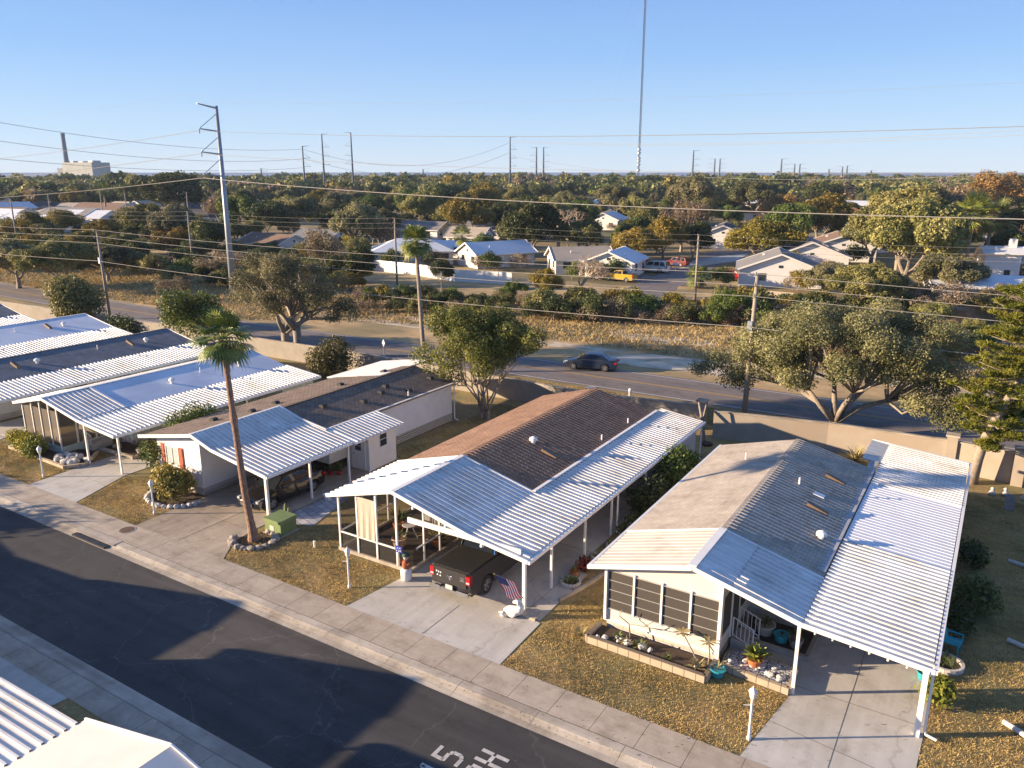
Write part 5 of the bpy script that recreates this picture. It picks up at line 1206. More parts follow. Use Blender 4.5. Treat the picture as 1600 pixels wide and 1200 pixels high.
for dx, dz in ((-.34, 1.36), (-.30, 1.48), (-.22, 1.36), (-.14, 1.38), (-.16, 1.50)): m.cyl((fx+dx, fy-.172, dz), (fx+dx, fy-.178, dz), .025, 8)
m.build('white_figures', trim_white, bs)
# white carved dog lying at the post
dg = thing('dog_statue', 'white reclining dog statue at the foot of the front carport post', 'statue', (-14.5, 23.55, 0))
dx, dy = -14.5, 23.5
m = MB(); sw = mat('statue_white', (.74, .72, .69), (.6, .58, .55), 6., .7, bump=.3, bscale=20)
m.tube([(dx-.48, dy-.10, .16), (dx-.3, dy-.06, .22), (dx, dy, .26), (dx+.16, dy+.03, .34), (dx+.2, dy+.04, .50), (dx+.17, dy+.03, .62)], [.10, .2, .2, .19, .13, .10], 12)
m.tube([(dx+.17, dy+.03, .64), (dx+.10, dy+.0, .70), (dx-.02, dy-.03, .66), (dx-.10, dy-.05, .63)], [.09, .12, .08, .045], 10)
for s in (-1, 1):
    m.tube([(dx+.12, dy+s*.13, .25), (dx-.05, dy+s*.17, .08), (dx-.25, dy+s*.16, .05)], [.07, .06, .045], 8)
    m.tube([(dx+.13, dy+s*.09, .74), (dx+.17, dy+s*.12, .62), (dx+.16, dy+s*.12, .56)], [.02, .04, .02], 6)
    m.tube([(dx-.42, dy+s*.12-.08, .18), (dx-.52, dy+s*.2-.08, .07), (dx-.3, dy+s*.22-.06, .05)], [.09, .06, .045], 8)
m.tube([(dx-.5, dy-.1, .12), (dx-.68, dy-.16, .06), (dx-.74, dy-.04, .05)], [.05, .035, .02], 6)
m.build('body', sw, dg, smooth=True)
MB().box(-14.5, 23.6, 0, -13.7, 24.2, .10).build('base', kerb_conc, dg)
# white painted tyre planters along the brown carport, ring planters on the right
def ring_planter(x, y, r, label, seed, m_=None):
    t = thing('ring_planter', label, 'planter', (x, y, 0), group=None); k = 20; b = MB()
    for i in range(k): a0, a1 = 6.2832*i/k, 6.2832*(i+1)/k; b.beam((x+r*math.cos(a0), y+r*math.sin(a0), .09), (x+r*math.cos(a1), y+r*math.sin(a1), .09), .10, .18)
    b.build('ring', stone_w, t); MB().poly(*[(x+r*.95*math.cos(6.2832*i/k), y+r*.95*math.sin(6.2832*i/k), .06) for i in range(k)]).build('soil', soil, t)
    mb = MB(); r_ = np.random.default_rng(seed)
    for i in range(26):
        a = r_.random()*6.28; q = r*.7*r_.random(); b0 = Vector((x+q*math.cos(a), y+q*math.sin(a), .06)); d = Vector((r_.normal()*.2, r_.normal()*.2, .3)); s = Vector((.04, .02, 0)); mb.quad(b0, b0+d*.6-s, b0+d, b0+d*.6+s)
    mb.build('plant', blade_m, t, fixn=False)
ring_planter(-13.8, 29.6, .36, 'white tyre planter beside the brown carport, nearest the red leafed plant', 1)
ring_planter(-13.7, 31.0, .36, 'white tyre planter beside the brown carport, nearest the shrubs', 2)
ring_planter(-13.85, 26.9, .40, 'white rimmed planter at the start of the carport side border', 3)
ring_planter(.15, 28.9, .55, 'white ring planter outside the wide carport in front of the teal chair', 4)
kb = MB()
for a_, b_ in (((-13.6, 25.4), (-13.2, 27.0)), ((-13.2, 27.0), (-12.9, 29.0))): kb.beam((*a_, .06), (*b_, .06), .12, .14)
tag(kb.build('border_edging', kerb_conc), 'curved pale concrete edging along the border by the brown carport', 'edging')
for i, (x, y) in enumerate(((2.5, 38.9), (2.55, 31.6), (2.5, 26.1))):
    a_ = .35 if i < 2 else .6; o = MB().tube([(x-.55, y+a_*.5, .10), (x+.8, y-a_, .10)], .085, 8).build('concrete_bar', stone_w)
    tag(o, 'pale round bar lying on the lawn at the right edge, '+('farthest of three', 'middle of three', 'nearest the street')[i], 'kerb bar', 'pale bars on the right lawn')
o = MB().lathe([(.05, 0), (.07, .3), (.05, .34), (0, .36)], (-25.6, 23.55, 0), 8).build('utility_stub', trim_white); tag(o, 'short white pipe stub in the lawn before the porch', 'pipe stub')
for i, (x, y, h) in enumerate(((-.05+1.15, 47.6, .42), (1.7, 47.9, .4), (2.6, 47.7, .5))):
    t = thing('garden_figurine', ('small white figurine nearest the conifer trunk', 'small white figurine in the middle of three by the wall', 'small white figurine farthest right by the wall')[i], 'figurine', (x, y, 0))
    MB().lathe([(.16, 0), (.19, .1), (.12, h*.55), (.07, h*.6)], (x, y, 0), 12).build('body', stone_w, t, smooth=True); MB().lathe([(.05, 0), (.1, .06), (.1, .13), (.04, .19)], (x, y, h*.58), 10).build('head', stone_w, t, smooth=True)
for i, (x, y) in enumerate(((1.9, 45.7), (2.9, 45.4), (3.5, 45.8))):
    o = MB().prism([(x-.22, 0), (x+.22, 0), (x+.24, .75), (x+.05, .9), (x-.24, .78)], y-.05, y+.05).build('stone_slab', stone_g); tag(o, 'upright pale slab standing before the lit back wall, '+('left', 'middle', 'right')[i]+' one', 'slab', 'upright slabs by the wall')
sg = thing('warning_sign', 'small white diamond sign on a post by the far road', 'road sign', (-47.0, 53.2, 0))
MB().cyl((-47, 53.2, 0), (-47, 53.2, 1.9), .04, 6).build('post', galv, sg); MB().quad((-47, 53.14, 1.6), (-46.82, 53.14, 1.95), (-47, 53.14, 2.3), (-47.18, 53.14, 1.95)).quad((-47, 53.165, 1.6), (-46.82, 53.165, 1.95), (-47, 53.165, 2.3), (-47.18, 53.165, 1.95)).build('panel', new_metal, sg)
bo = thing('valve_post', 'short white valve post in the verge behind the brown roof', 'utility post', (-22.9, 53.6, 0))
MB().cyl((-22.9, 53.6, 0), (-22.9, 53.6, .9), .11, 8).build('post', stone_w, bo); MB().lathe([(.15, .9), (.15, 1.0), (.05, 1.08)], (-22.9, 53.6, 0), 8).build('cap', trim_white, bo)
for i, (px, py) in enumerate(((876, 610), (688+120, 566+45))):
    x, y = at(px, py); o = MB().box(x-.7, y-.35, -.02, x+.7, y+.35, .1).box(x-.4, y-.2, .1, x+.4, y+.2, .16).build('utility_cover', stone_w); tag(o, ('pale concrete cover slab on the verge behind the brown roof', 'pale concrete cover slab on the verge behind the green tree')[i], 'cover slab')
# dry lawn blades: nobody could count them
def blades(name, label, polys, dens, hmin, hmax, w, m, seed, z=-.02):
    r = np.random.default_rng(seed); Ps = []
    for poly, exc in polys:
        poly = np.array(poly, float); lo, hi = poly.min(0), poly.max(0); n = int((hi[0]-lo[0])*(hi[1]-lo[1])*dens)
        p = lo+(hi-lo)*r.random((n, 2)); inside = np.zeros(n, bool); j = len(poly)-1
        for i in range(len(poly)):
            yi, yj = poly[i][1], poly[j][1]; c = ((yi > p[:, 1]) != (yj > p[:, 1])) & (p[:, 0] < (poly[j][0]-poly[i][0])*(p[:, 1]-yi)/(yj-yi+1e-9)+poly[i][0]); inside ^= c; j = i
        p = p[inside]
        for (x0, y0, x1, y1) in exc: p = p[~((p[:, 0] > x0) & (p[:, 0] < x1) & (p[:, 1] > y0) & (p[:, 1] < y1))]
        # patchiness
        k = np.sin(p[:, 0]*1.7+3*np.sin(p[:, 1]*.9))+np.sin(p[:, 1]*2.3+2*np.sin(p[:, 0]*1.1)); p = p[r.random(len(p)) < np.clip(.72+.22*k, .25, 1)]
        Ps.append(p)
    p = np.concatenate(Ps); n = len(p); P = np.column_stack([p, np.full(n, z)])
    a = r.random(n)*6.283; h = (hmin+(hmax-hmin)*r.random(n)); u = np.column_stack([np.cos(a), np.sin(a), np.zeros(n)])*w
    tip = P+np.column_stack([r.normal(size=n)*h*.7, r.normal(size=n)*h*.7, h]); mid = P*.4+tip*.6; mid[:, 2] = z+h*.75
    q = np.stack([P-u, P+u, mid+u*.7, tip], 1).reshape(-1, 3)
    tint = np.clip(.36+.17*r.normal(size=n)+.20*np.sin(p[:, 0]*.8+2+2*np.sin(p[:, 1]*.7))*np.sin(p[:, 1]*1.1)+.22*np.sin(p[:, 0]*4.3+3*np.sin(p[:, 1]*2.9))*np.sin(p[:, 1]*4.9), 0, 1)
    return tag(mesh_obj(name, quads_mesh(name, q, tint, m)), label, 'grass', kind='stuff')
blades('lawn_grass', 'short dry tan lawn grass between the driveways', [
 ([(-13.3, 20.49), (-4.8, 20.49), (-4.6, 21.8), (-4.15, 24.1), (-6.4, 24.3), (-6.8, 23.3), (-11.4, 23.3), (-11.4, 27), (-12.6, 29), (-13.2, 25), (-13.3, 23)], []),
 ([(-28.25, 20.49), (-20.8, 20.49), (-20.4, 23.9), (-24.4, 23.9), (-24.6, 28), (-27.6, 25), (-29.2, 24.2), (-29.2, 22)], [(-29, 23.3, -27.6, 24.6)]),
 ([(-40.1, 20.49), (-35, 20.49), (-35.2, 22.4), (-38.3, 23.0), (-39.2, 25.5), (-41.4, 24.1)], []),
 ([(-52.8, 20.49), (-45, 20.49), (-45.2, 22.8), (-52.3, 23.0), (-54.3, 23.8)], []),
 ([(-.15, 20.49), (8, 20.49), (8, 47), (-.05, 47)], []),
 ([(-60, 51.2), (6, 51.6), (6, 55.6), (-35, 55.4), (-60, 53.8)], []), ([(-31, 34), (-25.2, 30), (-25.2, 48), (-31, 48)], [])], 900, .025, .075, .007, m_grass, 21)

def litter(name, label, rects, n, z, m, seed, size=.05):
    r = np.random.default_rng(seed); P = []
    for (x0, y0, x1, y1), k in zip(rects, n): P.append(np.column_stack([x0+(x1-x0)*r.random(k), y0+(y1-y0)*r.random(k)**1.6, np.full(k, z)+.006*r.random(k)]))
    P = np.concatenate(P); N = np.column_stack([r.normal(size=len(P))*.35, r.normal(size=len(P))*.35, np.ones(len(P))])
    return tag(mesh_obj(name, leaves_mesh(name, P, N, size, r.random(len(P)), .5, m, .5, r)), label, 'fallen leaves', kind='stuff')
litter('fallen_leaves', 'scattered dry leaves along the gutters, pavement and driveways', [(-60, 18.35, 2, 18.75), (-60, 18.9, 2, 20.6), (-20.2, 20.6, -13.6, 26), (-34.8, 20.6, -29.6, 27), (-4.5, 20.6, -.4, 27), (-60, 12.9, 2, 12.5), (-60, 13.0, 2, 18.3), (-13.3, 20.6, -4.5, 24), (0, 20.6, 5, 40)], [520, 420, 90, 160, 110, 260, 260, 260, 300], .012, m_brown, 71, .026)
for _o in COL.objects:
    if _o.name == 'fallen_leaves': pass
# ------------------------------------------------------------------ utility poles and wires
ordn = ['first', 'second', 'third', 'fourth', 'fifth', 'sixth', 'seventh', 'eighth', 'ninth']
def wire(a, b, sag, label, r=.018, group='overhead wires', n=18):
    A, B = Vector(a), Vector(b); pts = []
    for i in range(n+1):
        t = i/n; p = A.lerp(B, t); p.z -= 4*sag*t*(1-t); pts.append(p)
    o = MB().tube(pts, r, 4, cap=False).build('overhead_wire', wire_m); return tag(o, label, 'wire', group)
def wood_pole_at(x, y, h, label, group, lean=0., cross=True, low=True):
    t = thing('utility_pole', label, 'utility pole', (x, y, 0), group=group)
    MB().tube([(x, y, -.2), (x+lean*.5, y, h*.5), (x+lean, y, h)], [.19, .16, .12], 10).build('mast', wood_pole, t, smooth=True)
    for z in (h-.05, h-.75, h-1.5):
        MB().beam((x+lean, y-.02, z-.1), (x+lean, y-.42, z), .05, .05).build('bracket', galv, t)
        MB().lathe([(.03, 0), (.07, .02), (.05, .08), (.07, .12), (.03, .2)], (x+lean, y-.42, z-.02), 8).build('insulator', stone_g, t)
    if low: MB().box(x-.16, y-.42, 6.6, x+.16, y-.16, 7.3).build('junction_box', galv, t)
    return t
wood_pole_at(-89.9, 53.2, 10.3, 'slim leaning utility pole on the near verge, behind the seamed pale roof', 'utility poles along the near verge', -.3)
wood_pole_at(-14.0, 52.9, 10.5, 'utility pole beside the big oak, standing on the near verge', 'utility poles along the near verge', .15)
wood_pole_at(64, 54.5, 10.5, 'utility pole right of the frame on the near verge', 'utility poles along the near verge')
wood_pole_at(-168, 54.5, 10.5, 'utility pole left of the frame on the near verge', 'utility poles along the near verge')
xs = [(-168, 54.5), (-90.2, 53.2), (-13.85, 52.9), (64, 54.5)]
lv = ['top', 'second', 'third', 'lowest']
for k, (a, b) in enumerate(zip(xs[:-1], xs[1:])):
    for i, dz in enumerate((.1, -.65, -1.4, -3.5)):
        wire((a[0], a[1]-.42, 10.4+dz), (b[0], b[1]-.42, 10.4+dz), .55, lv[i]+' wire on the near verge poles, '+('left', 'middle', 'right')[k]+' span', .017 if i < 3 else .022)
# second line on the far side of the field
ps = [(-175, 92), (-127.3, 92.5), (-79.8, 94), (-35.2, 103.3), (14, 108)]
for i, (x, y) in enumerate(ps):
    if -130 < x < 10: wood_pole_at(x, y, (10.0, 10.0, 10.2, 8.9, 9)[i], 'thin grey pole among the bushes beyond the field, '+('', 'left of the steel pole', 'behind the slim palm', 'before the yellow pickup', '')[i], 'poles beyond the field', low=False)
for k, (a, b) in enumerate(zip(ps[:-1], ps[1:])):
    za, zb_ = (10., 10., 10.2, 8.9, 9)[k:k+2]
    for i, dz in enumerate((0, -.75, -1.5)): wire((a[0], a[1]-.42, za+dz), (b[0], b[1]-.42, zb_+dz), .5, lv[i]+' wire on the poles beyond the field, span '+('far left', 'left', 'centre', 'right')[k], .012)
for i, (px, py) in enumerate(((30, 396), (85, 373), (163, 352), (203, 368), (298, 366))):
    x, y = at(px, py); wood_pole_at(x, y, 11.5, 'thin wooden pole in the left thicket, '+ordn[i]+' from the left edge', 'thin poles in the left thicket', low=False)
# steel transmission pole with davit arms towards the road
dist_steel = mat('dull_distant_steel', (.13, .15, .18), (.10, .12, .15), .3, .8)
def steel_pole(x, y, h, label, group, sgn=-1, arm=2.9, rb=.48, ax=(0, 1), lv3=(.878, .765, .655), top=True):
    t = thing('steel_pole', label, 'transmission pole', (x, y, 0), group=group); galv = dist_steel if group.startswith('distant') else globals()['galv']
    MB().tube([(x, y, -.3), (x, y, h*.4), (x, y, h)], [rb, rb*.75, rb*.42], 12).build('mast', galv, t, smooth=True)
    d = Vector((ax[0], ax[1], 0))*sgn
    if top: MB().tube([(x, y, h-.3), tuple(Vector((x, y, h-.1))+d*arm*.5), tuple(Vector((x, y, h+.1))+d*arm)], [.14, .1, .06], 6).build('top_arm', galv, t)
    for f in lv3:
        e = Vector((x, y, h*f+.15))+d*arm
        MB().tube([(x, y, h*f-.1), tuple(e)], [.11, .07], 6).build('arm', galv, t)
        MB().tube([(x, y, h*f+h*.085), tuple(e)], .045, 6).build('brace', galv, t)
        MB().tube([tuple(e), tuple(e+Vector((0, 0, -.6)))], .06, 6).build('insulator', stone_g, t)
    return t
SP = [(-330, 66), (-89.3, 70.8), (96, 72)]
grp = 'steel transmission poles'
steel_pole(*SP[1], 25.2, 'tall nearest steel pole with three braced arms, left of centre beyond the road', grp)
steel_pole(*SP[2], 27, 'steel pole right of the frame on the same line', grp); steel_pole(*SP[0], 26, 'steel pole left of the frame on the same line', grp)
HT = [(26*.9, 26*.77, 26*.655), (22.0, 19.2, 16.2), (24.2, 20.6, 17.2)]
for k in range(2):
    a, b = SP[k], SP[k+1]
    for i in range(3):
        for j in (0, 1): wire((a[0], a[1]-2.9-.4*j, HT[k][i]), (b[0], b[1]-2.9-.4*j, HT[k+1][i]), (3.0 if k else 5.2), ('front' if j else 'rear')+' cable of the '+('upper', 'middle', 'lower')[i]+' pair, '+('left', 'right')[k]+' of the tall steel pole',   .024 if i == 2 else .015, 'transmission cables', 30)
    wire((a[0], a[1]-2.9, 25.5), (b[0], b[1]-2.9, 26.5), 3, 'thin earth cable at the very top, '+('left', 'right')[k]+' of the tall steel pole', .007, 'transmission cables', 30)
# distant transmission poles: photo column, foot row estimate, top row
FP = []
for i, (px, D, pt, sg_) in enumerate(((475, 430, 228, 1), (506, 540, 209, 1), (551, 530, 207, -1), (797, 530, 214, 1), (838, 800, 230, -1), (849, 810, 230, 1), (1082, 640, 235, 1), (1116, 1000, 248, -1), (1124, 1000, 248, 1), (1220, 800, 248, 1), (1241, 900, 256, -1), (1249, 900, 256, 1), (1295, 1100, 264, 1), (1316, 1050, 260, -1), (1323, 1050, 259, 1), (1361, 1150, 266, 1), (408, 1100, 263, 1), (661, 1150, 264, 1))):
    b = math.atan((px-800)/1272); az = R(YAW)-b; x, y = -math.sin(az)*D, math.cos(az)*D; h = hgt(pt, x, y); FP.append((b, D))
    steel_pole(x, y, h, 'distant grey steel pole on the skyline, '+['nearest left group, shortest', 'nearest left group, left of the tallest', 'nearest left group, tallest', 'alone at the centre', 'left of the small centre pair', 'right of the small centre pair', 'right of the radio mast', 'left of the right hand pair', 'right of the right hand pair', 'above the orange tree', 'left of a tiny pair', 'right of a tiny pair', 'tiny, between two pairs', 'left of the far right pair', 'right of the far right pair', 'tiny one farthest right', 'tiny one left of the left group', 'tiny one right of the left group'][i], 'distant steel poles', sg_, max(3.4, D/130), max(.6, D*.0016), ax=(math.cos(az), math.sin(az)), lv3=(.80, .66, .53))
# distant spans seen against the sky
def far_pt(px, py, D):
    b = math.atan((px-800)/1272); az = R(YAW)-b; x, y = -math.sin(az)*D, math.cos(az)*D; return (x, y, hgt(py, x, y))
for i, (p, q, s) in enumerate((((-60, 178, 300), (475, 233, 470), 4), ((-60, 210, 300), (475, 248, 470), 4), ((-60, 242, 300), (475, 262, 470), 3), ((475, 233, 470), (797, 222, 560), 12), ((475, 247, 470), (797, 238, 560), 12), ((797, 219, 560), (1700, 196, 330), 4), ((797, 222, 560), (1700, 206, 330), 3), ((797, 244, 560), (1700, 264, 400), 9))):
    wire(far_pt(*p), far_pt(*q), s, 'distant skyline cable, '+['upper left', 'middle left', 'lower left', 'upper one between the left group and centre pole', 'lower one between the left group and centre pole', 'upper one passing the radio mast', 'second one passing the radio mast', 'lowest one over the right horizon'][i], .07, 'distant skyline cables', 30)
# radio mast with guy wires
mx, my, _ = far_pt(997.5, 270, 1250)
rm = thing('radio_mast', 'very tall slender blue grey lattice radio mast rising out of the frame', 'radio mast', (mx, my, 0)); m = MB(); Hh = 330; hw_ = 1.5
cs = [(hw_*math.cos(a), hw_*math.sin(a)) for a in (0, 2.094, 4.189)]
for cx_, cy_ in cs: m.beam((mx+cx_, my+cy_, 0), (mx+cx_, my+cy_, Hh), .42)
for k in range(90):
    z0, z1 = Hh*k/90, Hh*(k+1)/90
    for i in range(3):
        a, b = cs[i], cs[(i+1) % 3]
        if k % 2: a, b = b, a
        m.beam((mx+a[0], my+a[1], z0), (mx+b[0], my+b[1], z1), .26); m.beam((mx+a[0], my+a[1], z0), (mx+b[0], my+b[1], z0), .2)
mast_m = mat('mast_blue_grey', (.035, .05, .09), (.03, .045, .08), .2, .8); m.build('mast', mast_m, rm)
for z in (18, 26, 31, 35, 43, 48): MB().cyl((mx, my, z), (mx, my, z+2.4), 2.6, 10).build('antenna_drum', galv, rm)
g_ = MB()
for a in (.6, 2.7, 4.8):
    for z, rr_ in ((90, 120), (170, 130), (250, 190), (320, 200)): g_.beam((mx+rr_*math.cos(a), my+rr_*math.sin(a), 0), (mx, my, z), .045)
g_.build('guy_wires', wire_m, rm)
# power station far left
sx, sy, _ = far_pt(106, 275, 1300); stk = thing('chimney_stack', 'tall dark chimney stack of the distant power station at far left', 'chimney', (sx, sy, 0))
MB().lathe([(3.7, 0), (3.0, 40), (2.5, hgt(212, sx, sy)), (2.9, hgt(211, sx, sy)), (2.9, hgt(208, sx, sy))], (sx, sy, 0), 20).build('shaft', mat('stack_grey', (.11, .13, .17), (.16, .18, .22), .02, .9), stk, smooth=True)
px1, py1, _ = far_pt(136, 275, 1290); pw = thing('power_station', 'big pale box building beside the chimney stack at far left', 'power station', (px1, py1, 0), R(12))
for nm, b, m_ in (('boiler_house', MB().box(-52, -30, 0, 52, 30, 46), mat('pale_cladding', (.42, .42, .36), (.34, .35, .31), .06, .8)), ('roof_plant', MB().box(-45, -22, 46, -20, 10, 49).box(-5, -20, 46, 12, 8, 48.5).box(24, -15, 46, 40, 12, 50), galv), ('turbine_hall', MB().box(52, -26, 0, 110, 26, 10), stone_w), ('left_annex', MB().box(-76, -26, 0, -52, 20, 34), mat('dark_cladding', (.24, .25, .24)))):
    o = b.build(nm, m_); o.parent = pw
pw.scale = (.52, .52, .52*1.22)
ordn_ = ['first', 'second', 'third', 'fourth', 'fifth', 'sixth', 'seventh', 'eighth', 'ninth']
# ------------------------------------------------------------------ beyond the field: fences, houses, cars, trees
def far_house(px, py, w, d, rz, h, rh, mw, mr, label, hip=False, chimney=False, windows=2, loc=None, garage=False, group=None):
    x, y = loc or at(px, py); t = thing('house', label, 'house', (x, y, 0), R(rz), group=group); P = lambda nm, b, m_, par=None: setattr(b.build(nm, m_), 'parent', par or t)
    # gable ends face local -X/+X, ridge along X
    wl = MB(); k = MB()
    pts = [(-d/2, 0), (d/2, 0), (d/2, h), (0, h+rh*(0 if hip else 1)), (-d/2, h)]
    n0 = [(-w/2, a, b) for a, b in pts]; n1 = [(w/2, a, b) for a, b in pts]; wl.quad(*n0); wl.quad(*n1)
    for i in range(5): wl.quad(n0[i], n0[(i+1) % 5], n1[(i+1) % 5], n1[i])
    P('wall', wl, mw)
    o_ = .5; e = h-.12; ri = d*.42 if hip else -o_; top = h+rh+.06
    rf = MB()
    rf.quad((-w/2-o_, -d/2-o_, e), (w/2+o_, -d/2-o_, e), (w/2-ri, 0, top), (-w/2+ri, 0, top)); rf.quad((-w/2-o_, d/2+o_, e), (w/2+o_, d/2+o_, e), (w/2-ri, 0, top), (-w/2+ri, 0, top))
    if hip: rf.quad((-w/2-o_, -d/2-o_, e), (-w/2-o_, d/2+o_, e), (-w/2+ri, 0, top)); rf.quad((w/2+o_, -d/2-o_, e), (w/2+o_, d/2+o_, e), (w/2-ri, 0, top))
    P('roof', rf, mr)
    if not hip:
        for s in (-1, 1):
            f = MB(); [f.beam((s*(w/2+o_), q*(d/2+o_), e-.05), (s*(w/2+o_), 0, top-.05), .06, .24) for q in (-1, 1)]; P('bargeboard', f, trim_white)
    f = MB(); [f.beam((-w/2-o_, q*(d/2+o_), e-.06), (w/2+o_, q*(d/2+o_), e-.06), .06, .18) for q in (-1, 1)]; P('fascia', f, trim_white)
    for i in range(windows):
        xx = -w/2+w*(i+.6)/windows; P('window', MB().box(xx-.7, -d/2-.04, 1.0, xx+.7, -d/2-.005, 2.1), glass_dark)
    for s_ in (-1, 1):
        for q_ in (-.27, .22): P('window', MB().box(s_*(w/2+.02)-.02, d*q_-.6, 1.0, s_*(w/2+.02)+.02, d*q_+.6, 2.1), glass_dark)
        P('gable_vent', MB().box(s_*(w/2+.02)-.02, -.3, h+.25, s_*(w/2+.02)+.02, .3, h+.65), glass_dark) if not hip and rh > 1.3 else None
    P('door', MB().box(-w*.12, -d/2-.05, .1, -w*.12+.95, -d/2-.005, 2.15), shutter_m if (px % 3) < 1 else trim_white)
    P('roof_vent', MB().box(w*.15, d*.2-.2, h+rh*.55, w*.15+.4, d*.2+.2, h+rh*.55+.45), new_metal)
    P('roof_vent', MB().cyl((-w*.2, -d*.25, h+rh*.3), (-w*.2, -d*.25, h+rh*.5+.4), .08, 6), new_metal)
    if garage: P('garage_door', MB().box(w*.15, -d/2-.05, 0, w*.15+3, -d/2-.006, 2.2), trim_white)
    if chimney: P('chimney', MB().box(w*.2, -.6, h, w*.2+1.0, .6, h+rh+1.2), wall_white)
    return t
def panel_fence(pts, h, label, m, step=2.4, name='panel_fence'):
    t = thing(name, label, 'fence', (pts[0][0], pts[0][1], 0)); b = MB()
    for (x0, y0), (x1, y1) in zip(pts[:-1], pts[1:]):
        L = math.hypot(x1-x0, y1-y0); n = max(1, int(L/step)); u = ((x1-x0)/L, (y1-y0)/L)
        for i in range(n):
            a, c = i*L/n, (i+1)*L/n; b.beam((x0+u[0]*(a+.04), y0+u[1]*(a+.04), h/2), (x0+u[0]*(c-.04), y0+u[1]*(c-.04), h/2), .05, h)
            pp = MB().box(x0+u[0]*a-.07, y0+u[1]*a-.07, 0, x0+u[0]*a+.07, y0+u[1]*a+.07, h+.1); pp.build('post', m, t)
    b.build('panels', m, t); return t
vinyl = mat('white_vinyl', (.80, .78, .74), (.74, .72, .68), .6, .5); timber = mat('weathered_fence_boards', (.40, .33, .25), (.28, .23, .175), 3., .9)
F1 = [at(578, 422), at(650, 430), at(712, 440), at(800, 445)]
panel_fence(F1, 1.9, 'long white vinyl fence before the two white roofed houses, crossed by the slim palm', vinyl)
panel_fence([at(1118, 470), at(1160, 470), at(1240, 478)], 1.7, 'weathered board fence before the low white house', timber)
panel_fence([at(1490, 505), at(1575, 500)], 1.9, 'board fence below the white plastered house at the right', timber)
panel_fence([at(88, 356), at(165, 352)], 2.0, 'white fence line before the houses at far left', vinyl)
roofs = dict(w=mat('white_membrane_roof', (.66, .68, .70), (.58, .61, .65), .2, .6), d=sh_dark, g=mat('grey_far_roof', (.22, .21, .20), (.17, .165, .16), .4, .9), b=mat('brown_far_roof', (.22, .14, .09), (.16, .10, .07), .4, .9), t=mat('tan_far_roof', (.42, .35, .27), (.36, .30, .23), .4, .9), o=mat('orange_far_roof', (.34, .16, .07), (.28, .14, .07), .4, .9))
far_house(645, 409, 15, 11, 40, 2.6, 1.9, wall_cream, roofs['w'], 'low house with white hipped roof behind the slim palm', hip=True, windows=4)
far_house(775, 414, 12, 8, 62, 2.6, 1.8, wall_cream, roofs['w'], 'cream house with white gable roof behind the right end of the vinyl fence', windows=2)
far_house(700, 400, 9, 6, 14, 2.4, .8, wall_white, roofs['w'], 'low white annex between the two white roofed houses')
far_house(905, 424, 10, 8, 40, 2.6, 1.7, wall_cream, roofs['t'], 'cream house half hidden by the bare grey shrub', windows=3)
far_house(962, 428, 10, 8, 100, 2.6, 1.6, wall_white, roofs['w'], 'white house behind the golden trees left of the parked vehicles')
far_house(1215, 442, 11, 12, 106, 2.7, 2.3, wall_white, roofs['g'], 'white gabled house with grey roof right behind the board fence', windows=4)
far_house(1262, 420, 12, 12, 106, 2.8, 2.4, wall_white, roofs['g'], 'white house with solar panels on a dark roof, second behind the board fence', windows=3)
far_house(1310, 404, 12, 12, 106, 2.8, 2.2, wall_white, roofs['b'], 'white house with brown roof, third behind the board fence', windows=3)
far_house(1350, 391, 12, 12, 106, 2.8, 2.3, wall_white, roofs['d'], 'dark roofed house, farthest of the four beyond the board fence', windows=3)
far_house(1330, 352, 16, 10, 10, 2.7, 1.5, wall_cream, sh_dark, 'house with low dark roof across the side street at right', windows=3)
far_house(1130, 385, 13, 10, 105, 3.2, 2., wall_white, sh_dark, 'white gabled house left of the orange gold tree', windows=3)
far_house(1520, 480, 11, 8, 15, 3.2, 1.0, wall_white, roofs['w'], 'white plastered low house near the right edge', windows=3)
far_house(1556, 440, 5, 4, 15, 4.8, .8, wall_white, roofs['w'], 'narrow tall white stuccoed annex behind the plastered house', windows=1, chimney=True)
far_house(1590, 430, 12, 8, 10, 2.6, 1.6, wall_cream, roofs['t'], 'cream house cut by the right frame edge')
far_house(1250, 340, 14, 10, 15, 2.7, 1.7, wall_cream, roofs['t'], 'tan roofed house left of the pale garage in the right distance')
far_house(1390, 338, 13, 9, 10, 2.7, 1.8, wall_cream, roofs['g'], 'pale gabled house in the right distance')
far_house(1380, 352, 12, 9, 8, 2.6, 1.5, wall_cream, roofs['t'], 'small tan roofed house before the pale gabled one')
far_house(430, 398, 13, 9, -4, 2.7, 1.7, wall_white, roofs['b'], 'white house with dark brown roof right of the tall steel pole', windows=3)
far_house(505, 385, 11, 8, 5, 2.6, 1.4, wall_white, roofs['g'], 'grey roofed house among the trees behind the brown scrub')
far_house(118, 350, 22, 12, 8, 2.8, 2.6, wall_cream, roofs['g'], 'large grey roofed house at left, behind the white fence line')
far_house(165, 338, 24, 11, 8, 2.8, 2.4, wall_white, roofs['b'], 'long brown roofed house at left behind the grey roofed one')
far_house(230, 345, 18, 11, 10, 2.8, 2.2, wall_white, roofs['b'], 'white house with brown roof at left of the tall steel pole')
far_house(50, 362, 18, 11, 6, 2.8, 2.2, wall_cream, roofs['w'], 'tan gabled house at the far left, nearest the corner pole')
far_house(15, 350, 18, 11, 6, 2.8, 2.2, wall_white, roofs['w'], 'white roofed house cut by the left frame edge')
far_house(20, 326, 22, 12, 6, 2.8, 2.2, wall_cream, roofs['g'], 'grey roofed house far behind at the left edge')
far_house(735, 386, 9, 7, 10, 2.6, 2., wall_white, roofs['t'], 'small gabled house between the two white roofs')
far_house(760, 372, 12, 8, 10, 2.6, 1.6, wall_cream, roofs['g'], 'grey house among the trees above the cream gable')
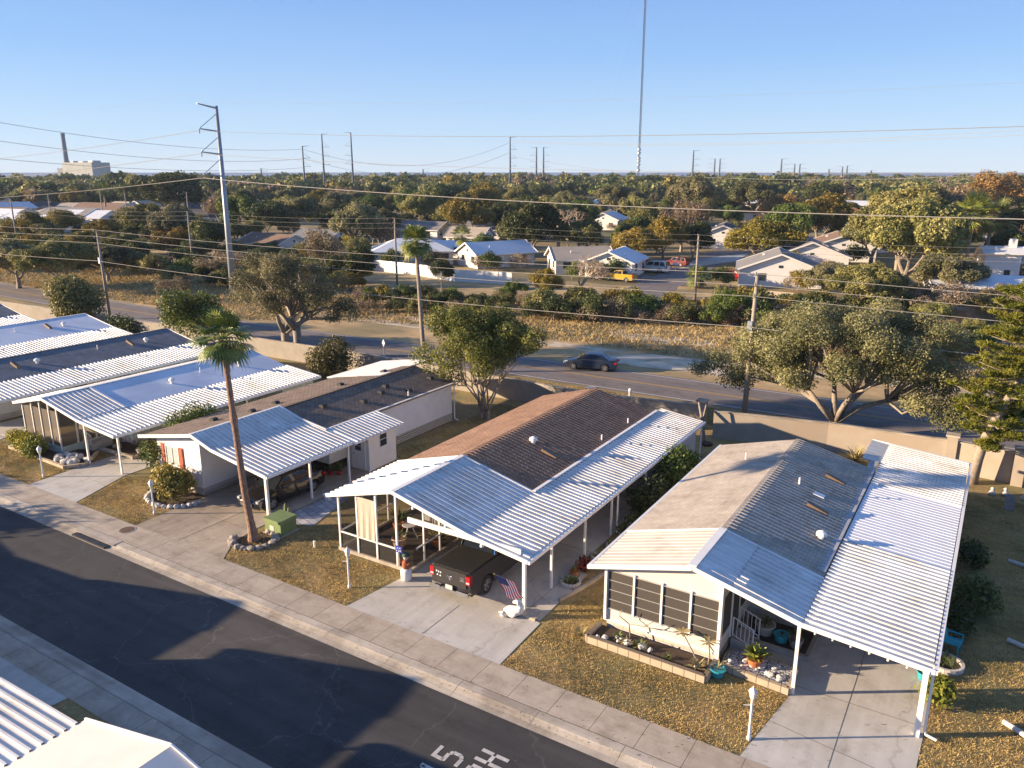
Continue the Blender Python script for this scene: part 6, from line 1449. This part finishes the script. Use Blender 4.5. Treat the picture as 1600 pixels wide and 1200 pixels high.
far_house(660, 372, 14, 9, 8, 2.6, 1.8, wall_white, roofs['g'], 'grey roofed house just behind the palm crown')
far_house(950, 357, 12, 9, 100, 3, 2, wall_white, roofs['w'], 'white gabled house right of the bare brown tree')
far_house(1040, 352, 12, 9, 10, 3, 1.2, roofs['t'], roofs['w'], 'pale yellow house behind the golden trees')
far_house(485, 284, 120, 30, 3, 7, .6, wall_white, roofs['w'], 'long low white warehouse near the left skyline', windows=6)
far_house(380, 289, 90, 30, 3, 6, .6, wall_cream, roofs['w'], 'second long pale warehouse near the left skyline', windows=5)
far_house(330, 318, 30, 14, 5, 4, 1, wall_white, roofs['w'], 'white flat roofed building left of the tall steel pole')
far_house(385, 330, 14, 9, 5, 3, 2, wall_white, roofs['w'], 'small white gabled house right of the tall steel pole')
far_house(670, 312, 22, 12, 6, 4, 3, wall_white, roofs['g'], 'pyramid roofed house in the tree canopy above the palm', hip=True)
far_house(1015, 308, 22, 10, 8, 4, 2, wall_cream, roofs['o'], 'pinkish roof showing through the canopy by the mast')
rw_ = np.random.default_rng(44)
RC = ['far left', 'left', 'right']
for nm_, px0, px1, rows, n_ in (('left', -5, 330, (318, 334, 349), 6), ('right', 1150, 1620, (300, 312, 328, 345), 8), ('centre', 600, 1000, (300, 322), 5)):
    for ri, py_ in enumerate(rows):
        for k_ in range(n_):
            px_ = px0+(px1-px0)*(k_+.5+.5*(rw_.random()-.5))/n_; ms = ('w', 'g', 't', 'b', 'd', 'o')[int(rw_.integers(0, 6))]; hip_ = rw_.random() < .4
            far_house(px_, py_+4*rw_.normal()*.5, 13+5*rw_.random(), 9+2*rw_.random(), float(rw_.choice([8, 14, 100, 20])), 2.7, 1.6+.9*rw_.random(), wall_white if rw_.random() < .5 else wall_cream, roofs[ms], f"small {dict(w='white', g='grey', t='tan', b='brown', d='charcoal', o='orange')[ms]} roofed house, {ordn[k_]} from left in the {('farthest', 'second farthest', 'third farthest', 'nearest')[ri]} row of the {nm_} distance", hip=hip_, windows=3, group='small houses in the '+nm_+' distance')
sp = MB(); hx, hy = at(1262, 420)
so = thing('solar_array', 'blue white solar panels lying on the second dark roof', 'solar panels', (hx, hy, 0), R(106))
for i in range(6):
    for j in range(2):
        q = MB(); x0 = -3.2+i*1.05; y0 = -5.2+j*1.65; f = lambda yy: 2.68+2.58*(1+yy/6.5)+.08
        q.quad((x0, y0, f(y0)), (x0+1, y0, f(y0)), (x0+1, y0+1.6, f(y0+1.6)), (x0, y0+1.6, f(y0+1.6))); o = q.build('panel', mat('solar_glass', (.10, .16, .24), (.13, .2, .3), .5, .08), None) if i+j == 0 else None
        if o is None: o = q.build('panel', bpy.data.materials['solar_glass'], None)
        o.parent = so
# side streets, parked vehicles
def strip(name, pts, w, z, m):
    P = [Vector((*p, 0)) for p in pts]; lo, hi = [], []
    for i, p in enumerate(P):
        d = (P[min(i+1, len(P)-1)]-P[max(i-1, 0)]).normalized(); n = Vector((-d.y, d.x, 0))*w/2; lo.append((p-n)[:2]); hi.append((p+n)[:2])
    return ribbon(name, [tuple(a) for a in lo], [tuple(a) for a in hi], z, m)
strip('side_street', [at(980, 470), at(1040, 440), at(1110, 405), at(1180, 378), at(1290, 352)], 7., -.006, asphalt_far)
strip('side_street', [at(1010, 440), at(950, 420), at(880, 410)], 7., -.002, asphalt_far)
strip('side_street', [at(1180, 378), at(1300, 372), at(1420, 366), at(1600, 372)], 7., -.002, concrete)
flat('front_drive', [at(1060, 420), at(1150, 408), at(1170, 396), at(1090, 404)], .004, concrete)
flat('dry_front_yard', [at(1045, 478), at(1060, 447), at(1130, 452), at(1120, 480)], .002, field)
flat('bright_front_yard', [at(1390, 470), at(1600, 462), at(1600, 425), at(1420, 430)], .002, field)
flat('bright_yard', [at(620, 470), at(1180, 500), at(1190, 520), at(620, 490)], .001, field)
red_p = paint('red_paint', (.42, .015, .02)); white_p = paint('white_paint', (.72, .72, .70)); yel_p = paint('yellow_paint', (.55, .34, .02)); mar_p = paint('maroon_paint', (.10, .01, .02))
vx, vy = at(1045, 427); vehicle('suv_car', 'long white utility vehicle parked side on at the side street', 'suv', (vx, vy), R(180-3), 'suv', white_p, 1.1)
vx, vy = at(992, 441); vehicle('pickup_truck', 'yellow pickup truck parked before the white utility vehicle', 'pickup truck', (vx, vy), R(176), 'pickup', yel_p, .9)
vx, vy = at(1003, 427); vehicle('suv_car', 'dark maroon vehicle parked behind the yellow pickup', 'suv', (vx, vy), R(176), 'suv', mar_p, .9)
vx, vy = at(965, 426); vehicle('sedan_car', 'dark sedan at the left of the parked cluster', 'car', (vx, vy), R(176), 'sedan', paint('charcoal_paint', (.03, .03, .035)))
vx, vy = at(1112, 437); vehicle('pickup_truck', 'red pickup parked beside the white house corner', 'pickup truck', (vx, vy), R(14), 'pickup', red_p, .9)
vx, vy = at(1075, 417); vehicle('suv_car', 'dull red vehicle beyond the white utility vehicle', 'suv', (vx, vy), R(170), 'suv', paint('brick_paint', (.20, .03, .03)), .9)
vx, vy = at(1215, 398); vehicle('suv_car', 'red vehicle beside the orange tree', 'suv', (vx, vy), R(10), 'suv', red_p, .9)
vx, vy = at(1285, 372); vehicle('suv_car', 'small white vehicle on the farther side street', 'suv', (vx, vy), R(10), 'suv', white_p)
vx, vy = at(1245, 372); vehicle('suv_car', 'white van like vehicle beside the small palm', 'suv', (vx, vy), R(80), 'suv', white_p, 1.1)
mbx = thing('mailbox', 'pale mailbox on a post right of the white utility vehicle', 'mailbox', (*at(1055, 424), 0)); X, Y = at(1055, 424)
MB().box(X-.06, Y-.06, 0, X+.06, Y+.06, 1.1).build('post', trim_white, mbx); MB().prism([(X-.5, 1.1), (X+.5, 1.1), (X+.5, 1.4), (X+.3, 1.55), (X-.3, 1.55), (X-.5, 1.4)], Y-.2, Y+.2).build('box', trim_white, mbx)

# tree prototypes for the middle and far distance
def proto(seed, leafm, rx, rz, n_cl, n_per, leaf_, rc, zc, trunk_r=.3, fork=1.6, barkm=None, one=False, k=5):
    r = np.random.default_rng(seed); leaf = leaf_*.74; n_per = n_per*1.75; c = ell_centres(n_cl, (.6*r.normal(), .6*r.normal(), zc), (rx*(.85+.3*r.random()), rx*.95, rz*(.9+.3*r.random())), r, .45, -.35); rad = [rc*(.5+.9*r.random()) for _ in c]
    P, N, T = crown_points(c, rad, n_per, r, .8, .5); me = leaves_mesh('crown', P, N, leaf, T, .6, leafm, rng=r)
    mb = MB(); limb_mesh(mb, (0, 0, 0), c, trunk_r, fork, r, 3, k=k, wig=.3, twig=.08)
    return me, mb, barkm or bark
def proto_thing(name, p):
    me, mb, bk = p; t = bpy.data.objects.new(name, None)
    c = bpy.data.objects.new('crown', me); c.parent = t
    tm = bpy.data.meshes.new('trunk'); tm.from_pydata(mb.v, [], mb.f); tm.materials.append(bk); k = bpy.data.objects.new('trunk', tm); k.parent = t
    return t
def plant(p, name, label, cat, x, y, s, rz, group, sz=None):
    t = thing(name, label, cat, (x, y, 0), rz, group); t.scale = (s, s, s*(sz or 1))
    for ch in p.children: c = ch.copy(); COL.objects.link(c); c.parent = t
    return t
PT = dict(
 olive=[proto_thing('p', proto(101+i, m_olive, 4.6, 2.9, 22, 150, .26, 1.5, 5.6)) for i in range(3)],
 green=[proto_thing('p', proto(111+i, m_green, 4.2, 3.0, 20, 150, .26, 1.5, 5.2)) for i in range(2)],
 gold=[proto_thing('p', proto(121+i, m_gold, 4.8, 3.0, 22, 150, .26, 1.55, 5.4)) for i in range(2)],
 dark=[proto_thing('p', proto(131+i, m_dark, 4.4, 3.2, 20, 140, .28, 1.6, 5.4)) for i in range(2)],
 brown=[proto_thing('p', proto(141+i, m_brown, 4.6, 3.0, 26, 60, .22, 1.4, 5.6, barkm=bark_pale)) for i in range(2)],
 rust=[proto_thing('p', proto(151, m_rust, 4.4, 3.0, 20, 140, .26, 1.5, 5.4))],
 bush=[proto_thing('p', proto(161+i, (m_green, m_olive, m_dark)[i], 1.6, 1.1, 12, 190, .17, .8, 1.35, .07, .4)) for i in range(3)],
 bushy=[proto_thing('p', proto(171, m_gold, 1.6, 1.3, 12, 190, .17, .8, 1.5, .07, .4))],
 scrub=[proto_thing('p', proto(181+i, m_brown, 1.7, 1.0, 14, 100, .13, .7, 1.2, .05, .3)) for i in range(2)])
PT['oak'] = [proto_thing('p', proto(191+i, m_greyolive if i else m_olive, 4.9, 3.0, 44, 330, .20, 1.15, 5.7, .34, 1.6, k=6)) for i in range(3)]
# leafless wide tree
def bare_proto(seed):
    r = np.random.default_rng(seed); mb = MB()
    def br(a, d, L, rad, lev):
        b = a+d*L+Vector(r.normal(size=3))*L*.08; mb.tube([a, a.lerp(b, .5)+Vector(r.normal(size=3))*L*.05, b], [rad, rad*.85, rad*.65], 5 if lev < 2 else 3)
        if lev >= 6: return
        for _ in range(3 if lev else 4):
            n = (d+Vector(r.normal(size=3))*.62); n.z = max(n.z, .05); br(b, n.normalized(), L*(.62+.14*r.random()), rad*.58, lev+1)
    br(Vector((0, 0, 0)), Vector((0, 0, 1)), 1.7, .17, 0); t = bpy.data.objects.new('p', None)
    tm = bpy.data.meshes.new('trunk'); tm.from_pydata(mb.v, [], mb.f); tm.materials.append(mat('pale_bare_wood', (.40, .32, .25), (.28, .21, .16), 3., .9)); k = bpy.data.objects.new('branches', tm); k.parent = t; return t  # even pale brown for the leafless branches
PT['bare'] = [bare_proto(5), bare_proto(9)]
used = []
def P_(kind, px, py, wpx, label=None, i=0, sz=None, name=None, cat='tree', group=None, loc=None, gcount=None):
    """tree whose foot shows at (px,py) and crown is wpx photo pixels wide"""
    x, y = loc or at(px, py); D = math.hypot(x, y); w = wpx*D/1228; base = dict(bush=4.4, bushy=4.4, scrub=4.6, bare=5.2).get(kind, 11.5)
    used.append((x, y, w*.45)); return plant(PT[kind][i % len(PT[kind])], name or ('tree' if kind not in ('bush', 'bushy', 'scrub') else 'shrub'), label, cat, x, y, w/base, (px*7+py) % 6.28, group, sz)
key = [('gold', 1185, 418, 118, 'broad orange gold tree beside the red vehicle at the side street', .72), ('gold', 985, 412, 84, 'golden green tree left of the white utility vehicle', .85), ('gold', 1035, 408, 84, 'golden tree directly above the white utility vehicle', .95),
 ('dark', 1082, 405, 66, 'dark green tree right of the golden trees', 1.), ('bare', 872, 400, 110, 'wide leafless brown tree in the centre distance', .7), ('bare', 905, 470, 90, 'tall leafless grey shrub left of the yellow pickup', .9), ('brown', 515, 440, 96, 'tall brown bushy tree in the scrub left of the slim palm', 1.1), ('dark', 555, 445, 80, 'dark tree beside the tall brown bushy one', .9),
 ('brown', 600, 398, 80, 'thin grey brown tree above the white hipped roof', .9), ('gold', 730, 375, 90, 'gold brown tree behind the white roofed houses', .9), ('dark', 790, 372, 70, 'dark tree right of the gold brown one', 1.), ('olive', 815, 398, 66, 'olive tree right of the cream gable house', 1.1), ('dark', 690, 452, 40, 'ivy covered stump tree breaking the vinyl fence', 1.5), ('green', 800, 470, 52, 'leafy green tree at the right end of the vinyl fence', .8), ('gold', 855, 470, 56, 'yellow tree between the green tree and leafless shrub', 1.1),
 ('olive', 1410, 455, 150, 'large olive tree left of the plastered house', 1.05), ('olive', 1450, 400, 130, 'broad olive tree behind the large one', .9), ('brown', 1480, 395, 110, 'bare brown topped tree behind the palms at right', 1.), ('olive', 1400, 430, 150, 'full olive oak filling the gap left of the plastered house', 1.0), ('olive', 1360, 418, 110, 'olive oak just right of the solar roof', .95), ('olive', 1475, 478, 110, 'olive oak half hiding the plastered house', .8), ('brown', 1560, 505, 80, 'brown twiggy tree before the right end of the plastered house', .8), ('rust', 1560, 345, 90, 'rust coloured tree at the right distance', .9), ('rust', 1520, 350, 70, 'rust brown tree left of the bright rust one', .9), ('green', 1140, 505, 80, 'dark green bushy tree below the charcoal roofed house', .8), ('green', 1230, 500, 66, 'leafy tree right of the board fence', .8), ('olive', 1290, 470, 76, 'olive tree below the solar roof', .9), ('olive', 1345, 495, 120, 'olive scrub tree behind the big oak crown, left', .8), ('brown', 1450, 505, 100, 'brown twiggy tree before the plastered house', .8), ('green', 1500, 560, 60, 'green bushy tree behind the big oak at right', .9),
 ('dark', 262, 345, 110, 'large dark spreading tree left of the tall steel pole', .75), ('dark', 225, 330, 70, 'dark tree left of the large spreading one', .8), ('olive', 460, 370, 80, 'olive tree behind the brown roofed white house', .9), ('green', 665, 350, 46, 'rounded bright green tree above the palm crown', .95), ('olive', 960, 350, 90, 'olive crown tree left of the pale yellow house', .8), ('gold', 750, 345, 80, 'golden crown tree in the centre distance', .9), ('dark', 700, 340, 70, 'dark tree left of the golden crown', .9), ('olive', 1090, 352, 100, 'large olive tree behind the dark roofed white house', .9), ('olive', 1180, 345, 90, 'olive tree behind the orange gold tree', .8), ('rust', 1230, 352, 64, 'brown gold tree right of the orange gold one', .9), ('dark', 1290, 335, 70, 'dark tree left of the low dark roof', .8), ('brown', 280, 470, 60, 'dry brown leaning tree at the left field edge', .7), ('olive', 100, 455, 110, 'sparse olive tree at the left side of the road', .8), ('olive', 30, 450, 100, 'sparse olive tree at the left frame edge', .8), ('olive', 170, 440, 90, 'olive brown tree behind the slim leaning pole', .7), ('brown', 350, 440, 90, 'grey brown tree at the foot of the steel pole', .6), ('olive', 420, 455, 90, 'low olive tree right of the steel pole', .6)]
for k, (kd, px, py, w, lb, sz) in enumerate(key): P_('oak' if kd == 'olive' and w > 74 else kd, px, py, w, lb, k, sz)
palm('short palm with shaggy crown between the two white roofs', [(*at(722, 412), 0), (*at(722, 412), 5.2)], .35, .28, 26, 1.2, 1.3, 31, rough=False)
x0, y0 = at(1190, 372); palm('small golden palm right of the orange gold tree', [(*at(1247, 385), 0), (*at(1247, 385), 8.0)], .28, .22, 24, 1.4, 1.6, 32, rough=False)
palm('queen palm with drooping fronds at right, left of its twin', [(*at(1505, 440), 0), (*at(1505, 440), 10.5)], .3, .25, 30, 2.0, 2.2, 33, rough=False)
palm('queen palm with drooping fronds at right, right of its twin', [(*at(1535, 435), 0), (*at(1535, 435), 9.8)], .3, .25, 30, 2.0, 2.2, 34, rough=False)
palm('low bushy palm beside the pole before the red pickup', [(*at(1090, 450), 0), (*at(1090, 450), 1.6)], .3, .28, 26, .9, 1.5, 35, rough=False)
palm('distant palm at the right skyline before the rust tree', [(*at(1362, 350), 0), (*at(1362, 350), 9)], .3, .25, 22, 1.6, 2, 36, rough=False)
palm('palm at far left before the grey roofed house', [(*at(168, 345), 0), (*at(168, 345), 11)], .35, .25, 22, 1.6, 2, 37, rough=False)
# bushes of the scrub belt
rr = np.random.default_rng(99); nb = 0
for px in range(560, 1300, 15):
    for row in (0, 1, 2):
        if rr.random() < .16: continue
        x_ = px+rr.normal()*5; base = 470+max(0, px-600)*.03; py = base+row*9+rr.normal()*2+(6 if px > 850 else 0)
        kd = ('bush', 'bush', 'bush', 'bushy', 'scrub')[int(rr.integers(0, 5))] if row < 2 else ('bush', 'scrub')[int(rr.integers(0, 2))]
        P_(kd, x_, py, (26+14*rr.random() if px < 850 else 34+26*rr.random()), 'scrubby bush in the belt beyond the field', nb, .8+.45*rr.random(), cat='shrub', group='bushes of the scrub belt'); nb += 1
for px in range(-10, 560, 17):
    for row in (0, 1, 2, 3):
        if rr.random() < .25: continue
        x_ = px+rr.normal()*6; py = 376+px*.075+row*13+rr.normal()*5; kd = ('bush', 'bush', 'gold', 'olive', 'scrub', 'dark')[int(rr.integers(0, 6))]
        big = kd in ('gold', 'olive', 'dark'); P_(kd, x_, py, ((34 if x_ > 330 else 50) if big else 32)+18*rr.random(), 'dense thicket tree beyond the field on the left' if big else 'thicket bush beyond the field on the left', nb, (.6 if big else .75)+.25*rr.random(), cat='tree' if big else 'shrub', group='left thicket trees' if big else 'left thicket bushes'); nb += 1
for i in range(34):
    px = 1290+rr.random()*330; py = 480+rr.random()*95; kd = ('bush', 'scrub', 'bush', 'olive')[int(rr.integers(0, 4))]
    P_(kd, px, py, 46+30*rr.random(), 'scrub growing behind the big oak at right', nb, .8, cat='shrub', group='scrub behind the oak'); nb += 1
# the canopy: individual trees out to about 420 m, one mass beyond
houses = [(o.location.x, o.location.y) for o in COL.objects if o.name.startswith('house') and o.parent is None]
kinds = ['olive', 'oak', 'dark', 'green', 'brown', 'oak', 'olive', 'green', 'dark', 'oak', 'gold']
for i_, (hx_, hy_) in enumerate(houses):       # yard shrubs against the house walls
    if math.hypot(hx_, hy_) > 330: continue
    for q_ in range(3):
        a_ = -math.atan2(hx_, hy_); f_ = 6.5+2*rr.random(); s_ = (rr.random()-.5)*15
        ux, uy = -math.sin(a_), math.cos(a_); X_, Y_ = hx_-ux*f_+uy*s_, hy_-uy*f_-ux*s_
        if Y_ < 108 or any((X_-a)**2+(Y_-b)**2 < 36 for a, b in [at(1045, 427), at(992, 441), at(1003, 427), at(965, 426), at(1112, 437), at(1075, 417), at(1215, 398), at(1040, 440)]): continue
        plant(PT[('bush', 'bush', 'bushy', 'scrub')[q_ if rr.random() < .7 else 3]][0], 'shrub', 'yard shrub', 'shrub', X_, Y_, .7+.6*rr.random(), rr.random()*6, 'bushes of the scrub belt')
cnt = 0; tries = 0
streets = [at(1040, 440), at(1110, 405), at(1180, 378), at(1240, 362), at(1290, 352), at(1015, 430), at(1100, 430), at(1075, 420), at(1350, 366), at(1430, 366), at(1560, 372), at(950, 420)]
while cnt < 285 and tries < 20000:
    tries += 1; bng = R(-66+69*rr.random()); D = 130+(1-rr.random()**1.0)*330; az = -bng; x, y = -math.sin(az)*D, math.cos(az)*D
    if y < 112 and x > -110 or y < 100: continue
    ok = all((x-a)**2+(y-b)**2 > (c+2.0)**2 for a, b, c in used[-400:]) and all((x-a)**2+(y-b)**2 > 10**2 for a, b in houses) and all((x-a)**2+(y-b)**2 > 11**2 for a, b in streets)
    # keep the sight line over the nearer roofs open
    if ok:
        for a, b in houses:
            d2 = math.hypot(a, b)
            if d2 > D and d2-D < (62 if d2 > 190 else 20) and abs(math.atan2(-a, b)-az)*D < 6: ok = False
    if not ok or any(abs(bng-(R(-YAW)+pb_)) < .012 and D < pd_+4 and D > pd_-160 for pb_, pd_ in FP[:4]): continue
    kd = kinds[int(rr.integers(0, 11))]; s = .5+.75*rr.random()**1.4; used.append((x, y, 4.6*s))
    plant(PT[kd][cnt % len(PT[kd])], 'tree', 'leafy suburban tree standing among the distant houses', 'tree', x, y, s, rr.random()*6.28, 'trees among the distant houses'); cnt += 1
def far_wood():
    r = np.random.default_rng(500); pro = []
    for k in range(5):
        c = ell_centres(9, (0, 0, 5.6), (4.2, 4.2, 2.6), r, .4, -.3); P, N, T = crown_points(c, [2.2]*9, 8.5, r, .8, .55)
        n = len(P); N = N/np.linalg.norm(N, axis=1, keepdims=True); U = np.cross(N, r.normal(size=(n, 3))); U /= np.linalg.norm(U, axis=1, keepdims=True); V = np.cross(N, U); s = .88
        pro.append((np.stack([P-U*s, P-V*s*.7, P+U*s, P+V*s*.7], 1).reshape(-1, 3), T))
    groups = {i: ([], []) for i in range(5)}
    n_t = 5900
    for i in range(n_t):
        bng = R(-67+71*r.random()); D = 400+820*r.random()**.8; az = -bng; x, y = -math.sin(az)*D, math.cos(az)*D
        if any((x-a)**2+(y-b)**2 < (34 if D > 600 else 13)**2 for a, b in houses) or any(abs(bng-(R(-YAW)+pb_)) < .006 and pd_-210 < D < pd_+4 for pb_, pd_ in FP[:7]): continue
        q, T = pro[i % 5]; s = (.8+.6*r.random())*.92*(1.0 if r.random() > .07 else 1.35); a = r.random()*6.28; c_, s_ = math.cos(a), math.sin(a)
        g = int(r.choice([0, 0, 0, 0, 1, 1, 3, 2, 3, 0, 1, 0, 0, 4])); Q = q*s; Q = np.column_stack([Q[:, 0]*c_-Q[:, 1]*s_+x, Q[:, 0]*s_+Q[:, 1]*c_+y, Q[:, 2]])
        groups[g][0].append(Q); groups[g][1].append(T)
    qs = np.concatenate([np.concatenate(v[0]) for v in groups.values()]); ts = np.concatenate([np.concatenate(v[1]) for v in groups.values()])
    me = quads_mesh('far_woodland', qs, ts, [m_olive, m_dark, m_brown, m_green, m_gold]); mi = []
    for k, v in groups.items(): mi += [k]*sum(len(t) for t in v[1])
    me.polygons.foreach_set('material_index', np.array(mi, dtype=np.int32)); me.update()
    return tag(mesh_obj('far_woodland', me), 'continuous olive brown tree canopy reaching to the horizon', 'woodland', kind='stuff')
far_wood()
# tall dry grass in the field beyond the road
_w = [(-190, 65), (-110, 62), (-75, 61.5), (-66, 66.8), (-50, 70.8), (-25, 70.4), (5, 73), (5, 92), (-40, 90), (-70, 90), (-110, 88), (-190, 84)]
blades('field_grass', 'tall dry golden grass of the field beyond the road', [(_w, [])], 26, .12, .42, .04, m_field, 33)
# trees across the street whose long shadows reach over it
bush('garden_tree', 'small tree in the garden across the street, left of the frame', (-52.5, 10.0), (1.8, 1.8, 1.6), m_green, 12, 200, .14, 61, cat='tree', zc=2.4, rc=1.0)
bush('garden_tree', 'taller small tree across the street beyond the left frame edge', (-59.5, 10.4), (2.0, 2.0, 1.9), m_green, 12, 200, .14, 62, cat='tree', zc=2.6, rc=1.1)
# ------------------------------------------------------------------ labels of the mass-planted trees and bushes: what they are and which landmark they stand by
def pix(X, Y):
    ya = R(YAW); fh = -math.sin(ya)*X+math.cos(ya)*Y; r = math.cos(ya)*X+math.sin(ya)*Y; Z = -CAM_H
    dep = fh*math.cos(PITCH)-Z*math.sin(PITCH); return 800+FOC*r/dep, 600-FOC*(fh*math.sin(PITCH)+Z*math.cos(PITCH))/dep
LM = []
for o in list(COL.objects):
    if o.parent is None and o.name.split('.')[0] in ('house', 'utility_pole', 'steel_pole', 'power_station', 'suv_car', 'pickup_truck', 'panel_fence') and 'label' in o:
        s = o['label']
        if 'distant grey' in s or 'frame on' in s: continue
        for cut in (',', ' behind', ' before', ' below', ' near', ' among', ' half', ' left of', ' right of', ' cut', ' parked', ' in the', ' across', ' at ', ' standing', ' crossed'): s = s.split(cut)[0]
        w = s.split()
        if 2 <= len(w) <= 7: LM.append((o.location.x, o.location.y, s))
words = {'olive_leaves': 'olive', 'green_leaves': 'green', 'golden_leaves': 'golden', 'dry_brown_leaves': 'dry brown', 'rust_leaves': 'rust brown', 'dark_leaves': 'dark green', 'grey_olive_leaves': 'grey olive', 'pale_bare_wood': 'leafless'}
pend = {}
for o in COL.objects:
    if o.parent is None and o.get('group') in ('trees among the distant houses', 'left thicket trees', 'bushes of the scrub belt', 'scrub behind the oak', 'left thicket bushes'):
        m_ = next((c.data.materials[0].name for c in o.children if c.name.startswith(('crown', 'branches'))), '')
        X, Y = o.location.x, o.location.y; px, py = pix(X, Y); D = math.hypot(X, Y)
        lx, ly, s = min(LM, key=lambda l: (l[0]-X)**2+(l[1]-Y)**2); qx, qy = pix(lx, ly)
        rel = ('left' if px < qx-12 else 'right' if px > qx+12 else '')
        dep = 'behind' if math.hypot(lx, ly) < D-4 else 'in front of' if math.hypot(lx, ly) > D+4 else 'beside'
        rel = (dep+' and '+rel+' of' if rel and dep != 'beside' else rel+' of' if rel else dep).replace('in front of and', 'in front and')
        sz = 'large' if o.scale.x > 1.08 else 'small' if o.scale.x < .85 else 'mid-sized'
        kind_ = 'tree' if o['category'] == 'tree' else 'bush'
        pend.setdefault(f"{sz} {words.get(m_, '')} {kind_} {rel} the {s}".replace('  ', ' '), []).append((px, o))
ordw = ['first', 'second', 'third', 'fourth', 'fifth', 'sixth', 'seventh', 'eighth', 'ninth', 'tenth', 'eleventh', 'twelfth']
for k, lst in pend.items():
    lst.sort(key=lambda t: t[0])
    for i, (_, o) in enumerate(lst):
        w = k.split()[:13 if len(lst) > 1 else 16]
        o['label'] = ' '.join(w)+('' if len(lst) == 1 else ', '+(ordw[i] if i < 12 else str(i+1)+'th')+' from left')
# ------------------------------------------------------------------ thin winter haze
hm = bpy.data.materials.new('haze'); hm.use_nodes = True; ht_ = hm.node_tree
for n_ in list(ht_.nodes):
    if n_.type == 'BSDF_PRINCIPLED': ht_.nodes.remove(n_)
pv = ht_.nodes.new('ShaderNodeVolumePrincipled'); pv.inputs['Color'].default_value = (.62, .78, 1.0, 1); pv.inputs['Density'].default_value = .00011; pv.inputs['Anisotropy'].default_value = .0
ht_.links.new(pv.outputs[0], ht_.nodes['Material Output'].inputs['Volume'])
tag(MB().box(-1700, -80, -2, 500, 1700, 345).build('haze', hm), 'faint pale haze in the air over the far trees', 'haze', kind='stuff')
